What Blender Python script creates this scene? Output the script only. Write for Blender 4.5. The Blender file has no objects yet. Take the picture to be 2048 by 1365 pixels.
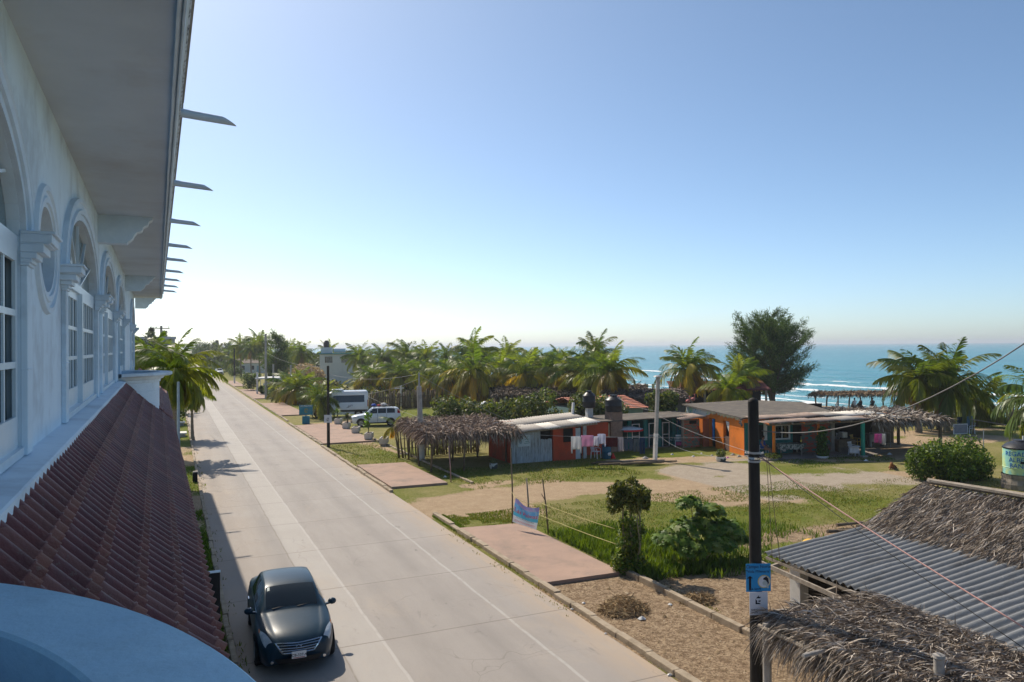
import bpy, math, random
import numpy as np
from mathutils import Vector, Matrix
random.seed(7)
PI=math.pi; R=math.radians
C=bpy.context.scene.collection
SC=bpy.context.scene
# ---------------------------------------------------------------- camera model
F=1536.0; H=7.18; PSI=.416; PIT=.006; ROL=.0077
_c,_s=math.cos(PSI),math.sin(PSI); _cp,_sp=math.cos(PIT),math.sin(PIT); _cr,_sr=math.cos(ROL),math.sin(ROL)
CR=Vector((_c,-_s,0)); CF=Vector((_s*_cp,_c*_cp,_sp)); CU=Vector((-_s*_sp,-_c*_sp,_cp))
def ray(px,py):
    X,Y=px-1024,py-682.5
    u=_cr*X-_sr*Y; v=_sr*X+_cr*Y
    return CF+CR*(u/F)-CU*(v/F)
def G(px,py,z=0.0):
    "point at height z seen at a place measured in the photograph"
    r=ray(px,py); t=(z-H)/r.z
    return Vector((r.x*t,r.y*t,z))
def D(px,py,d):
    r=ray(px,py); return Vector((r.x*d,r.y*d,H+r.z*d))
cam=bpy.data.cameras.new('camera'); cam.sensor_width=36; cam.lens=F/2048*36; cam.clip_start=.05; cam.clip_end=60000
co=bpy.data.objects.new('camera',cam); C.objects.link(co)
rt=CR*_cr-CU*_sr; up=CR*_sr+CU*_cr; bk=-CF
M=Matrix((( rt.x,up.x,bk.x,0),(rt.y,up.y,bk.y,0),(rt.z,up.z,bk.z,H),(0,0,0,1)))
co.matrix_world=M; SC.camera=co
# ---------------------------------------------------------------- light
SUN_AZ=R(-12); SUN_EL=R(45)          # azimuth clockwise from +Y
w=bpy.data.worlds.new('World'); SC.world=w; w.use_nodes=True
nt=w.node_tree; bg=nt.nodes['Background']; sk=nt.nodes.new('ShaderNodeTexSky'); sk.sky_type='NISHITA'
sk.sun_disc=False; sk.sun_elevation=SUN_EL; sk.sun_rotation=SUN_AZ; sk.air_density=.6; sk.dust_density=.8; sk.ozone_density=6; sk.altitude=0
bal=nt.nodes.new('ShaderNodeMix'); bal.data_type='RGBA'; bal.blend_type='MULTIPLY'; bal.inputs[0].default_value=1; bal.inputs[7].default_value=(1.09,1.05,.89,1); nt.links.new(sk.outputs[0],bal.inputs[6]); nt.links.new(bal.outputs[2],bg.inputs[0]); bg.inputs[1].default_value=.15
sl=bpy.data.lights.new('sun','SUN'); sl.energy=4.4; sl.angle=R(.55); sl.color=(1,.90,.75)
so=bpy.data.objects.new('sun',sl); C.objects.link(so)
sd=Vector((math.sin(SUN_AZ)*math.cos(SUN_EL),math.cos(SUN_AZ)*math.cos(SUN_EL),math.sin(SUN_EL)))
so.rotation_euler=sd.to_track_quat('Z','Y').to_euler(); so.location=(0,0,60)
vs=SC.view_settings; vs.view_transform='Standard'; vs.look='None'; vs.exposure=.26; vs.gamma=1; vs.use_curve_mapping=False
cy=SC.cycles; cy.max_bounces=6; cy.diffuse_bounces=3; cy.glossy_bounces=3; cy.transmission_bounces=4; cy.transparent_max_bounces=8; cy.volume_bounces=0
cy.use_adaptive_sampling=True; cy.adaptive_threshold=.02; cy.use_denoising=True
# ---------------------------------------------------------------- naming helpers
def tag(o,label=None,cat=None,group=None,kind=None):
    if label: o['label']=label
    if cat: o['category']=cat
    if group: o['group']=group
    if kind: o['kind']=kind
    return o
def thing(name,label,cat,loc=(0,0,0),rz=0,group=None,scale=1.0):
    o=bpy.data.objects.new(name,None); C.objects.link(o); o.empty_display_size=.2
    o.location=loc; o.rotation_euler=(0,0,rz); o.scale=(scale,)*3
    return tag(o,label,cat,group)
def dup(root,loc,rz=0,label=None,scale=None,group=None):
    r=root.copy(); C.objects.link(r); r.location=loc; r.rotation_euler=(0,0,rz)
    if label: r['label']=label
    if group: r['group']=group
    if scale: r.scale=(scale,)*3
    for ch in list(root.children):
        c=ch.copy(); C.objects.link(c); c.parent=r
        for g in ch.children:
            d=g.copy(); C.objects.link(d); d.parent=c
    return r
# ---------------------------------------------------------------- materials
MATS={}
def _new(name):
    m=bpy.data.materials.new(name); m.use_nodes=True; n=m.node_tree; b=n.nodes['Principled BSDF']; return m,n,b
def N(n,t,**k):
    x=n.nodes.new(t)
    for a,v in k.items(): setattr(x,a,v)
    return x
def L(n,a,b): n.links.new(a,b)
def mix(n,fac,a,b,bt='MIX'):
    x=N(n,'ShaderNodeMix',data_type='RGBA',blend_type=bt)
    for i,v in ((0,fac),(6,a),(7,b)):
        if hasattr(v,'is_output') or isinstance(v,bpy.types.NodeSocket): L(n,v,x.inputs[i])
        else: x.inputs[i].default_value=v if i==0 else (tuple(v)+(1,) if len(v)==3 else v)
    return x.outputs[2]
def noise(n,scale,detail=4,rough=.55,vec=None,dist=0):
    x=N(n,'ShaderNodeTexNoise'); x.inputs['Scale'].default_value=scale; x.inputs['Detail'].default_value=detail; x.inputs['Roughness'].default_value=rough; x.inputs['Distortion'].default_value=dist
    if vec is not None: L(n,vec,x.inputs['Vector'])
    return x.outputs['Fac']
def ramp(n,fac,pts):
    x=N(n,'ShaderNodeValToRGB'); cr=x.color_ramp
    while len(cr.elements)<len(pts): cr.elements.new(.5)
    for e,(p,c) in zip(cr.elements,pts): e.position=p; e.color=(c,c,c,1) if isinstance(c,(int,float)) else tuple(c)+(1,)
    L(n,fac,x.inputs[0]); return x.outputs[0]
def math_(n,op,a,b=0.,c=0.):
    x=N(n,'ShaderNodeMath',operation=op)
    for i,v in enumerate((a,b,c)):
        if isinstance(v,bpy.types.NodeSocket): L(n,v,x.inputs[i])
        else: x.inputs[i].default_value=v
    return x.outputs[0]
def mapr(n,v,a,b,c=0.,d=1.):
    x=N(n,'ShaderNodeMapRange'); L(n,v,x.inputs[0])
    for i,q in enumerate((a,b,c,d)): x.inputs[i+1].default_value=q
    return x.outputs[0]
def objvec(n,sc=(1,1,1)):
    t=N(n,'ShaderNodeTexCoord'); m=N(n,'ShaderNodeMapping'); m.inputs['Scale'].default_value=sc; L(n,t.outputs['Object'],m.inputs[0]); return m.outputs[0]
def bump(n,b,h,st,dist=.02):
    x=N(n,'ShaderNodeBump'); x.inputs['Strength'].default_value=st; x.inputs['Distance'].default_value=dist; L(n,h,x.inputs['Height']); L(n,x.outputs[0],b.inputs['Normal'])
def pm(name,col,rough=.8,col2=None,scale=3.,bst=.0,bsc=30.,metal=0.,spec=.3,sc=(1,1,1),dirt=None,dsc=1.2,coat=0.):
    "plain procedural surface: two tones broken up by noise, optional dirt patches and bump"
    if name in MATS: return MATS[name]
    m,n,b=_new(name); v=objvec(n,sc)
    col2=col2 or tuple(c*.78 for c in col)
    f=ramp(n,noise(n,scale,5,.6,v),[(.35,0.),(.68,1.)])
    c=mix(n,f,col,col2)
    if dirt: c=mix(n,ramp(n,noise(n,dsc,6,.7,v),[(.5,0.),(.72,.85)]),c,dirt)
    L(n,c,b.inputs['Base Color']); b.inputs['Roughness'].default_value=rough; b.inputs['Metallic'].default_value=metal; b.inputs['Specular IOR Level'].default_value=spec
    if coat: b.inputs['Coat Weight'].default_value=coat; b.inputs['Coat Roughness'].default_value=.04
    if bst: bump(n,b,noise(n,bsc,4,.6,v),bst)
    MATS[name]=m; return m
def leafm(name,tr=.35,rough=.5,spec=.35,tint=(1,1,1)):
    "leaf: colour from the mesh, light passing through"
    if name in MATS: return MATS[name]
    m,n,b=_new(name); a=N(n,'ShaderNodeAttribute',attribute_name='Col')
    L(n,a.outputs[0],b.inputs['Base Color']); b.inputs['Roughness'].default_value=rough; b.inputs['Specular IOR Level'].default_value=spec
    t=N(n,'ShaderNodeBsdfTranslucent'); g=N(n,'ShaderNodeMix',data_type='RGBA',blend_type='MULTIPLY'); g.inputs[0].default_value=1; L(n,a.outputs[0],g.inputs[6]); g.inputs[7].default_value=(1.5*tint[0],1.35*tint[1],.5*tint[2],1)
    L(n,g.outputs[2],t.inputs[0]); ms=N(n,'ShaderNodeMixShader'); ms.inputs[0].default_value=tr
    L(n,b.outputs[0],ms.inputs[1]); L(n,t.outputs[0],ms.inputs[2]); L(n,ms.outputs[0],n.nodes['Material Output'].inputs[0])
    MATS[name]=m; return m
def clothm(name,col,tr=.45):
    if name in MATS: return MATS[name]
    m=pm(name,col,.9,tuple(c*.85 for c in col),7); n=m.node_tree; b=n.nodes['Principled BSDF']; t=N(n,'ShaderNodeBsdfTranslucent'); t.inputs[0].default_value=tuple(min(1,c*1.1) for c in col)+(1,); ms=N(n,'ShaderNodeMixShader'); ms.inputs[0].default_value=tr; L(n,b.outputs[0],ms.inputs[1]); L(n,t.outputs[0],ms.inputs[2]); L(n,ms.outputs[0],n.nodes['Material Output'].inputs[0]); return m
def colm(name,rough=.9,spec=.15,bst=0,bsc=20.,tr=0):
    "colour straight from the mesh's colour attribute"
    if name in MATS: return MATS[name]
    m,n,b=_new(name); a=N(n,'ShaderNodeAttribute',attribute_name='Col'); L(n,a.outputs[0],b.inputs['Base Color']); b.inputs['Roughness'].default_value=rough; b.inputs['Specular IOR Level'].default_value=spec
    if bst: bump(n,b,noise(n,bsc,4,.6,objvec(n)),bst)
    MATS[name]=m; return m
# ---------------------------------------------------------------- mesh builder
class MB:
    def __init__(s): s.v=[]; s.f=[]; s.m=[]; s.c={}
    def add(s,vs,fs,m=0,col=None):
        k=len(s.v); s.v+=[tuple(p) for p in vs]; s.f+=[tuple(i+k for i in q) for q in fs]; s.m+=[m]*len(fs)
        if col is not None:
            for i in range(k,len(s.v)): s.c[i]=col
        return s
    def quad(s,a,b,c,d,m=0,col=None): return s.add([a,b,c,d],[(0,1,2,3)],m,col)
    def poly(s,pts,m=0,col=None): return s.add(pts,[tuple(range(len(pts)))],m,col)
    def box(s,x0,x1,y0,y1,z0,z1,m=0,col=None):
        return s.add([(x0,y0,z0),(x1,y0,z0),(x1,y1,z0),(x0,y1,z0),(x0,y0,z1),(x1,y0,z1),(x1,y1,z1),(x0,y1,z1)],[(3,2,1,0),(4,5,6,7),(0,1,5,4),(1,2,6,5),(2,3,7,6),(3,0,4,7)],m,col)
    def bar(s,p,q,w,h,m=0,col=None,up=(0,0,1)):
        "rectangular bar from p to q"
        p,q=Vector(p),Vector(q); d=(q-p).normalized(); u=Vector(up)
        if abs(d.dot(u))>.98: u=Vector((1,0,0))
        a=d.cross(u).normalized(); b=a.cross(d).normalized(); a*=w/2; b*=h/2
        return s.add([p-a-b,p+a-b,p+a+b,p-a+b,q-a-b,q+a-b,q+a+b,q-a+b],[(0,1,2,3),(7,6,5,4),(4,5,1,0),(5,6,2,1),(6,7,3,2),(7,4,0,3)],m,col)
    def tube(s,pts,rad,n=8,m=0,col=None,cap=True):
        pts=[Vector(p) for p in pts]; k=len(pts)
        if not hasattr(rad,'__len__'): rad=[rad]*k
        d0=(pts[1]-pts[0]).normalized(); u=Vector((0,0,1)) if abs(d0.z)<.9 else Vector((1,0,0)); vs=[]; fs=[]
        for i,p in enumerate(pts):
            d=(pts[min(i+1,k-1)]-pts[max(i-1,0)]).normalized(); a=d.cross(u).normalized(); b=d.cross(a).normalized()
            for j in range(n):
                t=2*PI*j/n; vs.append(p+a*(math.cos(t)*rad[i])+b*(math.sin(t)*rad[i]))
        for i in range(k-1):
            for j in range(n): fs.append((i*n+j,i*n+(j+1)%n,(i+1)*n+(j+1)%n,(i+1)*n+j))
        if cap: fs+= [tuple(range(n-1,-1,-1)),tuple((k-1)*n+j for j in range(n))]
        return s.add(vs,fs,m,col)
    def cyl(s,p,q,r,r2=None,n=10,m=0,col=None): return s.tube([p,q],[r,r if r2 is None else r2],n,m,col)
    def lathe(s,prof,n=20,c=(0,0,0),m=0,col=None,a0=0.,a1=2*PI):
        full=abs(a1-a0-2*PI)<1e-6; k=n if full else n+1; vs=[]; fs=[]
        for (r,z) in prof:
            for j in range(k):
                t=a0+(a1-a0)*j/n; vs.append((c[0]+r*math.cos(t),c[1]+r*math.sin(t),c[2]+z))
        for i in range(len(prof)-1):
            for j in range(n):
                j2=(j+1)%k; fs.append((i*k+j,i*k+j2,(i+1)*k+j2,(i+1)*k+j))
        return s.add(vs,fs,m,col)
    def grid(s,P,m=0,col=None,close=False):
        "P: rows of points"
        r,c=len(P),len(P[0]); vs=[p for row in P for p in row]; fs=[]
        for i in range(r-1):
            for j in range(c-1): fs.append((i*c+j,i*c+j+1,(i+1)*c+j+1,(i+1)*c+j))
        return s.add(vs,fs,m,col)
    def extr(s,prof,axis,a,b,m=0,col=None,caps=True):
        "closed 2-D outline pushed along an axis ('x','y','z')"
        k=len(prof); f={'x':lambda p,t:(t,p[0],p[1]),'y':lambda p,t:(p[0],t,p[1]),'z':lambda p,t:(p[0],p[1],t)}[axis]
        vs=[f(p,a) for p in prof]+[f(p,b) for p in prof]; fs=[(i,(i+1)%k,k+(i+1)%k,k+i) for i in range(k)]
        if caps: fs+=[tuple(range(k-1,-1,-1)),tuple(range(k,2*k))]
        return s.add(vs,fs,m,col)
    def build(s,name,mats,parent=None,smooth=False,org=(0,0,0),bevel=0,label=None,auto=None):
        me=bpy.data.meshes.new(name); ox,oy,oz=org
        me.from_pydata([(x-ox,y-oy,z-oz) for x,y,z in s.v],[],s.f)
        if not isinstance(mats,(list,tuple)): mats=[mats]
        for q in mats: me.materials.append(q)
        me.polygons.foreach_set('material_index',s.m)
        if s.c:
            a=me.color_attributes.new('Col','FLOAT_COLOR','POINT'); arr=np.full((len(s.v),4),.5,np.float32); arr[:,3]=1
            for i,c in s.c.items(): arr[i,:3]=c
            a.data.foreach_set('color',arr.ravel())
        if smooth: me.polygons.foreach_set('use_smooth',[True]*len(s.f))
        me.update(); me.validate()
        if auto: 
            try: me.set_sharp_from_angle(angle=R(auto))
            except Exception: pass
        o=bpy.data.objects.new(name,me); C.objects.link(o)
        if parent is not None: o.parent=parent
        else: o.location=org
        if bevel:
            b=o.modifiers.new('bevel','BEVEL'); b.width=bevel; b.segments=2; b.limit_method='ANGLE'; b.angle_limit=R(40)
        if label: o['label']=label
        return o
def npmesh(name,V,Fq,mat,parent=None,col=None,smooth=False,loc=None):
    V=np.asarray(V,np.float32).reshape(-1,3); Fq=np.asarray(Fq,np.int32); k=Fq.shape[1]
    me=bpy.data.meshes.new(name); me.vertices.add(len(V)); me.vertices.foreach_set('co',V.ravel())
    me.loops.add(Fq.size); me.loops.foreach_set('vertex_index',Fq.ravel()); me.polygons.add(len(Fq)); me.polygons.foreach_set('loop_start',np.arange(0,Fq.size,k,dtype=np.int32))
    try: me.polygons.foreach_set('loop_total',np.full(len(Fq),k,np.int32))
    except Exception: pass
    if smooth: me.polygons.foreach_set('use_smooth',[True]*len(Fq))
    me.materials.append(mat)
    if col is not None:
        c=np.asarray(col,np.float32)
        if c.shape[1]==3: c=np.concatenate([c,np.ones((len(c),1),np.float32)],1)
        a=me.color_attributes.new('Col','FLOAT_COLOR','POINT'); a.data.foreach_set('color',np.ascontiguousarray(c).ravel())
    me.update(calc_edges=True)
    o=bpy.data.objects.new(name,me); C.objects.link(o)
    if parent is not None: o.parent=parent
    if loc is not None: o.location=loc
    return o
def vnoise(x,y,seed=0):
    x=np.asarray(x,float); y=np.asarray(y,float); xi=np.floor(x); yi=np.floor(y); fx=x-xi; fy=y-yi; fx=fx*fx*(3-2*fx); fy=fy*fy*(3-2*fy)
    def h(a,b):
        q=np.sin(a*127.1+b*311.7+seed*74.7)*43758.5453; return q-np.floor(q)
    return (h(xi,yi)*(1-fx)+h(xi+1,yi)*fx)*(1-fy)+(h(xi,yi+1)*(1-fx)+h(xi+1,yi+1)*fx)*fy
def fbm(x,y,seed=0,o=4):
    s=0;a=.5;t=0
    for i in range(o): s=s+a*vnoise(x*2**i,y*2**i,seed+i); t+=a; a*=.5
    return s/t
def strips(P,Dv,Wv,Lw,Ww,col,bend=0.,rng=None):
    "many narrow blades: P roots, Dv directions, Wv width directions; two quads each with a bend. returns V,F,col"
    n=len(P); Dv=Dv/np.linalg.norm(Dv,axis=1,keepdims=True); Wv=Wv/np.linalg.norm(Wv,axis=1,keepdims=True)
    Lw=np.broadcast_to(Lw,(n,))[:,None]; Ww=np.broadcast_to(Ww,(n,))[:,None]; g=np.zeros((n,3)); g[:,2]=-1
    m=P+Dv*Lw*.55+g*Lw*bend*.3; e=P+Dv*Lw+g*Lw*bend
    V=np.stack([P-Wv*Ww*.4,P+Wv*Ww*.4,m+Wv*Ww*.5,m-Wv*Ww*.5,e+Wv*Ww*.08,e-Wv*Ww*.08],1).reshape(-1,3)
    k=np.arange(n)[:,None]*6; Fq=np.concatenate([k+np.array([[0,1,2,3]]),k+np.array([[3,2,4,5]])],0)
    return V,Fq,np.repeat(col,6,axis=0)
def text_mesh(txt,size,mat,name,parent,M4,ext=.002,align='CENTER',bendr=None,cyl_axis=None,shear=0):
    cu=bpy.data.curves.new(name,'FONT'); cu.body=txt; cu.size=size; cu.align_x=align; cu.align_y='CENTER'; cu.extrude=ext; cu.shear=shear; cu.resolution_u=3
    o=bpy.data.objects.new(name,cu); C.objects.link(o); dg=bpy.context.evaluated_depsgraph_get(); dg.update()
    me=bpy.data.meshes.new_from_object(o.evaluated_get(dg)); bpy.data.objects.remove(o); bpy.data.curves.remove(cu)
    if bendr:
        for v in me.vertices:
            a=v.co.x/bendr; r=bendr+.006+v.co.z; v.co=Vector((r*math.sin(a),-r*math.cos(a),v.co.y))
    me.transform(M4); me.materials.clear(); me.materials.append(mat); me.name=name
    q=bpy.data.objects.new(name,me); C.objects.link(q)
    if parent is not None: q.parent=parent
    return q
# ================================================================ SETTING: ground, road, sea
def ground():
    xs=np.concatenate([[-9000,-2500,-700,-250,-120,-60,-30,-12,-4,0,4,8],np.arange(9.6,80,.33),[82,86,92,100,120,200]])
    ys=np.concatenate([[-9000,-2000,-400,-60,-10,0,3],np.arange(5,112,.42),[114,118,124,132,142,155,175,200,240,300,400,600,1000,2500,9000,14000]])
    X,Y=np.meshgrid(xs,ys); x=X.ravel(); y=Y.ravel()
    z=np.where(x>62,-(x-62)*.05,0.); z=np.where(x>80,-.9-(x-80)*.06,z); z=np.maximum(z,-4)
    n1=fbm(x*.22,y*.22,1); n2=fbm(x*.7,y*.7,5); n3=fbm(x*.09,y*.09,9)
    def seg(ax,ay,bx,by,r):
        dx,dy=bx-ax,by-ay; t=np.clip(((x-ax)*dx+(y-ay)*dy)/(dx*dx+dy*dy),0,1); d=np.hypot(x-ax-t*dx,y-ay-t*dy); return 1-d/r
    dirt=np.full(x.shape,-.5)
    for a in ((10,32.8,17,34.6,2.6),(17,34.6,23,32.2,2.0),(22,32,33,30.6,3.4),(26,35,30,36.4,2.2),(29,31,36,29.2,2.6),(22,29,26,27.6,1.8),(10,33,13,31,2.0),
              (33.5,38,25,40.5,2.0),(34,37.2,40,35,1.6),(40,35,48,38,2.0),(12,15,20,14,6.0),(10.5,8,11,19,2.6),(13,19,17,17.6,2.2),(12,8,20,8,7),(14,36.8,15.8,37.2,.9),(46,40,56,38,2.8),(46,44,62,42,1.5),(13,59,14,50,.5),(12.5,73,20,75,1.4),(8,31.2,13,30.6,.6),(19,22.2,24.5,21.6,1.0)):
        dirt=np.maximum(dirt,seg(*a))
    beach=np.clip((x-66)/3,0,1)
    dirt=dirt+ (n2-.5)*1.1+(n1-.5)*.9
    dirt=np.clip(dirt*1.7+.15,0,1); dirt=np.maximum(dirt,beach)
    dirt=np.where((x<9.5),.45,dirt)
    dry=np.clip(.62+(n1-.5)*2.2+(n3-.5)*1.5+np.where((y>26)&(y<38)&(x>14),.15,0)-np.where((y<27)&(x<24),.35,0),0,1)
    grey=np.clip(((x>25)&(x<36)&(y>27)&(y<38))*.8+np.clip((x-70)/6,0,1),0,1)
    col=np.stack([dirt,dry,grey],1)
    k=len(xs); I=(np.arange(len(ys)-1)[:,None]*k+np.arange(k-1)[None]).ravel(); Fq=np.stack([I,I+1,I+k+1,I+k],1)
    m,n,b=_new('grass_and_sand'); v=objvec(n); at=N(n,'ShaderNodeAttribute',attribute_name='Col'); sp=N(n,'ShaderNodeSeparateColor'); L(n,at.outputs[0],sp.inputs[0])
    fine=noise(n,9,6,.75,v); mid=noise(n,1.6,5,.65,v); vf=noise(n,38,3,.7,v)
    g1=mix(n,mapr(n,mid,.35,.65),(.125,.165,.02),(.21,.215,.035)); g2=mix(n,mapr(n,mid,.3,.7),(.27,.24,.08),(.38,.31,.15))
    dry_=math_(n,'ADD',sp.outputs[1],mapr(n,fine,.3,.7,-.6,.6)); g=mix(n,mapr(n,dry_,.15,.95),g1,g2)
    g=mix(n,mapr(n,vf,.35,.7,0.,.5),g,(.055,.085,.012))
    d1=mix(n,mapr(n,mid,.3,.7),(.52,.39,.255),(.42,.30,.19)); d2=mix(n,mapr(n,mid,.3,.7),(.48,.42,.345),(.40,.345,.275)); dd=mix(n,sp.outputs[2],d1,d2); tcg=N(n,'ShaderNodeTexCoord'); sxy=N(n,'ShaderNodeSeparateXYZ'); L(n,tcg.outputs['Object'],sxy.inputs[0]); nearm=mapr(n,sxy.outputs[1],20,26,1.,.22)
    dd=mix(n,ramp(n,noise(n,4.5,6,.8,v),[(.43,0.),(.6,.9)]),dd,mix(n,mapr(n,nearm,0,1),dd,(.19,.125,.075))); dd=mix(n,ramp(n,noise(n,14,4,.75,v),[(.47,0.),(.62,.8)]),dd,mix(n,mapr(n,nearm,0,1),dd,(.12,.08,.05)))
    fac=math_(n,'ADD',sp.outputs[0],mapr(n,fine,.3,.7,-.42,.42)); fac=ramp(n,fac,[(.42,0.),(.6,1.)])
    L(n,mix(n,fac,g,dd),b.inputs['Base Color']); b.inputs['Roughness'].default_value=.95; b.inputs['Specular IOR Level'].default_value=.1
    bump(n,b,math_(n,'ADD',fine,vf),.9,.05)
    o=npmesh('ground',np.stack([x,y,z],1),Fq,m,col=col); tag(o,kind='structure'); return o
ground()
def road():
    m,n,b=_new('concrete_road'); t=N(n,'ShaderNodeTexCoord'); s=N(n,'ShaderNodeSeparateXYZ'); L(n,t.outputs['Object'],s.inputs[0]); v=t.outputs['Object']; X,Y=s.outputs[0],s.outputs[1]
    wob=mapr(n,noise(n,.6,3,.5,v),0,1,-.05,.05); Xw=math_(n,'ADD',X,wob)
    big=noise(n,.35,5,.6,v); fine=noise(n,30,4,.7,v); st=noise(n,1.4,6,.65,objvec(n,(3,.35,1)))
    c=mix(n,mapr(n,big,.3,.7),(.37,.335,.305),(.315,.285,.26)); c=mix(n,mapr(n,fine,.3,.75,0,.35),c,(.22,.2,.185)); c=mix(n,ramp(n,st,[(.45,0.),(.75,.55)]),c,(.27,.24,.215))
    # slab-to-slab tone
    fl=math_(n,'FLOOR',math_(n,'DIVIDE',Y,4.6)); fx=math_(n,'GREATER_THAN',X,4.65); wn=N(n,'ShaderNodeTexWhiteNoise',noise_dimensions='2D'); cb=N(n,'ShaderNodeCombineXYZ'); L(n,fl,cb.inputs[0]); L(n,math_(n,'ADD',fx,math_(n,'GREATER_THAN',X,8.05)),cb.inputs[1]); L(n,cb.outputs[0],wn.inputs[0])
    c=mix(n,mapr(n,wn.outputs[0],0,1,0,.3),c,(.25,.22,.2))
    # warm dusty edges, paler infill strip
    def band(lo,hi,soft=.02):
        a=mapr(n,Xw,lo-soft,lo+soft); d=mapr(n,Xw,hi-soft,hi+soft,1.,0.); return math_(n,'MULTIPLY',a,d)
    c=mix(n,math_(n,'MULTIPLY',band(3.62,4.63,.05),mapr(n,big,.3,.7,.3,.7)),c,(.45,.42,.385))
    c=mix(n,math_(n,'MULTIPLY',mapr(n,Xw,3.4,1.2),mapr(n,big,.3,.7,.15,.8)),c,(.40,.305,.225))
    c=mix(n,math_(n,'MULTIPLY',mapr(n,Xw,8.6,9.9),mapr(n,st,.3,.6,.2,.95)),c,(.43,.325,.23))
    for x0 in (1.95,3.35,5.5,7.1): c=mix(n,math_(n,'MULTIPLY',math_(n,'MULTIPLY',band(x0-.28,x0+.28,.22),mapr(n,noise(n,.5,4,.6,objvec(n,(1,.25,1))),.35,.65)),.38),c,(.17,.155,.145))
    c=mix(n,ramp(n,noise(n,.8,5,.75,objvec(n,(1.6,.8,1)),.8),[(.62,0.),(.7,.5)]),c,(.15,.135,.125)); c=mix(n,ramp(n,noise(n,3.5,4,.6,v,.5),[(.70,0.),(.74,.6)]),c,(.12,.11,.10)); c=mix(n,ramp(n,noise(n,.28,6,.7,objvec(n,(1.2,.5,1)),.6),[(.56,0.),(.75,.5)]),c,(.42,.345,.27))
    # sealed joints
    for x0,w_,col,f in ((4.65,.04,(.48,.45,.42),.6),(8.05,.04,(.46,.44,.41),.55),(3.6,.02,(.2,.17,.14),.7)):
        c=mix(n,math_(n,'MULTIPLY',band(x0-w_,x0+w_,.012),mapr(n,noise(n,3,3,.6,v),.3,.5,.35*f,f)),c,col)
    ym=math_(n,'PINGPONG',math_(n,'ADD',Y,math_(n,'MULTIPLY',X,-.02)),2.3); c=mix(n,math_(n,'MULTIPLY',mapr(n,ym,.0,.035,1.,0.),.8),c,(.14,.115,.095))
    cr=N(n,'ShaderNodeTexVoronoi',feature='DISTANCE_TO_EDGE'); cr.inputs['Scale'].default_value=.33; dv=N(n,'ShaderNodeVectorMath',operation='ADD'); L(n,v,dv.inputs[0]); nn=N(n,'ShaderNodeTexNoise'); nn.inputs['Scale'].default_value=.9; L(n,v,nn.inputs[0]); L(n,nn.outputs[1],dv.inputs[1]); L(n,dv.outputs[0],cr.inputs[0])
    c=mix(n,math_(n,'MULTIPLY',mapr(n,cr.outputs[0],.0,.004,.5,0.),ramp(n,noise(n,.2,2,.5,v),[(.52,0.),(.58,1.)])),c,(.15,.13,.11))
    L(n,c,b.inputs['Base Color']); b.inputs['Roughness'].default_value=.78; b.inputs['Specular IOR Level'].default_value=.3; bump(n,b,fine,.35,.01)
    k=MB(); ys=[-40,0,20,50,100,160,240,420,900]
    for a,d in zip(ys,ys[1:]):
        k.quad((1.32,a,.006),(9.8,a,.006),(9.8,d,.006),(1.32,d,.006))
    tag(k.build('road',m),kind='structure')
road()
M_KERB=pm('old_kerb_concrete',(.42,.34,.25),.9,(.3,.24,.17),2.5,.6,25,dirt=(.17,.13,.08),dsc=2.2)
def kerb(name,x,y0,y1,w=.17,h=.14,xs=None,skew=0.):
    k=MB(); y=y0; rn=random.Random(int(y0*7+x))
    while y<y1:
        l=min(rn.uniform(.9,1.5),y1-y); dx=rn.uniform(-.025,.025); hh=h+rn.uniform(-.03,.02); xx=x+skew*(y-y0)
        k.box(xx+dx,xx+dx+w,y,y+l-.02,-.1,hh); y+=l
    o=k.build(name,M_KERB,bevel=.02); tag(o,kind='structure')
kerb('kerb',1.17,2,62,.14,.13); kerb('kerb',1.2,62,180,.14,.12)
kerb('kerb',9.78,2,31.2,.2,.15,skew=.008); kerb('kerb',9.72,37.0,56.3,.18,.14); kerb('kerb',9.85,57.2,74,.2,.13); kerb('kerb',10.1,77,300,.18,.12)
kerb('kerb',12.85,8,21,.17,.17); kerb('kerb',14.2,37.5,60,.14,.1,skew=-.0)
M_SLAB=pm('salmon_concrete',(.40,.27,.205),.88,(.33,.23,.18),1.1,.5,30,dirt=(.22,.175,.14),dsc=.7)
k=MB()
for (x0,x1,y0,y1) in ((10.12,12.75,20.6,28.2),(10.05,13.0,37.9,45.9),(10.1,13.9,57.2,71.8),(10.2,13.0,83,102.5),(10.3,12.6,112,138),(10.3,12.3,150,176)):
    a=random.uniform(-.1,.1); k.add([(x0,y0,-.1),(x1,y0+a,-.1),(x1+a,y1-.3,-.1),(x0,y1,-.1),(x0,y0,.115),(x1,y0+a,.115),(x1+a,y1-.3,.115),(x0,y1,.115)],[(4,5,6,7),(0,1,5,4),(1,2,6,5),(2,3,7,6),(3,0,4,7)])
tag(k.build('pavement',M_SLAB),kind='structure')
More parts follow.
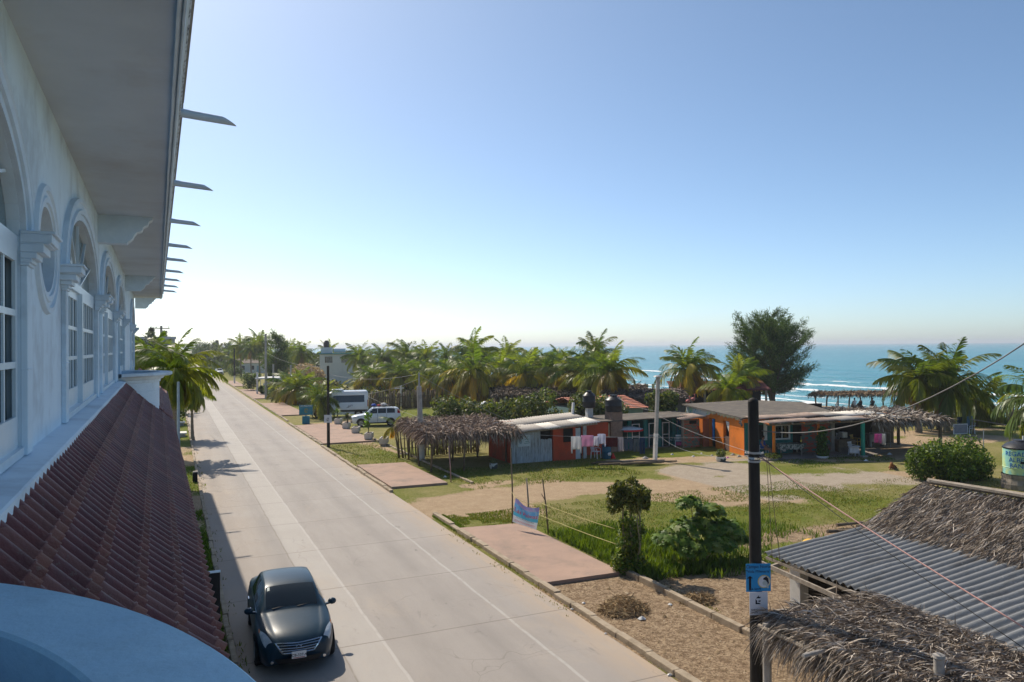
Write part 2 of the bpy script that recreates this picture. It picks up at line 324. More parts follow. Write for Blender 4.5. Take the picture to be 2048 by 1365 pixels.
# grass strip between the hotel and the kerb
def verge():
    xs=np.linspace(.1,1.16,12); ys=np.arange(8,120,.4); X,Y=np.meshgrid(xs,ys); x=X.ravel();y=Y.ravel(); n1=fbm(x*1.1,y*.5,3)
    bare=((y>36)&(y<40))|((y>18.5)&(y<22))|((y>50)&(y<60))
    col=np.stack([np.clip((n1-.5)*2+.1+bare*.6,0,1),np.clip(.1+(n1-.5),0,1),np.zeros_like(x)],1)
    k=len(xs); I=(np.arange(len(ys)-1)[:,None]*k+np.arange(k-1)[None]).ravel(); Fq=np.stack([I,I+1,I+k+1,I+k],1)
    tag(npmesh('grass_verge',np.stack([x,y,.07+.03*n1],1),Fq,bpy.data.materials['grass_and_sand'],col=col),kind='structure')
verge()
def sea():
    xs=np.concatenate([np.arange(74,150,.5),np.arange(150,260,1.5),[262,270,285,310,350,420,550,800,1300,2500,5000,9000,16000,30000]])
    ys=np.concatenate([[-30000,-9000,-2500,-600,-150,-60,-30],np.arange(-20,420,1.3),[425,440,470,520,600,800,1300,2500,5000,9000,16000,30000]])
    X,Y=np.meshgrid(xs,ys); x=X.ravel();y=Y.ravel(); z=np.full(x.shape,-.62); foam=np.zeros(x.shape)
    wob=(fbm(y*.022,y*0+3.3,11)-.5)*9; fine=fbm(x*.35,y*.22,21,5)
    ker=lambda d,w: np.exp(-(d/w)**2)
    for (x0,wd,amp,thr,seed,tail) in ((78.3,.7,.05,.0,31,1.6),(84,1.4,.18,.40,32,5),(93.5,2.0,.42,.38,33,6.5),(105.5,2.2,.55,.36,34,7.5),(121,2.2,.6,.43,35,6),(136,1.8,.45,.56,36,4),(156,2,.5,.62,37,4),(176,2,.5,.66,38,4),(204,2,.5,.66,39,3)):
        xc=x0+wob*(.25 if x0<80 else 1)*.8+(fbm(y*.07,y*0+x0,seed)-.5)*4; on=np.clip((fbm(y*.05,y*0+x0*.37,seed+50,4)-thr-.05)*7,0,1)*np.clip(.45+(fbm(y*.25,y*0+x0,seed+9)-.3)*2,0.2,1)
        d=x-xc; z=z+amp*ker(d,wd*1.6)*(.35+.65*on)
        crest=ker(d+wd*.3,wd*.55)*on; lace=np.where(d<0,np.exp(d/tail),0)*on*np.clip((fine-.46)*5,0,1)*.8
        foam=np.maximum(foam,np.maximum(crest,lace))
    z=z+(fbm(x*.12,y*.05,61)-.5)*.25*np.clip((x-80)/30,0,1)*np.clip((600-np.abs(x))/300,0,1)
    foam=np.maximum(foam,np.clip((80.2+wob*.2-x)/2.2,0,1)*np.clip((fine-.4)*4,0,.7)); shallow=np.clip(1-(x-78)/70,0,1)
    col=np.stack([np.clip(foam*1.15,0,1),shallow,np.zeros_like(x)],1)
    k=len(xs); I=(np.arange(len(ys)-1)[:,None]*k+np.arange(k-1)[None]).ravel(); Fq=np.stack([I,I+1,I+k+1,I+k],1)
    m,n,b=_new('sea_water'); at=N(n,'ShaderNodeAttribute',attribute_name='Col'); sp=N(n,'ShaderNodeSeparateColor'); L(n,at.outputs[0],sp.inputs[0]); v=objvec(n)
    big=noise(n,.03,4,.6,objvec(n,(1,.4,1))); 
    deep=mix(n,mapr(n,big,.3,.7),(.018,.185,.24),(.03,.235,.28)); c=mix(n,mapr(n,sp.outputs[1],0,1,0,.8),deep,(.10,.30,.32))
    fn=noise(n,2.2,5,.75,objvec(n,(1,.6,1))); ff=math_(n,'ADD',sp.outputs[0],mapr(n,fn,.3,.7,-.3,.3)); ff=math_(n,'MULTIPLY',ramp(n,ff,[(.3,0.),(.55,1.)]),mapr(n,sp.outputs[0],.03,.15))
    L(n,mix(n,ff,c,(.82,.84,.84)),b.inputs['Base Color']); L(n,mapr(n,ff,0,1,.22,.8),b.inputs['Roughness']); b.inputs['Specular IOR Level'].default_value=.22
    h=math_(n,'ADD',noise(n,.55,4,.65,objvec(n,(1,.45,1))),math_(n,'MULTIPLY',noise(n,.12,3,.6,objvec(n,(1,.4,1))),2.5)); bump(n,b,h,1.,.9)
    tag(npmesh('sea',np.stack([x,y,z],1),Fq,m,col=col,smooth=True),kind='structure')
sea()
# ================================================================ HOTEL (left)
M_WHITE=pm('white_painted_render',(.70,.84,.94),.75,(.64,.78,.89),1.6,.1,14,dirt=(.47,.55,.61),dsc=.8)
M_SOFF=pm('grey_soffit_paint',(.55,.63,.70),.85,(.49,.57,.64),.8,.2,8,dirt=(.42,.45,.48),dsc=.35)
M_MOULD=pm('white_mould_plaster',(.66,.78,.88),.7,(.56,.68,.78),3,.2,30)
M_FRAME=pm('white_window_frame',(.68,.80,.88),.4,(.62,.74,.82),3)
M_GLASS=pm('window_glass',(.085,.15,.17),.12,(.06,.11,.13),1.2,spec=.5)
M_TILE=pm('oxblood_roof_tile',(.215,.066,.054),.5,(.14,.046,.044),3.2,.3,40,dirt=(.17,.10,.09),dsc=2.2,spec=.35)
def _vary():
    n=M_TILE.node_tree; b=n.nodes['Principled BSDF']; t=N(n,'ShaderNodeTexCoord'); s=N(n,'ShaderNodeSeparateXYZ'); L(n,t.outputs['Object'],s.inputs[0]); cb=N(n,'ShaderNodeCombineXYZ'); L(n,math_(n,'FLOOR',math_(n,'DIVIDE',s.outputs[1],.255)),cb.inputs[0]); L(n,math_(n,'FLOOR',math_(n,'DIVIDE',math_(n,'SUBTRACT',s.outputs[2],4.62),.282)),cb.inputs[1]); wn=N(n,'ShaderNodeTexWhiteNoise',noise_dimensions='2D'); L(n,cb.outputs[0],wn.inputs[0])
    old=b.inputs['Base Color'].links[0].from_socket; c=mix(n,mapr(n,wn.outputs[0],.0,1.,0.,.55),old,(.10,.035,.035)); c=mix(n,ramp(n,wn.outputs[0],[(.86,0.),(.9,.45)]),c,(.30,.13,.10)); c=mix(n,ramp(n,noise(n,11,5,.75,t.outputs['Object']),[(.60,0.),(.70,.55)]),c,(.21,.19,.15)); L(n,c,b.inputs['Base Color'])
_vary()
M_SPOUT=pm('grey_pvc_pipe',(.62,.71,.79),.5,(.54,.63,.71),6)
hotel=thing('hotel_building','white two storey hotel front with arched windows, deep eaves and oxblood tile roof','hotel',(0,0,0),.0164)
XW=-1.2; ZS=10.18; ZL=6.18; SPR=8.28
arches=[(5.72,2.98),(15.45,2.97),(23.05,2.95),(30.25,2.9),(44.2,2.7)]; Y0,Y1=-5.,49.
def arch_pts(yc,a,rise,n=24): return [(yc-a*math.cos(PI*i/n),SPR+rise*math.sin(PI*i/n)) for i in range(n+1)]
k=MB()
edges=[Y0]
for yc,a in arches:
    edges+=[yc-a,yc+a]
edges.append(Y1)
OY,OZ,OA,OB=10.6,8.36,.76,.5   # oval window in the first pier
for i in range(0,len(edges),2):
    a,b_=edges[i],edges[i+1]
    if a<OY<b_:
        n=32; ring=[(OY+OA*math.cos(2*PI*j/n),OZ+OB*math.sin(2*PI*j/n)) for j in range(n)]
        def bord(t):
            c,s=math.cos(t),math.sin(t); hx=min(OY-a,b_-OY); sx=(b_-OY if c>0 else OY-a); sz=(ZS-OZ if s>0 else OZ-5.4)
            q=min(sx/abs(c) if abs(c)>1e-6 else 1e9, sz/abs(s) if abs(s)>1e-6 else 1e9); return (OY+c*q,OZ+s*q)
        ts=sorted([2*PI*j/n for j in range(n)])
        cor=[math.atan2(z-OZ,y-OY)%(2*PI) for y in (a,b_) for z in (5.4,ZS)]
        ts=sorted(ts+cor)
        for t0,t1 in zip(ts,ts[1:]+[ts[0]+2*PI]):
            p,q=bord(t0),bord(t1); e=lambda t:(OY+OA*math.cos(t),OZ+OB*math.sin(t))
            k.quad((XW,)+e(t0),(XW,)+p,(XW,)+q,(XW,)+e(t1))
            k.quad((XW,)+e(t0),(XW,)+e(t1),(XW-.3,)+e(t1),(XW-.3,)+e(t0))
    else: k.quad((XW,a,5.4),(XW,b_,5.4),(XW,b_,ZS),(XW,a,ZS))
for yc,a in arches:
    P=arch_pts(yc,a,1.08)
    for (y0,z0),(y1,z1) in zip(P,P[1:]):
        k.quad((XW,y0,z0),(XW,y1,z1),(XW,y1,ZS),(XW,y0,ZS)); k.quad((XW,y1,z1),(XW,y0,z0),(XW-.3,y0,z0),(XW-.3,y1,z1))
    for y in (yc-a,yc+a): k.quad((XW,y,ZL),(XW-.3,y,ZL),(XW-.3,y,SPR),(XW,y,SPR))
    k.quad((XW,yc-a,5.4),(XW,yc+a,5.4),(XW,yc+a,ZL),(XW,yc-a,ZL))
k.quad((XW,Y0,0),(XW,Y1,0),(XW,Y1,5.4),(XW,Y0,5.4)); k.quad((XW,Y1,0),(-9,Y1,0),(-9,Y1,ZS),(XW,Y1,ZS)); k.quad((-9,Y1,0),(-9,Y0,0),(-9,Y0,ZS),(-9,Y1,ZS)); k.quad((-9,Y0,0),(XW,Y0,0),(XW,Y0,ZS),(-9,Y0,ZS))
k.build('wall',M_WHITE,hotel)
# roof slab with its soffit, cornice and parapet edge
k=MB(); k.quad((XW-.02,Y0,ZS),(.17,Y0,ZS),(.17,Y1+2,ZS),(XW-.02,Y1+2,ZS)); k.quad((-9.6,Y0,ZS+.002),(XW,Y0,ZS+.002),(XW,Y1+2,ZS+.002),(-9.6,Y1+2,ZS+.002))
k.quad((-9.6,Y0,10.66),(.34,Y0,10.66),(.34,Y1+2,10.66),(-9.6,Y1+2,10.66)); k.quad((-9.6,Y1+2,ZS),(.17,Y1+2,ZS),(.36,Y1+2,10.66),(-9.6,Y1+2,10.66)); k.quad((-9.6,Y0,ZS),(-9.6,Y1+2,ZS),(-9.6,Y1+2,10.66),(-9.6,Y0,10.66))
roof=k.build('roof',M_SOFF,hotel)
prof=[(.165,10.18),(.165,10.12),(.19,10.12),(.195,10.165),(.215,10.18),(.22,10.14),(.24,10.14),(.25,10.20),(.27,10.215)]
k=MB(); rn=random.Random(3)
def rail(pr,yy,jit,mb):
    rows=[]
    for y in yy:
        j=(rn.random()-.5)*jit; rows.append([(x+j*.6,y,z+j) for x,z in pr])
    mb.grid(rows)
yy=np.arange(2.,Y1+2.05,.5); rail(prof,yy,.012,k); k.build('cornice_moulding',M_MOULD,roof,smooth=False)
m,n,b=_new('relief_frieze'); v=objvec(n,(1,1,1)); vo=N(n,'ShaderNodeTexVoronoi',feature='F1'); vo.inputs['Scale'].default_value=17; L(n,objvec(n,(1,.55,1)),vo.inputs['Vector'])
nz=noise(n,15,5,.75,objvec(n,(1,.6,1)),1.2); f=ramp(n,nz,[(.43,1.),(.5,0.)]); L(n,mix(n,math_(n,'MULTIPLY',f,mapr(n,noise(n,2.2,2,.5,v),.25,.4,.4,1.)),(.62,.68,.74),(.06,.07,.08)),b.inputs['Base Color']); b.inputs['Roughness'].default_value=.8; bump(n,b,nz,1.,.03)
k=MB(); rail([(.27,10.215),(.285,10.235),(.30,10.43),(.31,10.45)],yy,.008,k); k.build('frieze',m,roof)
k=MB(); yb=np.arange(2.,Y1+2.05,.16); P=[]
for y in yb:
    dz=.02*(vnoise(y*.8,0.,5)-.5)+.02*(vnoise(y*4,0.,6)-.5); q=.055 if 11.15<y<11.3 else 0
    P.append([(.31,y,10.45),(.335-q,y,10.46),(.345-q,y,10.66+dz-q*2.2),(.2,y,10.675+dz-q*2.2)])
k.grid(P); k.build('roof_edge',pm('weathered_roof_edge',(.30,.30,.30),.9,(.2,.2,.2),4,.5,30),roof)
# corbels under the eaves
for y in (19.4,35.2,50.6):
    pr=[(XW,ZS),(XW,ZS-.62),(-.62,ZS-.62),(-.6,ZS-.58),(-.56,ZS-.56),(-.5,ZS-.5),(-.47,ZS-.42),(-.42,ZS-.36),(-.34,ZS-.33),(-.3,ZS-.3),(-.29,ZS-.24),(-.24,ZS-.2),(-.19,ZS-.18),(-.17,ZS-.1),(-.1,ZS-.06),(-.08,ZS)]
    MB().extr(pr,'y',y,y+.38).build('corbel',M_MOULD,hotel)
# drain spouts
sp_=None
for y in (11.05,15.8,20.5,25.3,29.3,33.7,37.9,41.8,45.5):
    k=MB(); n=14; r=.058; x0,x1=.27,.99; a=[];c=[]
    for j in range(n):
        t=2*PI*j/n; dy,dz=r*math.cos(t),r*math.sin(t); xe=x1-.10+.10*(-math.sin(t)); a.append((x0,y+dy,10.3+dz)); c.append((xe,y+dy,10.255+dz))
    k.add(a+c,[(j,(j+1)%n,n+(j+1)%n,n+j) for j in range(n)]+[tuple(range(n,2*n))]); k.build('drain_spout',M_SPOUT,hotel,smooth=True,auto=40)
# arch mouldings, imposts, pilasters
for yc,a in arches:
    k=MB(); offs=[(0,.0),(0,.055),(.10,.055),(.10,.085),(.17,.095),(.19,.06),(.28,.06),(.30,.085),(.36,.07),(.37,0)]
    rows=[]
    for i in range(41):
        t=PI*i/40; rows.append([(XW+h,yc-(a+o)*math.cos(t),SPR+(1.08+o)*math.sin(t)) for o,h in offs])
    k.grid(rows); k.build('arch_moulding',M_MOULD,hotel,smooth=True,auto=35)
    for sg in (-1,1):
        ye=yc+sg*a; k=MB()
        for (d,w_,z0,z1) in ((.08,.34,7.99,8.02),(.10,.36,8.02,8.06),(.14,.42,8.06,8.12),(.20,.5,8.12,8.2),(.25,.55,8.2,8.215),(.27,.58,8.215,8.30),(.30,.61,8.30,8.33)):
            lo,hi=(ye-.02,ye+w_) if sg>0 else (ye-w_,ye+.02); k.box(XW,XW+d,lo,hi,z0,z1)
        k.build('impost',M_MOULD,hotel,bevel=.012)
        lo,hi=(ye,ye+.32) if sg>0 else (ye-.32,ye); MB().box(XW,XW+.06,lo,hi,6.16,7.99).box(XW,XW+.068,lo-.003,hi+.003,6.98,6.995).build('pilaster',M_WHITE,hotel,bevel=.008)
k=MB(); rows=[]
for i in range(49):
    t=2*PI*i/48; rows.append([(XW+h,OY+(OA+o)*math.cos(t),OZ+(OB+o)*math.sin(t)) for o,h in ((-.02,-.12),(0,.012),(.04,.015),(.05,.038),(.11,.04),(.13,.02),(.17,.022),(.19,.05),(.25,.046),(.27,0))])
k.grid(rows); k.build('oval_moulding',M_MOULD,hotel,smooth=True,auto=35)
MB().poly([(XW-.26,OY+.82*math.cos(2*PI*i/32),OZ+.56*math.sin(2*PI*i/32)) for i in range(32)]).build('oval_window',pm('dim_recess',(.10,.12,.14),.5,(.08,.1,.12)),hotel)
# sliding windows with muntins and fanlights
for yc,a in arches:
    k=MB(); xf=XW-.07; lo,hi=yc-a,yc+a
    k.box(xf-.04,xf+.05,lo,hi,8.14,8.27); k.box(xf-.04,xf+.1,lo,hi,ZL-.02,ZL+.06)
    def panel(p,q,x):
        k.box(x-.012,x+.02,p,p+.13,ZL+.06,8.14); k.box(x-.012,x+.02,q-.1,q,ZL+.06,8.14); k.box(x-.012,x+.02,p+.13,q-.1,ZL+.06,ZL+.36); k.box(x-.012,x+.02,p+.13,q-.1,8.02,8.14)
        nc=5
        for i in range(1,nc):
            y=p+.13+(q-p-.26)*i/nc; k.box(x-.01,x+.012,y-.028,y+.028,ZL+.36,8.02)
        for i in (1,2):
            z=ZL+.36+(8.02-ZL-.36)*i/3; k.box(x-.011,x+.018,p+.13,q-.1,z-.03,z+.03)
    panel(lo+.06,yc-.05,xf-.02); panel(yc+.12,hi-.03,xf+.03); k.box(xf+.0,xf+.075,yc-.05,yc+.11,ZL,8.14); k.box(xf-.04,xf+.08,lo,lo+.06,ZL,8.14); k.box(xf-.04,xf+.03,hi-.03,hi,ZL,8.14)
    for i in range(1,6):
        t=PI*i/6; k.bar((xf,yc,8.25),(xf,yc-a*math.cos(t)*.985,SPR+1.06*math.sin(t)),.03,.045,up=(1,0,0))
    wf=k.build('window',M_FRAME,hotel)
    P=arch_pts(yc,a-.02,1.06); MB().poly([(xf-.035,y,z) for y,z in P]).quad((xf-.036,lo+.05,ZL+.05),(xf-.036,hi-.05,ZL+.05),(xf-.036,hi-.05,8.2),(xf-.036,lo+.05,8.2)).build('glass',M_GLASS,wf)
# sill ledge
k=MB(); k.extr([(XW-.0,ZL-.03),(XW,ZL-.16),(-.93,ZL-.16),(-.93,ZL-.075),(-.945,ZL-.06)],'y',1.,28.3); k.build('sill_ledge',M_WHITE,hotel)
# barrel tile canopy roof: corrugated courses with rolled noses
def tiles(y0,y1):
    xt,zt,xb,zb=-.955,6.03,.47,4.62; nc=5; pitch=.255; V=[];Fq=[]
    ny=int((y1-y0)/pitch*10); ys=np.linspace(y0,y1,ny+1); ph=(ys/pitch)%1
    prof=np.where(ph<.62,np.sin(PI*ph/.62)*.052,-.028*np.sin(PI*(ph-.62)/.38))
    d=np.array([xb-xt,zb-zt]); Ls=np.hypot(*d); d=d/Ls; nrm=np.array([-d[1],d[0]]); 
    if nrm[1]<0: nrm=-nrm
    for c in range(nc):
        st=[(c/nc-.012,.0,1.),(c/nc+.03,.002,1.),((c+.74)/nc,.012,1.),((c+.755)/nc,.021,1.04),((c+.785)/nc,.021,1.04),((c+.80)/nc,.013,1.),((c+1)/nc+.004,.020,1.02),((c+1)/nc+.006,.002,.93)]
        base=len(V)//1
        for (t,lift,sc) in st:
            sag=-.05*math.sin(PI*min(max(t,0),1)); P=np.array([xt,zt])+d*Ls*t
            for y,p in zip(ys,prof):
                o=P+nrm*(p*sc+lift+sag+.004*math.sin(y*1.7+c*2)); V.append((o[0],y+.008*math.sin(c*3+y),o[1]))
        k=len(ys)
        for i in range(len(st)-1):
            for j in range(k-1): Fq.append((base+i*k+j,base+i*k+j+1,base+(i+1)*k+j+1,base+(i+1)*k+j))
    return V,Fq
V,Fq=tiles(2.6,29.4); V2,F2=tiles(30.6,49); n0=len(V); V+=V2; Fq+=[tuple(i+n0 for i in f) for f in F2]
npmesh('tile_roof',V,Fq,M_TILE,hotel,smooth=True)
MB().quad((XW,2.6,5.9),(.43,2.6,4.54),(.43,49,4.54),(XW,49,5.9)).quad((.43,2.6,4.54),(.41,2.6,4.42),(.41,49,4.42),(.43,49,4.54)).build('canopy_soffit',M_WHITE,hotel)
for y in (8,14,20,26,32): MB().lathe([(.14,0),(.14,.3),(.11,.35),(.11,4.2),(.15,4.3),(.15,4.6)],14,(.18,y,0)).build('porch_column',M_WHITE,hotel,smooth=True,auto=40)
# rounded balconies (the one under the viewpoint and the far one)
def bay(cy_,cx,ro,ri,rw,ztop,mats,a0,a1):
    k=MB(); n=64
    k.lathe([(rw,ztop-1.6 if cy_<10 else 0.0),(rw,ztop-.34),(rw+.05,ztop-.33),(rw+.07,ztop-.24),(rw+.14,ztop-.22),(rw+.2,ztop-.13),(ro-.06,ztop-.12),(ro,ztop-.09),(ro,ztop-.012),(ro-.014,ztop),(ri+.014,ztop),(ri,ztop-.012),(ri,ztop-1.2)],n,(cx,cy_,0),a0=a0,a1=a1)
    o=k.build('balcony_parapet',mats,hotel,smooth=True,auto=38)
    MB().poly([(cx+(ri+.02)*math.cos(a0+(a1-a0)*i/40),cy_+(ri+.02)*math.sin(a0+(a1-a0)*i/40),ztop-.62) for i in range(41)]).build('balcony_floor',M_SOFF,hotel)
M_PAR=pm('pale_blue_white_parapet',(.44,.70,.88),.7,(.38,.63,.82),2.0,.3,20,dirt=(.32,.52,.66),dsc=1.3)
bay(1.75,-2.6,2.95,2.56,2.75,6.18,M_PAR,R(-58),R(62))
bay(30.0,-2.4,2.877,2.45,2.437,6.36,M_WHITE,R(-62),R(62))
# porch pavement at the hotel foot
tag(MB().box(XW,.12,-5,52,-.1,.09).build('pavement',pm('porch_tiles',(.36,.33,.3),.7,(.3,.27,.25),3)),kind='structure')
# dark arched hotel sign board under the eaves
sg=thing('hotel_sign','black board with a white arch banded in yellow, green and red below the tile roof','sign',(G(441,1141,2.75).x-.53,G(441,1141,2.75).y,0))
K_=pm('black_board',(.012,.012,.014),.45)
MB().box(-.95,.52,-.03,.03,.35,2.72).build('board',K_,sg,bevel=.006)
MB().box(-.96,.53,-.035,.035,2.72,2.75).build('board_edge',M_WHITE,sg)
MB().box(.34,.4,-.03,.03,-.02,.36).build('sign_post',K_,sg); MB().box(-.8,-.74,-.03,.03,-.02,.36).build('sign_post',K_,sg)
W_=pm('sign_white',(.72,.72,.74),.5); k=MB(); rows=[]
for i in range(13):
    t=PI/2*i/12; rows.append([(-.45+r_*math.cos(t),-.045,1.65+r_*1.05*math.sin(t)) for r_ in (.66,.86)])
k.grid(rows); k.quad((.21,-.045,.78),(.41,-.045,.78),(.41,-.045,1.45),(.21,-.045,1.45)); k.build('arch_stripe',W_,sg)
for nm,c,z0,z1 in (('yellow_band',(.75,.55,.02),1.56,1.66),('green_band',(.02,.25,.2),1.50,1.56),('red_band',(.6,.05,.04),1.45,1.50),('yellow_band',(.75,.6,.05),.71,.78),('orange_band',(.7,.2,.02),.65,.71)):
    MB().box(.185,.425,-.05,-.03,z0,z1).build(nm,pm('paint_%.2f_%.2f'%(c[0],c[1]),c,.5,c),sg)
# ================================================================ VEGETATION
M_LEAF=leafm('leaf',.38,.5,.3); M_PALM=leafm('palm_leaf',.52,.42,.4); M_NEEDLE=leafm('needle',.25,.7,.15)
M_BARK=pm('palm_bark',(.30,.245,.18),.95,(.17,.13,.095),7,.6,30,sc=(1,1,4)); M_BARK2=pm('rough_bark',(.16,.12,.09),.95,(.09,.07,.05),8,.6,30); M_STEM=pm('pale_stem',(.36,.31,.2),.9,(.22,.19,.11),9)
M_LIME=pm('lime_washed_bark',(.7,.69,.66),.9,(.55,.53,.48),6)
GRN=np.array([[.17,.24,.03],[.12,.20,.026],[.09,.16,.024],[.22,.27,.04]]); YEL=np.array([[.46,.36,.035],[.55,.35,.035],[.36,.32,.045],[.42,.26,.05]]); DRY=np.array([.27,.19,.10])
def palm_crown_mesh(name,seed,nf=26,Lf=3.1,yellow=.3,dead=3,spread=1.,lean=(0,0),dark=1.):
    g=np.random.RandomState(seed); Vs=[];Fs=[];Cs=[];off=0
    for i in range(nf+dead):
        u=i/(nf-1) if i<nf else 1.; isd=i>=nf
        az=i*2.39996+g.uniform(-.35,.35); e0=R(84-116*u**.85*spread+g.uniform(-9,9)) if not isd else R(-48+g.uniform(-18,12))
        Lr=Lf*(.72+.4*math.sin(PI*min(u*.8+.18,1)))*g.uniform(.86,1.1)*(.72 if isd else 1); dr=R(58+34*u+g.uniform(-14,16)); n=13; tw=g.uniform(-.7,.7)*(1 if u>.2 else .4)
        p=np.zeros(3); pts=[p.copy()]; tans=[]
        h=np.array([math.cos(az),math.sin(az),0]);
        for j in range(n):
            t=(j+.5)/n; e=e0-dr*t**1.5; d=h*math.cos(e)+np.array([0,0,math.sin(e)])+np.array([lean[0],lean[1],0])*t*.6; d/=np.linalg.norm(d); tans.append(d); p=p+d*Lr/n; pts.append(p.copy())
        pts=np.array(pts); tans=np.array(tans+[tans[-1]]); side=np.cross(tans,np.array([0,0,1.])); side/=np.maximum(np.linalg.norm(side,axis=1,keepdims=True),1e-3); upv=np.cross(side,tans)
        ca,sa=math.cos(tw),math.sin(tw); side,upv=side*ca+upv*sa,upv*ca-side*sa
        if isd: base=DRY*g.uniform(.7,1.2)
        else:
            py=np.clip(yellow*1.5*(u-.35)+g.uniform(-.2,.25)*yellow,0,1); base=GRN[g.randint(4)]*(1-py)+YEL[g.randint(4)]*py; base=base*g.uniform(.82,1.15)*dark
        m=40; ts=np.linspace(.10,.995,m); fi=ts*n; i0=np.minimum(fi.astype(int),n-1); fr=(fi-i0)[:,None]
        P=pts[i0]*(1-fr)+pts[i0+1]*fr; T=tans[i0]*(1-fr)+tans[i0+1]*fr; S=side[i0]; U=upv[i0]
        prof=np.sin(PI*np.clip(ts*.86+.12,0,1))**.7*.98+.05
        for sg in (-1,1):
            keep=g.rand(m)>(.12 if not isd else .45); ang=R(58)-ts*R(34)
            dv=T*np.cos(ang)[:,None]+S*sg*np.sin(ang)[:,None]+U*.18+np.array([0,0,-.25-(.45*u)])+g.normal(0,.09,(m,3))
            ln=.84*prof*Lf/3.1*g.uniform(.82,1.1,m); wv=np.cross(dv,U)*.5+T*.6
            col=base*g.uniform(.78,1.2,(m,1)); tipy=np.clip((ts-.72)*2.0*yellow*u,0,.8)[:,None]; col=col*(1-tipy)+YEL[0]*tipy
            V,Fq,cc=strips(P[keep],dv[keep],wv[keep],ln[keep],.10*Lf/3.1,col[keep],bend=.32+.35*u)
            Vs.append(V);Fs.append(Fq+off);Cs.append(cc);off+=len(V)
        r0=.035*Lf/3.1; n1=len(pts); rr=np.linspace(r0,.008,n1)[:,None]; ring=np.stack([pts+side*rr,pts+upv*rr,pts-side*rr,pts-upv*rr*.6],1); V=ring.reshape(-1,3); f=[]
        for j in range(n1-1):
            for q in range(4): f.append((j*4+q,j*4+(q+1)%4,(j+1)*4+(q+1)%4,(j+1)*4+q))
        Vs.append(V);Fs.append(np.array(f)+off);Cs.append(np.tile((base*.6+np.array([.16,.13,.05])*.6)[None],(len(V),1)));off+=len(V)
    o=npmesh(name,np.concatenate(Vs),np.concatenate(Fs),M_PALM,col=np.concatenate(Cs)); me=o.data; bpy.data.objects.remove(o); return me
def trunk_mesh(name,h,r,seed,bendx=.3,mats=None,lime=0):
    g=random.Random(seed); k=MB(); n=max(8,int(h*5)); pts=[];rad=[]; a=g.uniform(0,6.3)
    for i in range(n+1):
        t=i/n; b=bendx*(t*t-t)*1.3; pts.append((math.cos(a)*b,math.sin(a)*b,h*t-.05)); rad.append(r*(1.0-.38*t+.55*math.exp(-t*h/.35))*(1+.07*((i%2)*2-1)))
    k.tube(pts,rad,10)
    if lime:
        k.m=[1 if (sum(k.v[i][2] for i in f)/len(f))<lime else 0 for f in k.f]
    o=k.build(name,[M_BARK,M_LIME],smooth=True); me=o.data; bpy.data.objects.remove(o); return me
CROWN={'green':[palm_crown_mesh('crown',s,30,3.2,.15,3) for s in (1,2,3)],'yellow':[palm_crown_mesh('crown',s,32,3.35,.95,4,spread=1.02) for s in (11,12,13,14)],
       'dark':[palm_crown_mesh('crown',s,28,3.4,.10,4,spread=.98,dark=.75) for s in (21,22)],'far':[palm_crown_mesh('crown',s,26,3.2,.08,2,spread=.9,lean=(.35,.1)) for s in (31,32)]}
TRUNK=[trunk_mesh('trunk',h,.17,i,.25*h/4) for i,h in enumerate((2.2,3.6,5.2,7.0))]; TLIME=trunk_mesh('trunk',2.3,.2,9,.2,lime=1.3)
def palm(base,h,kind,label,seed=0,scale=1.,group=None,lime=False,name='coconut_palm'):
    g=random.Random(seed*31+5); i=min(range(4),key=lambda q:abs((2.2,3.6,5.2,7.0)[q]-h)); th=(2.2,3.6,5.2,7.0)[i]
    t=thing(name,label,'palm tree',base,g.uniform(0,6.28),group)
    me=TLIME if lime else TRUNK[i]; th=2.3 if lime else th
    a=bpy.data.objects.new('trunk',me); C.objects.link(a); a.parent=t; a.scale=(scale,scale,h/th)
    c=bpy.data.objects.new('crown',CROWN[kind][seed%len(CROWN[kind])]); C.objects.link(c); c.parent=t; c.location=(0,0,h-.05); q_=g.uniform(.86,1.12); c.scale=(scale*q_*g.uniform(.9,1.1),scale*q_,scale*q_*g.uniform(.9,1.15)); c.rotation_euler=(g.uniform(-.2,.2),g.uniform(-.2,.2),g.uniform(0,6.28)); return t
def palm_at(px,py,d,kind,label,seed,scale=1.,group=None,**k):
    p=D(px,py,d); return palm((p.x,p.y,0),max(p.z,.8),kind,label,seed,scale,group,**k)
def leaves(n,blobs,size,cols,g,flat=.5,asp=.55,shell=.55,up=.3):
    "diamond leaves spread through a set of lumps"
    bl=np.array(blobs,float); vol=np.prod(bl[:,3:6],axis=1)**(2/3); ib=g.choice(len(bl),n,p=vol/vol.sum()); d=g.normal(size=(n,3)); d/=np.linalg.norm(d,axis=1,keepdims=True)
    r=g.uniform(shell**3,1,n)**(1/3); P=bl[ib,:3]+d*r[:,None]*bl[ib,3:6]
    nv=d*.6+g.normal(size=(n,3))*.7+np.array([0,0,up]); nv/=np.linalg.norm(nv,axis=1,keepdims=True); a=np.cross(nv,g.normal(size=(n,3))); a/=np.linalg.norm(a,axis=1,keepdims=True); b=np.cross(nv,a); s=size*g.uniform(.6,1.25,n)[:,None]
    V=np.stack([P-a*s,P+b*s*asp-nv*s*.12,P+a*s,P-b*s*asp-nv*s*.12],1).reshape(-1,3); Fq=np.arange(n*4).reshape(n,4)
    cl=np.asarray(cols)[g.randint(len(cols),size=n)]*g.uniform(.75,1.25,(n,1)); tone=.75+.5*vnoise(P[:,0]*2.1+7,P[:,1]*2.1+P[:,2]*1.7,3)[:,None]
    return V,Fq,np.repeat(cl*tone,4,axis=0)
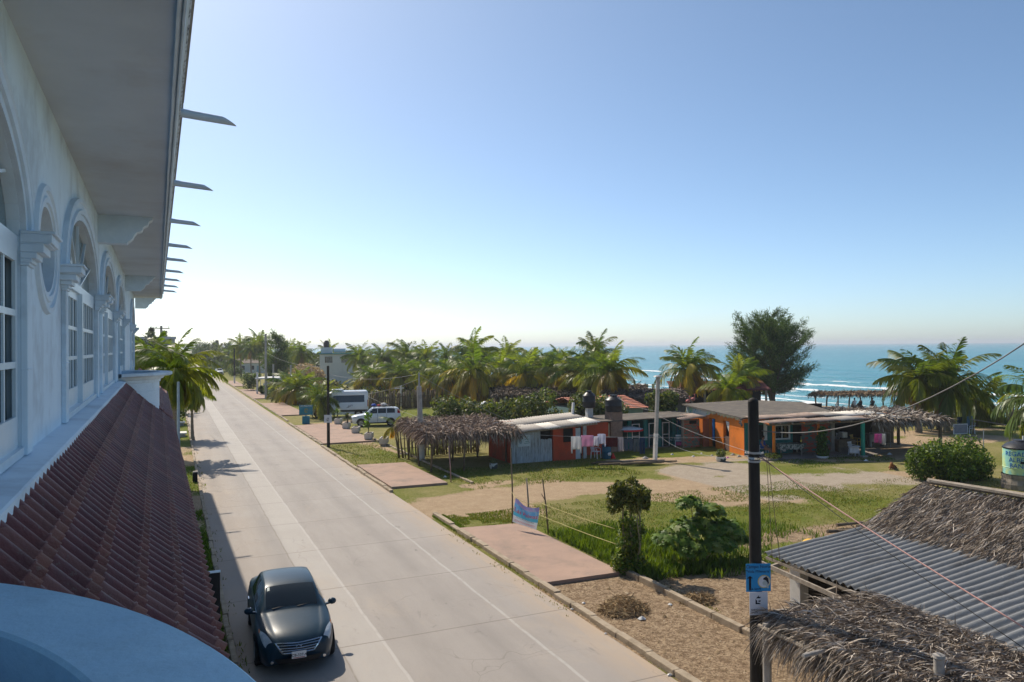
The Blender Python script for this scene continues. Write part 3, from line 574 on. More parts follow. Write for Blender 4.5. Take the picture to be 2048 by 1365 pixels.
def bush(name,label,cat,base,blobs,n,size,cols,seed,stems=5,group=None,hs=None,asp=.55,shell=.5):
    g=np.random.RandomState(seed); t=thing(name,label,cat,base,0,group); V,Fq,c=leaves(n,blobs,size,cols,g,asp=asp,shell=shell); npmesh('foliage',V,Fq,M_LEAF,t,c)
    k=MB(); rn=random.Random(seed)
    for i in range(stems):
        b=blobs[rn.randrange(len(blobs))]; x,y=rn.uniform(-.15,.15)*b[3],rn.uniform(-.15,.15)*b[4]; k.tube([(b[0]*.25+x,b[1]*.25+y,-.03),(b[0]*.6+x,b[1]*.6+y,b[2]*.5),(b[0],b[1],b[2]+b[5]*.4)],[.03,.024,.01],5)
    k.build('stem',M_BARK2,t); return t
def lumps(g,n,rx,ry,z0,z1,r0,r1,flat=1.):
    o=[]
    for i in range(n):
        a=g.uniform(0,6.28); q=math.sqrt(g.uniform(0,1)); r=g.uniform(r0,r1); z=g.uniform(z0,z1); o.append((math.cos(a)*rx*q,math.sin(a)*ry*q,z,r,r,r*flat))
    return o
def casuarina(base,h,wd,label,seed,n=16000,name='casuarina_tree',group=None,cols=None,forks=7,sz=1.,cat='tree',lx=0.,blen=1.):
    "feathery tree: many rising branches out of a forked trunk, each carrying drooping needle sprays"
    g=np.random.RandomState(seed); t=thing(name,label,cat,base,0,group); k=MB(); nb=forks*12; per=n//nb; P=[];Dv=[];ln=[]; lead=[]
    for i in range(5):
        a=i*1.26+g.uniform(-.3,.3); r=wd*.16*(i>0)*g.uniform(.6,1.2); hh=h*(1.0 if i==0 else g.uniform(.72,.92)); q=[np.array([g.normal(0,.1),g.normal(0,.1),-.05]),np.array([math.cos(a)*r*.3+lx*.1,math.sin(a)*r*.3,h*.18]),np.array([math.cos(a)*r*.8+lx*.5,math.sin(a)*r*.8,hh*.55]),np.array([math.cos(a)*r+lx,math.sin(a)*r,hh])]
        k.tube(q,[.17*h/10,.12*h/10,.07*h/10,.012],6); lead.append(np.array(q))
    for i in range(nb):
        Ld=lead[g.randint(5)]; tt=g.uniform(.16,.98); f=tt*3; j=min(int(f),2); p=Ld[j]*(1-f+j)+Ld[j+1]*(f-j); z=p[2]/h; rad=wd*.5*(min(1,.5+1.6*z)*(1.06-z)**.62+.05)*g.uniform(.5,1.12); a=g.uniform(0,6.28)
        d=np.array([math.cos(a),math.sin(a),g.uniform(.25,.75)+.5*z]); e=p+d*rad/max(np.linalg.norm(d[:2]),.1)*.9; e[2]=min(e[2],h*1.03); m=(p+e)/2+np.array([0,0,-.08*rad])
        k.tube([p,m,e],[.035*h/10,.02*h/10,.006],4)
        s=g.uniform(.18,1.03,per)[:,None]; bp=(1-s)**2*p+2*s*(1-s)*m+s**2*e+g.normal(0,.15*sz,(per,3))*(.5+.9*np.minimum(s,.9)); P.append(bp); dd=(e-p)/np.linalg.norm(e-p); dv=dd*.75+g.normal(0,.5,(per,3))+np.array([0,0,.28]); Dv.append(dv); ln.append(g.uniform(.26,.58,per)*sz)
    k.build('trunk',M_BARK2,t)
    P=np.concatenate(P);Dv=np.concatenate(Dv);ln=np.concatenate(ln); cols=np.array(cols if cols is not None else [[.045,.09,.03],[.065,.115,.035],[.035,.065,.024],[.095,.145,.04]]); c=cols[g.randint(len(cols),size=len(P))]*g.uniform(.7,1.3,(len(P),1))*1.25
    V,Fq,cc=strips(P,Dv,np.cross(Dv,g.normal(size=P.shape)),ln,.05*sz,c,bend=.15); npmesh('crown',V,Fq,M_NEEDLE,t,cc); return t
# ---- the big palm beside the hotel, and the grove
GP='coconut palms of the grove behind the parked cars'
def nearpalm():
    p=D(350,742,50); t=thing('coconut_palm','large dark green palm with drooping fronds beside the far rounded balcony','palm tree',(p.x,p.y,0),.4)
    a=bpy.data.objects.new('trunk',trunk_mesh('trunk',p.z,.2,77,.3)); C.objects.link(a); a.parent=t
    c=bpy.data.objects.new('crown',palm_crown_mesh('crown',47,30,3.2,.16,5,spread=1.06,dark=.85)); C.objects.link(c); c.parent=t; c.location=(0,0,p.z-.05)
nearpalm()
for i,(px,py,d,sc,lb) in enumerate((
  (905,752,90,1.0,'yellow fronded palm just left of the old dark jeep'),(948,748,86,1.05,'golden palm standing right above the old dark jeep'),(1003,742,92,1.05,'yellow tipped palm just right of the dark jeep'),
  (1050,748,84,1.0,'yellow palm over the dark open shelter'),(1090,742,90,1.05,'bushy yellow palm left of the coloured stall posts'),(1133,745,82,1.0,'yellow palm whose trunk stands before the orange stall'),
  (1182,752,79,1.0,'yellow palm directly behind the smaller black water tank'),(1218,744,74,1.15,'broad palm with spread green and yellow fronds behind the larger black water tank'),(868,758,97,1.0,'yellow palm right of the tall concrete post'),
  (1376,738,80,1.2,'palm with arching fronds beside the slim lamp post and orange house'),(1452,782,62,.7,'low yellow green palm sprouting behind the flat roof'),(1478,752,84,.9,'yellowish palm half hidden by the big casuarina'))):
    palm_at(px,py,d,'yellow',lb,i,sc,GP)
for i,(px,py,d,sc,kd,lb) in enumerate((
  (745,752,108,1.05,'yellow','palm right behind the roof of the white van'),(800,750,105,1.0,'yellow','palm behind the white car with luggage'),(722,766,112,.85,'yellow','palm between the white two storey house and the van'),(838,748,111,1.0,'green','palm directly behind the tall concrete post'),
  (718,715,142,1.05,'green','tall palm just right of the white two storey house'),(766,719,136,1.1,'green','tall palm rising behind the rear of the white van'),(812,713,131,1.1,'far','tall dark palm above the white car'),(850,715,127,1.05,'far','tall dark palm left of the first strip of sea'),
  (893,719,121,1.0,'green','green palm at the left end of the sea horizon'),(946,705,112,1.15,'far','tallest windblown palm of the grove breaking the sea horizon'),(978,723,118,.95,'green','green palm in the shade of the tallest grove palm'),(1014,713,114,1.0,'far','upright palm against the sea above the open shelter'),
  (1066,723,118,.9,'far','small dark palm standing against the surf'),(1118,723,110,.95,'yellow','palm with bright tips left of the breaking wave'),(1190,711,99,1.1,'dark','dark green palm crown against the sea behind the black tanks'))):
    palm_at(px,py,d,kd,lb,i+20,sc,GP)
palm_at(597,776,97,'yellow','short palm with whitewashed trunk by the white van',41,1.0,'palms by the white van',lime=True); palm_at(577,776,100,'yellow','short yellow palm with whitewashed trunk nearest the road',42,.9,'palms by the white van',lime=True); palm_at(640,797,77,'green','young palm in front of the white van',43,.72,'palms by the white van')
palm_at(1836,757,61.4,'dark','tall dark palm with pale ringed trunk by the stake fence',51,1.2); palm_at(1893,768,62.3,'dark','dark palm in the shade of its taller neighbour by the stake fence',52,1.2); palm_at(1952,800,66,'dark','low dark palm with fronds over the stake fence',54,.95)
palm_at(2092,800,47,'green','palm at the right edge with fronds reaching over the painted water tank',53,1.1)
for i,(px,py,d,sc,lb) in enumerate(((482,694,190,1.25,'tall hazy palm above the long low white house'),(503,698,182,1.15,'hazy palm beside the tall grey utility pole'),(520,690,186,1.3,'tall hazy palm behind the grey utility pole'),(575,706,172,1.25,'dark hazy palm right of the tall casuarina'),(602,708,160,1.15,'dark hazy palm above the unfinished white walls'),
  (655,708,172,1.1,'hazy palm behind the rooftop black tank'),(455,712,235,1.2,'pale hazy palm beyond the end of the road'),(432,716,255,1.3,'faint palm nearest the vanishing road'),(540,716,165,1.0,'low hazy palm before the tall casuarina'),(465,722,200,1.,'low hazy palm over the parked cars down the road'))):
    palm_at(px,py,d,'far' if i%2 else 'green',lb,i+60,sc,'hazy palms down the road')
for i,(px,py,d,sc,lb) in enumerate(((305,735,62,1.0,'palm with pale arching fronds right behind the balcony'),(385,782,60,.7,'low orange tinged palm under the big dark palm'),(330,758,85,1.,'palm in the thicket left of the road'))):
    palm_at(px,py,d,'green',lb,i+80,sc,'palms left of the road')
CG=[[.045,.075,.02],[.06,.09,.025],[.035,.06,.018]]
# trees
casuarina(G(1545,806),10.9,12.2,'large feathery dark casuarina standing before the sea',5,52000,forks=15,sz=1.05)
p=G(550,775); casuarina((p.x,p.y,0),10.4,6.5,'tall hazy casuarina over the palms by the road',6,7000,group='hazy far trees',sz=1.5,lx=1.2,forks=6)
for i,(px,py,top,d,wpx,lb) in enumerate(((428,0,686,330,34,'hazy casuarina nearest the vanishing road'),(455,0,688,300,30,'low hazy tree between road and palms'),(398,0,684,360,40,'faint tree at the end of the road'),(410,0,692,260,36,'pale tree left of the road end'))):
    q=D(px,top,d); casuarina((q.x,q.y,0),q.z,wpx*d/1536,lb,90+i,2600,group='hazy far trees',sz=2.6,forks=5)
for i,(px,top,d,wpx,lb) in enumerate(((303,658,175,15,'slim araucaria just right of the hotel end'),(329,664,190,12,'slim araucaria behind the crossarm pole'),(337,676,200,9,'smallest araucaria right of the crossarm pole'),(434,682,330,6,'faint spire shaped araucaria down the road'))):
    q=D(px,top,d); g=np.random.RandomState(i+300); t=thing('araucaria_tree',lb,'tree',(q.x,q.y,0),0,'araucaria spires'); hh=q.z; ww=wpx*d/1536/2
    MB().cyl((0,0,0),(0,0,hh),.22,.03,6).build('trunk',M_BARK2,t); P=[];Dv=[];ln=[]
    for z in np.linspace(hh*.3,hh*.98,22):
        r=ww*(1.08-z/hh)**.7*1.1
        for a in np.linspace(0,6.28,9)[:-1]+g.uniform(0,1):
            m=9; s=g.uniform(.1,1,m)[:,None]; dd=np.array([math.cos(a),math.sin(a),.18]); P.append(np.array([0,0,z])+dd*r*s+g.normal(0,.06,(m,3))); Dv.append(dd+g.normal(0,.4,(m,3))+np.array([0,0,.5])); ln.append(np.full(m,.7))
    P=np.concatenate(P);Dv=np.concatenate(Dv); V,Fq,cc=strips(P,Dv,np.cross(Dv,g.normal(size=P.shape)),np.concatenate(ln),.14,np.array([[.03,.05,.025]])*g.uniform(.7,1.3,(len(P),1))); npmesh('crown',V,Fq,M_NEEDLE,t,cc)
q=D(281,662,140); g=np.random.RandomState(8); bush('broadleaf_tree','open crowned tree dark against the sky at the hotel end','tree',(q.x,q.y,0),lumps(g,16,3.4,3,q.z*.62,q.z*.94,.8,1.3),2600,.22,CG,8,9)
q=D(290,705,120); g=np.random.RandomState(9); bush('broadleaf_tree','dense rounded tree behind the palm, left of the road','tree',(q.x,q.y,0),lumps(g,14,4,3,2.4,q.z,1.2,1.9),4200,.2,CG,9,6)
for i,(px,d,ww,hh,lb) in enumerate(((345,72,1.6,3.,'leafy shrub under the big dark palm'),(366,84,1.,2.2,'dark shrub at the road edge beyond the grey pole'),(373,105,1.2,3,'tall dark shrub left of the far road'),(385,140,2.5,4,'rounded shrub by the far left road edge'),(395,190,4,5,'bushy tree by the far left road edge'))):
    q=D(px,720,d); g=np.random.RandomState(20+i); bush('road_shrub',lb,'shrub',(min(q.x,.2+0*d),q.y,0),lumps(g,9,ww*.6,ww,hh*.3,hh*.8,ww*.35,ww*.6),1500,.13 if d<100 else .25,[[.05,.085,.018],[.07,.11,.025],[.03,.055,.012]],30+i,5,'shrubs left of the road')
# hedge of sea grape behind the huts
SG=[[.08,.125,.028],[.12,.17,.04],[.05,.085,.02],[.16,.17,.07],[.07,.1,.035]]
for i,(px,base_d,ww,hh,lb) in enumerate(((858,58,1.1,2.,'loose shrub beside the concrete post behind the thatched pergola'),(905,62,2.3,3.1,'rounded sea grape bush behind the middle of the pergola'),(975,60,2.0,2.9,'sea grape bush in front of the old dark jeep'),(1030,60,2.3,3.0,'dense sea grape bush behind the tin roofed shack'),(1085,59,2.1,3.6,'tall sea grape bush left of the slanted white post'),
    (1165,60,1.8,4.0,'dark leafy tree behind the smaller black water tank'),(1212,60,2.2,3.2,'dark bush between the two black water tanks'),(1322,58,1.5,3.9,'round leafy tree right of the red tiled roof, behind the lamp post'),(1440,66,2.,3.,'shrub with pale leaves behind the orange house roof'))):
    q=D(px,720,base_d); g=np.random.RandomState(60+i); bush('sea_grape_bush',lb,'shrub',(q.x,q.y,0),lumps(g,24,ww*.8,ww*.65,hh*.14,hh*.86,ww*.26,ww*.46),4200,.115,SG,60+i,7,'sea grape bushes behind the huts',asp=.8)
# round bush near the painted tank
g=np.random.RandomState(77); q=G(1915,965); bush('round_shrub','big glossy green shrub beside the painted water tank','shrub',(q.x+.6,q.y+.8,0),lumps(g,40,1.75,1.35,.35,1.75,.55,.85),15000,.10,[[.10,.17,.02],[.07,.13,.018],[.15,.21,.03],[.04,.08,.012]],77,8,asp=.42)
# leggy topiary shrub at the slab corner
def topiary():
    g=np.random.RandomState(5); q=G(1258,1146); t=thing('leggy_shrub','leggy shrub with bare stems, bushy head and leafy foot by the pavement corner','shrub',q)
    V,Fq,c=leaves(2600,[(0,0,2.45,.5,.45,.3),(-.42,.1,2.30,.3,.34,.4),(.42,0,2.38,.30,.34,.42),(.2,.1,2.85,.2,.2,.16),(-.3,0,2.8,.18,.2,.15),(.72,.05,2.45,.14,.2,.2),(.1,-.2,2.6,.4,.35,.22),(-.25,.2,2.58,.35,.35,.22),(.6,-.1,2.2,.16,.2,.3),(-.62,-.05,2.2,.16,.2,.32),(.0,-.35,2.2,.3,.2,.3)],.085,[[.10,.13,.022],[.14,.16,.035],[.19,.2,.06],[.06,.075,.015]],g,asp=.38,shell=.1)
    V2,F2,c2=leaves(2300,[(0,0,1.0,.42,.38,.55),(.1,.05,.4,.55,.5,.45),(-.25,0,.35,.4,.35,.4),(.3,0,1.35,.26,.3,.4),(-.1,0,1.6,.25,.25,.35)],.08,[[.12,.2,.025],[.09,.16,.022],[.2,.24,.04],[.06,.1,.015]],g,asp=.42,shell=.1)
    npmesh('foliage',np.concatenate([V,V2]),np.concatenate([Fq,F2+len(V)]),M_LEAF,t,np.concatenate([c,c2]))
    rn=random.Random(4)
    for i in range(11):
        a=rn.uniform(0,6.28); r=rn.uniform(.05,.42); k=MB(); k.tube([(math.cos(a)*r*.7,math.sin(a)*r*.6,-.03),(math.cos(a)*r+rn.uniform(-.08,.08),math.sin(a)*r,.9),(math.cos(a)*r*1.1+rn.uniform(-.1,.1),math.sin(a)*r,1.7),(math.cos(a)*r*.9,math.sin(a)*r,2.5)],[.026,.022,.018,.01],5); k.build('stem',M_STEM,t)
topiary()
def castor():
    g=np.random.RandomState(6); q=G(1398,1128); t=thing('castor_plant','wide castor plant with star shaped leaves behind the leggy shrub','plant',q); P=[];N_=[];S=[]
    bl=[(0,.2,1.1,1.0,.8,.65),(-.95,.1,.85,.7,.6,.55),(1.0,0,.95,.8,.7,.6),(-.1,.3,1.9,.45,.45,.4),(.6,.2,1.6,.55,.5,.4),(.35,-.5,.65,.8,.5,.5),(-.55,-.4,.6,.6,.5,.45),(1.55,.1,.6,.5,.5,.45)]
    n=1250; b=np.array(bl); ib=g.randint(len(b),size=n); d=g.normal(size=(n,3)); d/=np.linalg.norm(d,axis=1,keepdims=True); d[:,2]=np.abs(d[:,2])*.8-.1; P=b[ib,:3]+d*b[ib,3:6]*g.uniform(.55,1,n)[:,None]
    nv=d*.5+g.normal(0,.35,(n,3))+np.array([0,-.15,.75]); nv/=np.linalg.norm(nv,axis=1,keepdims=True); a=np.cross(nv,g.normal(size=(n,3))); a/=np.linalg.norm(a,axis=1,keepdims=True); c=np.cross(nv,a); rad=g.uniform(.12,.23,n)
    Vs=[];Fs=[];Cs=[];o=0; cols=np.array([[.125,.215,.03],[.09,.17,.025],[.17,.26,.04],[.24,.3,.07]])[g.randint(4,size=n)]*g.uniform(.8,1.2,(n,1))
    for j in range(8):
        t_=2*PI*(j+.5)/8.6+.35; l=rad*(.62+.38*math.sin(t_/2)); dv=a*math.cos(t_)+c*math.sin(t_)-nv*.18; V,Fq,cc=strips(P,dv,np.cross(dv,nv),l,l*.40,cols,bend=.05); Vs.append(V);Fs.append(Fq+o);Cs.append(cc);o+=len(V)
    npmesh('foliage',np.concatenate(Vs),np.concatenate(Fs),M_LEAF,t,np.concatenate(Cs)); rn=random.Random(8)
    for i in range(9):
        q_=bl[i%8]; MB().tube([(rn.uniform(-.25,.25),rn.uniform(-.2,.2),-.03),(q_[0]*.6,q_[1]*.6,q_[2]*.55),(q_[0],q_[1],q_[2]+.3)],[.028,.02,.008],5).build('stem',M_STEM,t)
castor()
# grass blades over the near ground
def grass():
    g=np.random.RandomState(3); P=[];Hh=[];Cc=[]
    def patch(n,x0,x1,y0,y1,h0,h1,cols,cond=None):
        x=g.uniform(x0,x1,n); y=g.uniform(y0,y1,n); k=fbm(x*.8,y*.8,4)>.36
        if cond is not None: k&=cond(x,y)
        x,y=x[k],y[k]; P.append(np.stack([x,y,np.zeros_like(x)+(.08 if x1<1.3 else 0)],1)); Hh.append(g.uniform(h0,h1,len(x))*(.5+fbm(x*.6,y*.6,8))); c=np.array(cols); Cc.append(c[g.randint(len(c),size=len(x))]*g.uniform(.75,1.25,(len(x),1)))
    lush=[[.10,.17,.022],[.14,.21,.03],[.075,.13,.018]]; dryc=[[.16,.17,.04],[.22,.2,.06],[.11,.14,.03]]
    patch(9000,13.0,16.6,19.6,26.5,.12,.42,lush,lambda x,y:(x>12.9+ (26.5-y)*.02)); patch(5000,15,22,18.8,25,.1,.35,lush); patch(3500,9.95,10.5,28,31,.04,.12,lush); patch(5000,10.2,13.2,28.3,30.8,.03,.09,dryc+lush); patch(16000,13.2,30,25,31,.03,.09,dryc+lush); patch(9000,13.5,24,35.8,42.4,.04,.13,lush+dryc); patch(9000,22,40,22,29,.03,.09,dryc)
    patch(3500,9.95,13.6,46,56.5,.04,.14,dryc+lush); patch(14000,.15,1.15,10,36,.04,.16,lush); patch(1200,.15,1.15,40,50,.03,.12,lush); patch(700,9.85,10.15,20,29,.03,.1,dryc); patch(700,1.2,1.55,15,60,.03,.14,dryc+lush,lambda x,y:fbm(x*0+3,y*.9,3)>.56); patch(500,9.5,9.95,8,32,.02,.08,dryc,lambda x,y:fbm(x*0+1,y*.7,6)>.5); patch(1300,12.9,13.4,9,21,.03,.12,dryc,lambda x,y:fbm(x*0,y*.7,2)>.5); patch(4000,33,41,33.5,36.5,.04,.14,lush)
    P=np.concatenate(P);Hh=np.concatenate(Hh);Cc=np.concatenate(Cc); n=len(P); dv=g.normal(0,.35,(n,3)); dv[:,2]=1; wv=g.normal(size=(n,3)); wv[:,2]=0
    V,Fq,c=strips(P,dv,wv,Hh,.02+.05*Hh,Cc,bend=.12); tag(npmesh('grass',V,Fq,M_LEAF,col=c),kind='stuff')
grass()
# ================================================================ VEHICLES
M_TYRE=pm('tyre_rubber',(.018,.018,.019),.85,(.03,.029,.028),8); M_RIM=pm('alloy_rim',(.45,.46,.48),.3,(.3,.31,.33),4,metal=.8); M_BLACK=pm('black_trim',(.012,.012,.013),.5); M_CHROME=pm('chrome_trim',(.62,.64,.66),.18,(.5,.52,.54),5,metal=1.)
M_CARGL=pm('car_glass',(.012,.02,.022),.04,(.008,.012,.013),1.,spec=.7); M_LAMP=pm('lamp_lens',(.55,.6,.64),.08,(.35,.4,.44),9,spec=.8); M_RED=pm('red_lens',(.45,.015,.015),.15); M_AMB=pm('amber_lens',(.7,.2,.02),.2)
M_NAVY=pm('dark_teal_car_paint',(.012,.034,.056),.32,(.014,.038,.062),2.,spec=.2,coat=.12); M_WCAR=pm('white_car_paint',(.72,.74,.76),.25,(.66,.69,.71),1.5,coat=.7); M_DCAR=pm('dark_green_paint',(.02,.024,.024),.35,(.03,.033,.033),2)
def mono(xs,ys,q):
    xs=np.array(xs,float); ys=np.array(ys,float); h=np.diff(xs); d=np.diff(ys)/h; m=np.zeros(len(xs)); m[0]=d[0]; m[-1]=d[-1]
    for i in range(1,len(xs)-1): m[i]=0 if d[i-1]*d[i]<=0 else 2*d[i-1]*d[i]/(d[i-1]+d[i])
    i=np.clip(np.searchsorted(xs,q,'right')-1,0,len(xs)-2); t=(q-xs[i])/h[i]
    return (2*t**3-3*t**2+1)*ys[i]+(t**3-2*t**2+t)*h[i]*m[i]+(-2*t**3+3*t**2)*ys[i+1]+(t**3-t**2)*h[i]*m[i+1]
class Body:
    "stations: x, (w,z) sill, mid, belt, rail, inner, centre z, plan bow"
    def __init__(s,T): s.T=np.array(T,float)
    def at(s,x,v,side=1,off=0.):
        T=s.T; q=[float(mono(T[:,0],T[:,i],np.array([x]))[0]) for i in range(1,T.shape[1])]
        w=[q[0],q[2],q[4],q[6],q[6]*.6,0.]; z=[q[1],q[3],q[5],q[7],q[7]+(q[8]-q[7])*.78,q[8]]; bow=q[9]
        kn=[0,1,2,3,4,5]; W=float(mono(kn,w,np.array([v]))[0]) if v<2 or v>3 else w[2]+(w[3]-w[2])*(v-2); Z=float(mono(kn,z,np.array([v]))[0]) if v<2 or v>3 else z[2]+(z[3]-z[2])*(v-2)+.02*math.sin(PI*(v-2))
        if v<2 or v>3:
            a=int(min(v,4.999)); t=v-a
        yy=x+bow*(W/.85)**2; return Vector((side*(W+off*(1 if v<3.2 else .3)),yy-(off if x<.3 else 0),Z+off*(1 if v>2.6 else .15)))
    def mesh(s,xs,vs,glass):
        b,gl=MB(),{}
        for side in (1,-1):
            P=[[s.at(x,v,side) for v in vs] for x in xs]
            for i in range(len(xs)-1):
                for j in range(len(vs)-1):
                    q=(P[i][j],P[i+1][j],P[i+1][j+1],P[i][j+1]); q=q if side<0 else q[::-1]
                    nm=glass((xs[i]+xs[i+1])/2,(vs[j]+vs[j+1])/2)
                    if nm: gl.setdefault((nm,side if nm!='windshield' and nm!='rear_window' else 0),MB()).quad(*q)
                    else: b.quad(*q)
        for x in (xs[0],xs[-1]):
            r=[s.at(x,v,1) for v in vs]+[s.at(x,v,-1) for v in reversed(vs[:-1])]; b.poly(r if x==xs[-1] else r[::-1])
        r=[s.at(x,vs[0],1) for x in xs]+[s.at(x,vs[0],-1) for x in reversed(xs)]; b.poly(r)
        return b,gl
    def patch(s,name,mat,parent,x0,x1,v0,v1,side,off=.008,n=8,shape=None):
        k=MB(); rows=[]
        for i in range(n+1):
            t=i/n; a,b_=(v0,v1) if shape is None else shape(t); rows.append([s.at(x0+(x1-x0)*t,a+(b_-a)*j/5,side,off) for j in range(6)])
        k.grid(rows); return k.build(name,mat,parent,smooth=True)
def merge(mb):
    "weld coincident points so smooth shading works"
    d={};nv=[];mp=[]
    for p in mb.v:
        q=tuple(round(c,4) for c in p)
        if q not in d: d[q]=len(nv); nv.append(p)
        mp.append(d[q])
    mb.f=[tuple(dict.fromkeys(mp[i] for i in f)) for f in mb.f]; keep=[i for i,f in enumerate(mb.f) if len(f)>2]; mb.m=[mb.m[i] for i in keep]; mb.f=[mb.f[i] for i in keep]; mb.v=nv; return mb
def wheels(t,ys,wx,r=.32,wd=.2):
    for y in ys:
        for sg in (-1,1):
            k=MB(); k.lathe([(r*.62,-wd/2),(r*.93,-wd/2),(r,-wd/2+.03),(r,wd/2-.03),(r*.93,wd/2),(r*.62,wd/2)],24); k.v=[(a+0,b,c) for a,b,c in k.v]; k.v=[(sg*(wx)+z*sg,y+x_,yv+r) for x_,yv,z in k.v]
            o=k.build('wheel',M_TYRE,t,smooth=True,auto=40); k=MB(); k.lathe([(0,wd/2-.05),(r*.15,wd/2-.03),(r*.2,wd/2-.05),(r*.5,wd/2-.05),(r*.62,wd/2-.005),(r*.66,wd/2+.004)],24)
            for q in range(5):
                a=2*PI*q/5; k.bar((math.cos(a)*r*.12,math.sin(a)*r*.12,wd/2-.02),(math.cos(a)*r*.6,math.sin(a)*r*.6,wd/2-.012),r*.16,.03)
            k.v=[(sg*wx+z*sg,y+x_,yv+r) for x_,yv,z in k.v]; k.build('rim',M_RIM,o)
def arches_(t,body,ys,rr,r=.32,hi=1.15):
    for y in ys:
        for sg in (-1,1):
            k=MB(); P=[]
            for i in range(15):
                a=PI*i/14; rows=[]
                for q in (r*.5,rr): rows.append(Vector((0,y+q*math.cos(a),r+q*math.sin(a))))
                P.append(rows)
            # project on body side
            Q=[]
            for row in P:
                o=[]
                for p in row:
                    best=min((abs(body.at(p.y,v/12,1).z-p.z),v/12) for v in range(0,25))[1]; o.append((sg*(abs(body.at(p.y,best,1).x)+.012),p.y,p.z))
                Q.append(o)
            k.grid(Q); k.build('wheel_arch',M_BLACK,t)
# ---- sedan
SED=Body([ # x  sillw z   midw  z   beltw z   railw z   centre bow
 [0.00,.52,.27,.58,.46,.50,.60,.34,.645,.66,.20],[.06,.60,.22,.66,.47,.60,.66,.38,.71,.73,.20],[.20,.68,.19,.75,.50,.68,.745,.45,.795,.82,.18],[.50,.77,.18,.83,.54,.755,.84,.52,.88,.905,.13],[.95,.80,.18,.87,.58,.785,.905,.56,.945,.97,.07],
 [1.34,.82,.18,.88,.60,.80,.95,.60,.995,1.02,-.02],[1.50,.82,.18,.88,.60,.805,.96,.615,1.10,1.135,-.03],[2.02,.82,.18,.88,.61,.81,.975,.585,1.395,1.435,-.03],[2.18,.82,.18,.88,.61,.81,.98,.575,1.425,1.47,0],[2.7,.82,.18,.88,.62,.815,.985,.575,1.445,1.495,0],[3.3,.82,.18,.88,.63,.81,.99,.57,1.41,1.46,0],[3.55,.82,.18,.88,.63,.805,.995,.57,1.355,1.40,0],
 [4.05,.81,.2,.865,.64,.78,1.0,.58,1.085,1.12,0],[4.2,.79,.21,.85,.64,.765,1.0,.56,1.045,1.075,-.02],[4.48,.73,.25,.80,.66,.71,.985,.5,1.015,1.04,-.09],[4.6,.64,.3,.70,.66,.62,.93,.44,.96,.97,-.14],[4.63,.6,.34,.64,.62,.56,.85,.4,.87,.88,-.15]])
def fine(xs,n):
    o=[]
    for a,b in zip(xs,xs[1:]): o+=[a+(b-a)*i/n for i in range(n)]
    return o+[xs[-1]]
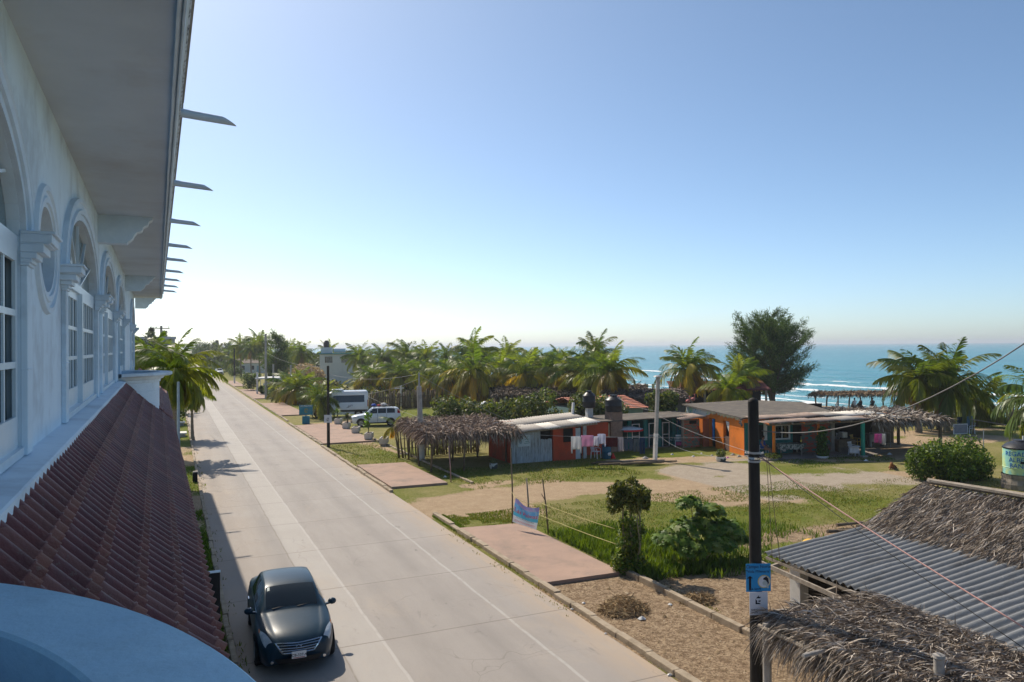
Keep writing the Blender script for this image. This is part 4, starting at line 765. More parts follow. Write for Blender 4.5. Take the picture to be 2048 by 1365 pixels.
def sedan():
    t=thing('parked_sedan','dark teal sedan parked facing the viewer on the concrete road','car',(2.50,17.35,0),-.036)
    xs=fine([0,.06,.2,.5,.95,1.34,1.42,1.5,1.75,2.0,2.08,2.4,2.5,2.56,3.0,3.35,3.42,3.55,4.0,4.08,4.2,4.48,4.6,4.63],2); vs=[0,.25,.5,.75,1,1.25,1.5,1.75,1.9,2,2.12,2.3,2.5,2.7,2.88,3,3.15,3.5,4,4.5,5]
    def glass(x,v):
        if v>3.15 and 1.40<x<2.02: return 'windshield'
        if v>3.15 and 3.5<x<4.02: return 'rear_window'
        if 2.12<v<2.88 and (1.72-.5*(v-2.9)*0<x<2.5 or 2.56<x<3.4) and x>1.45+.55*(v-2.12): return 'side_window'
    b,gl=SED.mesh(xs,vs,glass); body=merge(b).build('body',M_NAVY,t,smooth=True,auto=48)
    for (nm,sd),g in gl.items(): merge(g).build(nm,M_CARGL,t,smooth=True)
    arches_(t,SED,(.93,3.63),.375,.32); wheels(t,(.93,3.63),.775,.318,.205)
    for sg in (-1,1):
        SED.patch('headlight',M_LAMP,t,.10,.66,1.35,2.1,sg,.009,10,lambda q:(1.50+.42*q,2.0+.75*(1-q)*(q+.35)-.35*q+.12))
        SED.patch('indicator',M_AMB,t,.50,.66,1.72,1.98,sg,.013,4,lambda q:(1.74+.1*q,1.96+.05*q))
        k=MB(); k.lathe([(.0,-.07),(.045,-.06),(.075,-.02),(.08,.03),(.06,.07),(0,.08)],14); k.v=[(sg*(.965+x*1.25),1.62+z*.9,1.0+y*.95) for x,y,z in k.v]; k.bar((sg*.78,1.60,.955),(sg*.93,1.62,.975),.07,.04); k.build('wing_mirror',M_NAVY,t,smooth=True,auto=50)
        SED.patch('tail_light',M_RED,t,4.30,4.60,1.45,1.95,sg,.008)
        k=MB(); k.lathe([(.0,0),(.03,.0),(.035,.02)],14); k.v=[(sg*(.56+x),.075+z*.2-.0,.315+y) for x,y,z in k.v]; k.build('fog_lamp',M_CHROME,t)
        SED.patch('door_seam',M_BLACK,t,2.50,2.515,.3,2.05,sg,.004,1); SED.patch('door_seam',M_BLACK,t,1.42,1.435,.4,2.05,sg,.004,1); SED.patch('door_seam',M_BLACK,t,3.4,3.415,.6,2.05,sg,.004,1)
        for y in (2.36,3.3): MB().bar((sg*.878,y-.1,.80),(sg*.878,y+.1,.81),.03,.025).build('door_handle',M_CHROME,t,bevel=.006)
        SED.patch('window_trim',M_CHROME,t,1.5,3.45,2.05,2.11,sg,.005,10)
    # grille, plate, lower intake, emblem ring
    def nose(y,z,off=.02): return (y,-off+.20*(abs(y)/.85)**2+max(0,z-.60)*.55-max(0,.3-z)*-.2,z)
    k=MB(); rows=[]
    for i in range(17):
        s=-1+i/8; rows.append([nose(s*(.33+.17*q),.50+.20*q+.02*abs(s)*q,.014) for q in (0,.25,.5,.75,1)])
    k.grid(rows); gr=k.build('grille',M_BLACK,t,smooth=True)
    k=MB()
    for q in (.02,.28,.52,.76,.98):
        pts=[nose(s*(.33+.17*q)/8,.50+.20*q+.02*abs(s/8)*q,.028) for s in range(-8,9)]; k.tube(pts,.013 if .1<q<.9 else .019,5)
    for sg in (-1,1): k.tube([nose(sg*(.33+.17*q),.50+.20*q+.02*q,.028) for q in (0,.5,1)],.022,5)
    k.build('grille_bars',M_CHROME,gr)
    k=MB(); k.lathe([(.045,-.01),(.06,0),(.045,.01)],16); k.v=[(x,-.05+z+.05,.61+y) for x,y,z in k.v]; k.build('badge_ring',M_CHROME,gr)
    k=MB(); k.grid([[nose(s*(.42+.1*q)/6,.27+.12*q,.012) for q in (0,.5,1)] for s in range(-6,7)]); k.build('lower_intake',M_BLACK,t,smooth=True)
    pl=MB().box(-.155,.155,-.05,-.035,.385,.54).build('number_plate',pm('plate_white',(.72,.73,.74),.4,(.66,.67,.68),9),t,bevel=.004)
    text_mesh('CB-337-4',.082,K_,'plate_text',pl,Matrix.Translation((0,-.052,.455))@Matrix.Rotation(PI/2,4,'X')); MB().box(-.12,.12,-.0515,-.0505,.397,.41).build('plate_stripe',M_RED,pl)
    # wipers, permit sticker, interior
    for x0 in (-.45,.12): MB().bar((x0,1.40,1.055),(x0+.52,1.50,1.10),.02,.015).build('wiper',M_BLACK,t)
    SED.patch('permit_sticker',pm('sticker',(.65,.72,.68),.6),t,1.86,1.97,3.3,3.55,-1,.006,2)
    return t
sedan()
# ---- white SUV with luggage
SUV=Body([[0.,.55,.34,.62,.55,.56,.80,.40,.86,.88,.16],[.12,.68,.28,.75,.58,.68,.88,.48,.93,.96,.15],[.5,.80,.26,.86,.62,.78,.96,.55,1.02,1.05,.1],[1.05,.83,.26,.88,.66,.8,1.03,.6,1.09,1.11,.04],[1.25,.83,.26,.88,.66,.81,1.05,.62,1.16,1.19,0],[1.85,.83,.26,.88,.68,.82,1.07,.62,1.60,1.64,0],[2.2,.83,.26,.88,.68,.82,1.08,.62,1.66,1.70,0],[3.2,.83,.26,.88,.68,.82,1.09,.62,1.66,1.71,0],[4.0,.82,.28,.875,.7,.81,1.1,.62,1.62,1.67,-.02],[4.25,.8,.32,.86,.7,.79,1.1,.62,1.5,1.56,-.03],[4.4,.78,.36,.84,.7,.77,1.1,.66,1.2,1.24,-.05],[4.45,.7,.42,.78,.7,.72,1.05,.6,1.1,1.12,-.06]])
def suv(name,label,loc,rz,lug=True):
    t=thing(name,label,'car',loc,rz); xs=fine([0,.12,.5,1.05,1.25,1.5,1.85,2.0,2.3,2.36,2.7,3.1,3.16,3.5,3.9,4.0,4.25,4.4,4.45],2); vs=[0,.3,.6,1,1.4,1.8,2,2.14,2.4,2.65,2.86,3,3.2,3.6,4.2,5]
    def glass(x,v):
        if v>3.2 and 1.25<x<1.86: return 'windshield'
        if 2.14<v<2.86 and (x<2.3 or 2.36<x<3.1 or 3.16<x<3.92) and x>1.35+.55*(v-2.14)+.15: return 'side_window' if x<3.95 else None
    b,gl=SUV.mesh(xs,vs,glass); merge(b).build('body',M_WCAR,t,smooth=True,auto=48)
    for (nm,sd),g in gl.items(): merge(g).build(nm,M_CARGL,t,smooth=True)
    arches_(t,SUV,(.85,3.48),.42,.35); wheels(t,(.85,3.48),.78,.35,.22)
    for sg in (-1,1):
        SUV.patch('headlight',M_LAMP,t,.1,.6,1.5,2.05,sg,.01,6); SUV.patch('tail_light',M_RED,t,4.12,4.40,2.1,2.9,sg,.012); SUV.patch('sill_trim',M_BLACK,t,.5,4.2,-.0,.25,sg,.012,10)
        k=MB(); k.box(sg*.90-.09,sg*.90+.09,1.5,1.58,1.08,1.22); k.build('wing_mirror',M_WCAR,t,bevel=.03); k=MB(); k.tube([(sg*.56,1.95,1.68),(sg*.56,2.2,1.75),(sg*.56,3.6,1.75),(sg*.56,3.8,1.68)],.02,6); k.build('roof_rail',M_BLACK,t)
        SUV.patch('door_seam',M_BLACK,t,2.32,2.345,.3,2.1,sg,.004,1); SUV.patch('door_seam',M_BLACK,t,3.13,3.15,.5,2.1,sg,.004,1)
    MB().box(-.5,.5,-.02,.02,.58,.76).build('grille',M_BLACK,t); MB().box(-.6,.6,-.03,.05,.34,.5).build('bumper',M_BLACK,t,bevel=.03)
    return t
ang=R(14); fr=-(CR*math.cos(ang)+Vector((CF.x,CF.y,0))*math.sin(ang)); rzs=math.atan2(fr.x,-fr.y)
p=G(702,853); suv('parked_suv','white estate car with luggage tied on its roof rails, on the grass',p,rzs)
# luggage on the SUV roof: things of their own
def onroof(x,y,z): 
    c,s=math.cos(rzs),math.sin(rzs); return Vector((p.x+c*x-s*y,p.y+s*x+c*y,z))
g=np.random.RandomState(4)
def bag(name,label,pos,r,col,sx=1.3,sz=.6):
    k=MB(); n=10; rows=[]
    for i in range(7):
        a=-PI/2+PI*i/6; rows.append([(math.cos(a)*r*sx*math.cos(2*PI*j/n)*(1+.1*math.sin(j*2.1+i)),math.cos(a)*r*math.sin(2*PI*j/n)*(1+.1*math.cos(j*1.7)),max(0,(math.sin(a)+1)*r*sz)) for j in range(n+1)])
    k.grid(rows); o=k.build(name,pm('cloth_%s'%name,col,.8,tuple(c*.6 for c in col),6),None,smooth=True); o.location=pos; o.rotation_euler=(0,0,rzs+.3); tag(o,label,'luggage',None)
bag('blue_bundle','bright blue bundle at the front of the luggage on the car roof',onroof(0,2.05,1.735),.22,(.03,.09,.45)); bag('red_bag','small red bag beside the blue bundle on the car roof',onroof(.1,2.5,1.735),.16,(.5,.05,.06)); bag('white_duffel','white and dark duffel bag lying across the middle of the car roof',onroof(-.05,2.95,1.735),.27,(.55,.55,.55)); bag('dark_bag','dark bag at the rear end of the luggage on the car roof',onroof(.05,3.4,1.735),.17,(.06,.04,.04))
# ---- white minibus
VAN=Body([[0.,.62,.38,.72,.62,.66,.95,.45,1.02,1.05,.18],[.15,.78,.32,.86,.66,.80,1.05,.55,1.12,1.15,.16],[.75,.88,.3,.95,.72,.90,1.24,.66,1.32,1.36,.08],[1.0,.9,.3,.96,.74,.92,1.3,.70,1.46,1.50,.05],[1.7,.92,.3,.98,.8,.94,1.36,.72,2.25,2.32,0],[2.3,.93,.3,.99,.8,.95,1.40,.74,2.55,2.66,0],[3.0,.93,.3,.99,.8,.95,1.40,.74,2.60,2.72,0],[5.7,.93,.3,.99,.8,.95,1.40,.74,2.60,2.72,0],[5.85,.91,.34,.97,.8,.93,1.40,.72,2.55,2.66,0],[5.95,.86,.42,.92,.8,.88,1.40,.68,2.42,2.5,0]])
def van():
    p=G(617,836); t=thing('minibus','white high roofed minibus with dark windows parked behind the palms','minibus',p,rzs); xs=fine([0,.15,.75,1.0,1.35,1.7,2.0,2.05,2.3,2.42,2.5,3.0,3.5,4.2,4.9,5.55,5.7,5.85,5.95],2); vs=[0,.3,.6,.85,1,1.4,1.8,2,2.1,2.25,2.4,2.55,2.68,2.8,3,3.2,3.6,4.2,5]
    def glass(x,v):
        if v>3.2 and 1.0<x<1.72: return 'windshield'
        if 2.1<v<2.68 and (1.2+.6*(v-2.1)<x<2.03 or 2.46<x<5.52): return 'side_window'
    b,gl=VAN.mesh(xs,vs,glass); merge(b).build('body',M_WCAR,t,smooth=True,auto=48)
    for (nm,sd),g_ in gl.items(): merge(g_).build(nm,M_CARGL,t,smooth=True)
    arches_(t,VAN,(.95,4.95),.43,.35); wheels(t,(.95,4.95),.88,.35,.22)
    for sg in (-1,1):
        VAN.patch('headlight',M_LAMP,t,.12,.62,1.55,2.1,sg,.012,6); VAN.patch('dark_side_band',M_DCAR,t,1.4,5.85,.55,.95,sg,.01,14); VAN.patch('tail_light',M_RED,t,5.86,5.94,1.5,2.3,sg,.01,2); VAN.patch('door_seam',M_BLACK,t,2.2,2.215,.3,2.9,sg,.005,1)
        MB().box(sg*1.0-.08,sg*1.0+.08,1.3,1.4,1.45,1.75).build('wing_mirror',M_BLACK,t,bevel=.03)
        k=MB(); X=sg*1.004
        k.tube([(X,3.75,1.0),(X,3.95,1.05),(X,4.15,1.17)],[.01,.03,.008],5); k.tube([(X,3.9,1.06),(X,4.0,1.28),(X,4.1,1.12)],.018,5); k.tube([(X,4.15,1.12),(X,4.2,1.3),(X,4.3,1.24),(X,4.2,1.2)],.016,5); k.tube([(X,4.32,1.14),(X,4.38,1.3)],.016,5); k.build('side_emblem',pm('emblem_ink',(.05,.05,.12),.5),t)
    MB().box(-.85,.85,-.06,.1,.36,.62).build('bumper',M_BLACK,t,bevel=.04); MB().box(-.45,.45,-.01,.03,.72,.92).build('grille',M_BLACK,t)
    k=MB(); k.box(-.55,.55,2.3,3.5,2.68,2.86); k.build('roof_air_unit',M_WCAR,t,bevel=.09)
van()
# ---- old dark jeep with tan bonnet
def jeep():
    q=D(985,790,80); t=thing('old_jeep','old dark jeep with a tan bonnet half hidden by the sea grape bushes','car',(q.x-1.2,q.y+.7,0),rzs+.12)
    MB().box(-.8,.8,1.5,4.1,.5,1.25).build('body',M_DCAR,t,bevel=.04); MB().extr([(1.55,1.25),(1.75,1.95),(4.05,1.98),(4.1,1.25)],'x',-.76,.76).build('cabin',M_DCAR,t,bevel=.03)
    MB().box(-.78,.78,1.6,4.1,1.98,2.05).build('roof',pm('olive_canvas',(.12,.12,.09),.8),t,bevel=.03); MB().box(-.72,.72,.1,1.5,.55,1.15).build('bonnet',pm('tan_paint',(.42,.34,.22),.6,(.33,.26,.17),3),t,bevel=.05)
    MB().quad((-.66,1.56,1.32),(.66,1.56,1.32),(.62,1.73,1.88),(-.62,1.73,1.88)).build('windshield',M_CARGL,t)
    for sg in (-1,1):
        MB().box(sg*.77-.006,sg*.77+.006,1.95,2.7,1.32,1.86).build('side_window',M_LAMP,t); MB().box(sg*.77-.006,sg*.77+.006,2.85,3.9,1.32,1.86).build('side_window',M_CARGL,t); MB().lathe([(.0,0),(.1,0),(.11,.04)],12,(sg*.5,.06,.85)).build('headlight',M_LAMP,t)
    MB().box(-.5,.5,.06,.1,.6,1.05).build('grille',M_BLACK,t); wheels(t,(.8,3.3),.72,.36,.22)
jeep()
suv('distant_car','tiny white car parked far down the road on the left edge',G(424,757),.2); suv('distant_car','tiny pale blue car at the far end of the road near the vanishing trees',G(441,750.5),.1)
# ================================================================ NEAR RIGHT: utility pole, signs, shed, thatch
M_POLE=pm('black_creosote_pole',(.016,.014,.013),.75,(.03,.026,.022),5,.4,30,sc=(1,1,.3)); M_WOOD=pm('grey_weathered_wood',(.36,.31,.25),.9,(.22,.18,.14),6,.4,40,sc=(1,1,.3)); M_WOOD2=pm('brown_stick',(.20,.15,.10),.9,(.12,.09,.06),6,.4,30); M_CONC=pm('grey_concrete_post',(.44,.41,.37),.9,(.35,.32,.29),3,.4,30,dirt=(.22,.2,.18),dsc=2); M_WIRE=pm('black_cable',(.02,.02,.02),.6); M_GAL=pm('galvanised_wire',(.4,.4,.4),.5)
M_WPAINT=pm('white_paint',(.74,.73,.70),.7,(.64,.62,.58),4,dirt=(.4,.36,.3),dsc=2.5); M_THB=pm('thatch_under',(.10,.075,.055),1.,(.06,.045,.035),5)
M_STRAW=colm('dry_palm_thatch',.85,.15)
THC=np.array([[.50,.44,.38],[.34,.28,.225],[.58,.52,.46],[.25,.20,.16],[.42,.355,.29],[.17,.135,.11],[.30,.23,.17],[.38,.33,.28]])
def blades(P,dv,ln,wd,g,bend,cols=THC,tone=None):
    n=len(P); c=cols[g.randint(len(cols),size=n)]*g.uniform(.7,1.2,(n,1))
    if tone is not None: c=c*tone[:,None]
    wv=np.cross(dv,g.normal(size=(n,3))); return strips(P,dv,wv,ln,wd,c,bend)
def thatch(name,parent,A,B,Cc,Dd,n,ln,wd,seed,fr_n=0,fr_len=.5,fr_edges=('AB',),thick=.12,lift=.25,org=(0,0,0),cols=THC,jit=.5):
    "thatched slab: A-B is the low (eave) edge, D-C the high edge; blades lie down the slope, fringes hang off the named edges"
    A,B,Cc,Dd=[np.array(q,float)-np.array(org,float) for q in (A,B,Cc,Dd)]; g=np.random.RandomState(seed)
    u=g.rand(n,1); v=g.rand(n,1); P=(A*(1-u)+B*u)*(1-v)+(Dd*(1-u)+Cc*u)*v; dn=(A-Dd)*(1-u)+(B-Cc)*u; dn/=np.linalg.norm(dn,axis=1,keepdims=True); nv=np.cross(B-A,Dd-A); nv/=np.linalg.norm(nv); nv=nv if nv[2]>0 else -nv
    P=P+nv*g.uniform(0,thick,(n,1))+nv*(fbm(u[:,0]*9,v[:,0]*7,seed)-.5)[:,None]*.16; dv=dn+g.normal(0,jit,(n,3))*np.array([1,1,.5])+nv*g.uniform(-.05,lift,(n,1)); L_=ln*g.uniform(.5,1.3,n)
    V,Fq,c=blades(P,dv,L_,wd*g.uniform(.6,1.3,n),g,.22,cols,.72+.5*fbm(u[:,0]*14,v[:,0]*9,seed+3)); Vs=[V];Fs=[Fq];Cs=[c];o=len(V)
    E={'AB':(A,B),'BC':(B,Cc),'CD':(Cc,Dd),'DA':(Dd,A)}; ctr=(A+B+Cc+Dd)/4
    for e in fr_edges:
        p,q=E[e]; m=int(fr_n*np.linalg.norm(q-p)); t=g.rand(m,1); P=p*(1-t)+q*t+nv*g.uniform(-.06,thick,(m,1)); out=(p+q)/2-ctr; out[2]=0; out/=np.linalg.norm(out); dv=out*g.uniform(.1,.9,(m,1))+np.array([0,0,-.75])*g.uniform(.2,1.2,(m,1))+g.normal(0,.25,(m,3)); P-=out*.08
        V,Fq,c=blades(P,dv,fr_len*g.uniform(.35,1.25,m),wd*g.uniform(.6,1.2,m),g,.35,cols,g.uniform(.55,1.05,m)); Vs.append(V);Fs.append(Fq+o);Cs.append(c);o+=len(V)
    th=npmesh(name,np.concatenate(Vs),np.concatenate(Fs),M_STRAW,parent,np.concatenate(Cs))
    k=MB(); d=nv*.05; k.add([tuple(x) for x in (A,B,Cc,Dd,A-d,B-d,Cc-d,Dd-d)],[(0,1,2,3),(7,6,5,4),(0,4,5,1),(1,5,6,2),(2,6,7,3),(3,7,4,0)]); k.build('thatch_underlay',M_THB,th); return th
# ---- black utility pole with its two signs
P0=Vector((10.07,11.47,0)); pole=thing('utility_pole','black utility pole with a blue and a white sign, beside the thatched canopy','utility pole',P0)
MB().tube([(0,0,-.1),(.0,0,3),(-.02,0,6.08)],[.125,.112,.098],16).build('pole',M_POLE,pole,smooth=True,auto=50)
MB().lathe([(.0,.08),(.06,.07),(.09,.03),(.1,0)],12,(-.02,0,6.08)).build('pole_cap',M_POLE,pole,smooth=True)
for z,m_ in ((5.12,M_GAL),(5.02,M_CHROME),(4.96,M_GAL)): MB().lathe([(.107,-.02),(.118,-.02),(.118,.02),(.107,.02)],14,(-.01,0,z)).build('pole_band',m_,pole)
for a in (-.6,.5,2.6): MB().tube([(math.cos(a)*.1,math.sin(a)*.1,5.1),(math.cos(a)*.17,math.sin(a)*.17,5.12)],.02,6).build('insulator',M_WPAINT,pole)
k=MB(); k.tube([(-.12,-.06,1.9),(-.2,-.1,1.86),(-.14,-.12,1.7),(.0,-.14,1.62),(.1,-.13,1.75),(-.02,-.15,1.84),(-.1,-.14,1.68),(.06,-.15,1.58)],.012,5); k.build('cable_coil',M_WIRE,pole)
face=math.atan2(P0.x,P0.y); RZ=Matrix.Rotation(-.34,4,'Z')   # signs face the road, towards the hotel
def sign_plate(name,label,z0,z1,w,mat,off=.125):
    t=thing(name,label,'sign',(P0.x,P0.y,(z0+z1)/2),-.34); h=(z1-z0)/2; k=MB(); rows=[]
    for i in range(9):
        x=-w/2+w*i/8; rows.append([(x,-off-.012-.02*(abs(x)/(w/2))**2*0,zz) for zz in (-h,h)])
    k.box(-w/2,w/2,-off-.014,-off,-h,h); k.build('panel',mat,t,bevel=.004); k=MB(); k.box(-.02,.02,-off,-.09,-h*.6,h*.6); k.build('bracket',M_GAL,t); return t
FX=Matrix.Rotation(PI/2,4,'X')
def put(txt,size,x,z,mat,par,off=.1405,nm='lettering',sh=0.,align='CENTER'): return text_mesh(txt,size,mat,nm,par,Matrix.Translation((x,-off,z))@FX,.001,align,shear=sh)
M_SBLUE=pm('sign_blue',(.015,.22,.50),.55,(.02,.26,.55),3); M_INK=pm('sign_ink',(.01,.012,.02),.6); M_SW=pm('sign_panel_white',(.62,.63,.68),.6,(.56,.57,.62),3); M_SY=pm('sign_yellow',(.6,.5,.12),.6)
b1=sign_plate('direction_sign','blue hand lettered direction sign with arrow and round emblem, on the black pole','' and 0 or 2.535,3.055,.475,M_SBLUE)
put('Campo Norte',.084,0,.205,M_INK,b1); put('"Vida Milenaria"',.073,0,.115,M_INK,b1); put('A 50 M',.062,-.05,-.215,M_INK,b1)
MB().poly([(-.165,-.1415,.04),(-.222,-.1415,-.01),(-.185,-.1415,-.01),(-.185,-.1415,-.235),(-.143,-.1415,-.235),(-.143,-.1415,-.01),(-.108,-.1415,-.01)][::-1]).build('arrow',M_INK,b1)
def disc(r,x,z,off,n=24,sx=1,sz=1): return MB().poly([(x+r*sx*math.cos(2*PI*i/n),-off,z+r*sz*math.sin(2*PI*i/n)) for i in range(n)])
em=disc(.122,.105,-.075,.1412).build('emblem',M_SY,b1); disc(.108,.105,-.075,.1418).build('emblem_disc',M_SW,em)
MB().poly([(.09,-.1424,-.01),(.15,-.1424,.02),(.19,-.1424,-.02),(.20,-.1424,-.10),(.18,-.1424,-.14),(.165,-.1424,-.09),(.13,-.1424,-.05),(.09,-.1424,-.04)]).build('dark_shape',M_INK,em)
MB().poly([(.10,-.1428,-.06),(.14,-.1428,-.05),(.165,-.1428,-.10),(.20,-.1428,-.20),(.165,-.1428,-.20),(.14,-.1428,-.15),(.09,-.1428,-.14),(.07,-.1428,-.10)]).build('pale_shape',pm('emblem_grey',(.45,.5,.5),.6),em)
b2=sign_plate('parking_sign','white sign with a black stepped parking symbol under the blue sign on the black pole',2.095,2.525,.35,M_SW)
def estep(par,s,x0,z0,off):
    k=MB(); q=lambda a,b:(x0+a*s,-off,z0+b*s)
    k.poly([q(-.5,-.62),q(.5,-.62),q(.18,-.38),q(-.22,-.38),q(-.22,.02),q(-.5,.3)]); k.poly([q(-.1,-.0),q(.1,-.2),q(.42,-.2),q(.42,.12),q(.15,-.0)]); k.poly([q(-.42,.42),q(-.1,.72),q(.0,.72),q(.0,.9),q(.14,.9),q(.14,.66),q(.5,.66),q(.34,.42)]); k.build('parking_symbol',M_INK,par)
estep(b2,.105,-.01,.055,.1412); put('AMBAS ACERAS',.044,0,-.115,M_INK,b2,sh=.2); put('DE ESTA CUADRA',.04,0,-.17,M_INK,b2,sh=.2)
# ---- cables strung from the pole
def cable(name,label,a,b,r,mat,sag=.2,n=14,cat='cable',group=None):
    a,b=Vector(a),Vector(b); pts=[a.lerp(b,i/n)-Vector((0,0,sag*4*(i/n)*(1-i/n))) for i in range(n+1)]; o=MB().tube([p-a for p in pts],r,5).build(name,mat,None,smooth=True); o.location=a; return tag(o,label,cat,group)
TP=Vector((10.06,11.46,5.05))
M_PINK=pm('pink_cord',(.55,.28,.25),.6,(.6,.36,.32),4)
cable('guy_cord','pink cord slanting from the black pole down over the corrugated roof',(10.1,11.38,5.05),D(2052,1258,9.6),.011,M_PINK,.03)
cable('black_cable','thin black cable slanting beside the pink cord over the corrugated roof',(10.1,11.40,5.09),D(2052,1300,9.4),.006,M_WIRE,.05)
cable('service_cable','grey cable rising to the upper right over the dark palms',D(1290,856,44)*0+D(1524,862,14.45),D(2056,683,10.),.010,pm('grey_cable',(.2,.19,.18),.6),.42)
LP=Vector((27.9,40.6,0))
cable('service_cable','upper pale cable from the slim lamp post to the black pole',D(1313,828,47.5),(10.0,11.5,5.12),.004,M_GAL,.12); cable('service_cable','lower pale cable from the slim lamp post to the black pole',D(1313,866,47.5),(10.0,11.5,4.98),.004,M_GAL,.35)
cable('hanging_wire','rusty wire dangling behind the black pole over the grass',D(1533,914,14.8),D(1545,1122,14.8),.006,M_WOOD2,0); cable('hanging_wire','second rusty wire dangling just right of the first, behind the black pole',D(1536,914,14.8),D(1560,1122,14.8),.006,M_WOOD2,0)
# ---- corrugated shed
shed=thing('corrugated_shed','open shed under a grey corrugated roof behind the thatched canopy','shed',(13.2,10,0))
m,n,b=_new('asbestos_sheet'); v=objvec(n); f=noise(n,1.1,6,.7,objvec(n,(.5,1.5,1))); c=mix(n,mapr(n,f,.3,.7),(.24,.25,.26),(.165,.175,.185)); c=mix(n,ramp(n,noise(n,2.6,6,.75,objvec(n,(.35,1,1))),[(.52,0.),(.7,.8)]),c,(.10,.095,.09)); c=mix(n,ramp(n,noise(n,9,5,.7,v),[(.6,0.),(.75,.6)]),c,(.5,.5,.5)); L(n,c,b.inputs['Base Color']); b.inputs['Roughness'].default_value=.85; bump(n,b,noise(n,60,4,.7,v),.4,.01); M_ASB=m
def corr(A,B,Cc,Dd,pitch,amp,lap=(),nsl=10):
    "A-B eave, D-C ridge"
    A,B,Cc,Dd=map(Vector,(A,B,Cc,Dd)); ln=(B-A).length; m_=int(ln/pitch*8); rows=[]; nv=(B-A).cross(Dd-A).normalized(); nv=nv if nv.z>0 else -nv
    for i in range(m_+1):
        u=i/m_; p=A.lerp(B,u); q=Dd.lerp(Cc,u); o=nv*(amp*math.sin(2*PI*u*ln/pitch)); rows.append([tuple(p.lerp(q,j/nsl)+o+nv*(.018 if j/nsl<.5 else 0)) for j in range(nsl+1)])
    return rows
k=MB(); o_=(13.2,10,0)
A_,B_,C_,D_=(12.60,14.05,2.28),(11.72,3.2,2.28),(15.0,3.0,2.95),(15.55,13.5,2.80)
k.grid(corr(A_,B_,C_,D_,.205,.036,nsl=12)); so_=k.build('roof',M_ASB,shed,smooth=True,org=o_); mo=so_.modifiers.new('thickness','SOLIDIFY'); mo.thickness=.012
for (a,b_,w_,h_) in (((12.35,14.15,2.16),(11.85,9.3,2.10),.05,.09),((12.62,14.0,2.20),(11.8,3.2,2.20),.05,.06),((15.4,13.3,2.68),(14.9,3.2,2.8),.06,.1),((14.0,13.7,2.45),(13.4,3.2,2.5),.06,.1)): MB().bar(a,b_,w_,h_).build('purlin',M_WOOD,shed,org=o_)
for y in (13.6,11.8,10.0,8.2): MB().bar((12.3-.12*(13.6-y)/2,y,2.10),(15.3,y-.4,2.66),.06,.09).build('rafter',M_WOOD,shed,org=o_)
MB().box(12.95,13.2,13.3,13.62,0,2.24).build('white_pillar',M_WPAINT,shed,org=o_,bevel=.01); MB().box(12.6,12.8,5.,5.2,0,2.2).build('white_pillar',M_WPAINT,shed,org=o_)
MB().box(13.22,15.3,13.42,13.50,0,2.25).quad((15.2,13.4,0),(14.9,3.2,0),(14.9,3.2,2.6),(15.2,13.4,2.6)).build('back_wall',pm('dark_board_wall',(.075,.068,.06),.8,(.06,.054,.05),4),shed,org=o_)
MB().tube([(12.6,11.0,0),(12.62,11.02,2.2)],.05,8).build('black_post',M_BLACK,shed,org=o_)
MB().tube([(12.15,11.6,1.2),(12.0,11.5,2.05)],.02,6).build('stick_brace',M_WOOD,shed,org=o_)
# ---- thatched canopy in front
can=thing('thatched_canopy','low canopy of dry palm thatch with drooping fringe, in front of the corrugated roof','canopy',(10.9,8.5,0)); o_=(10.9,8.5,0)
thatch('thatch',can,(9.75,3.0,1.98),(10.12,11.25,2.04),(12.35,10.75,2.26),(11.75,3.0,2.26),26000,.30,.017,3,fr_n=700,fr_len=.55,fr_edges=('AB','BC'),thick=.16,org=o_,lift=.4)
for (x,y,z,r,m_) in ((9.95,11.05,2.05,.075,M_CONC),(9.9,7.6,2.05,.075,M_CONC),(12.1,10.5,2.2,.06,M_WOOD)): MB().tube([(x,y,-.05),(x,y,z)],[r*1.1,r],10).build('post',m_,can,org=o_,smooth=True,auto=50)
pz=D(1878,1318,11.5); k=MB(); k.tube([(pz.x,pz.y,-.05),(pz.x,pz.y,pz.z)],[.085,.075],12); k.lathe([(.075,0),(.092,.02),(.08,.06),(.03,.085),(0,.09)],12,(pz.x,pz.y,pz.z)); k.build('concrete_post',M_CONC,can,org=o_,smooth=True,auto=40)
for y,x0 in ((9.7,9.5),(7.9,9.45)): MB().tube([(x0,y,2.02),(12,y-.2,2.2)],.04,8).build('beam',M_CONC,can,org=o_)
MB().tube([(9.9,11.2,1.96),(9.9,3,1.94)],.045,8).build('beam',M_WOOD,can,org=o_)
# low cream wall under the canopy
tag(MB().box(10.55,10.75,3,11.2,-.05,.55).build('low_wall',pm('cream_wall',(.62,.52,.36),.9,(.5,.42,.3),2),None,bevel=.02,org=(10.65,7,0)),'low cream wall half hidden under the fringe of the thatched canopy','wall')
# ---- big palapa roof
pal=thing('thatched_palapa','large hipped roof of weathered grey palm thatch behind the corrugated shed','palapa',(17,9,0)); o_=(17,9,0)
RA,RB=(16.45,12.75,3.78),(16.1,2.5,4.0)
thatch('thatch',pal,(14.75,2.5,2.72),(15.25,13.55,2.72),RA,RB,34000,.24,.014,5,fr_n=260,fr_len=.4,fr_edges=('AB',),thick=.14,org=o_,jit=.42); 
thatch('thatch',pal,(15.25,13.55,2.72),(18.4,13.4,2.72),RA,(16.46,12.75,3.78),1600,.36,.032,6,fr_n=200,fr_len=.35,fr_edges=('AB',),org=o_)
thatch('thatch',pal,(18.4,13.4,2.72),(18.1,2.5,2.72),RB,RA,2500,.4,.04,7,fr_n=120,fr_len=.4,org=o_)
MB().tube([Vector(RA)+Vector((0,0,.1)),Vector(RB)+Vector((0,0,.12))],.07,8).bar((16.38,12.6,3.92),(16.05,2.6,4.1),.2,.05).build('ridge_cap',M_STRAW if 0 else M_WOOD,pal,org=o_)
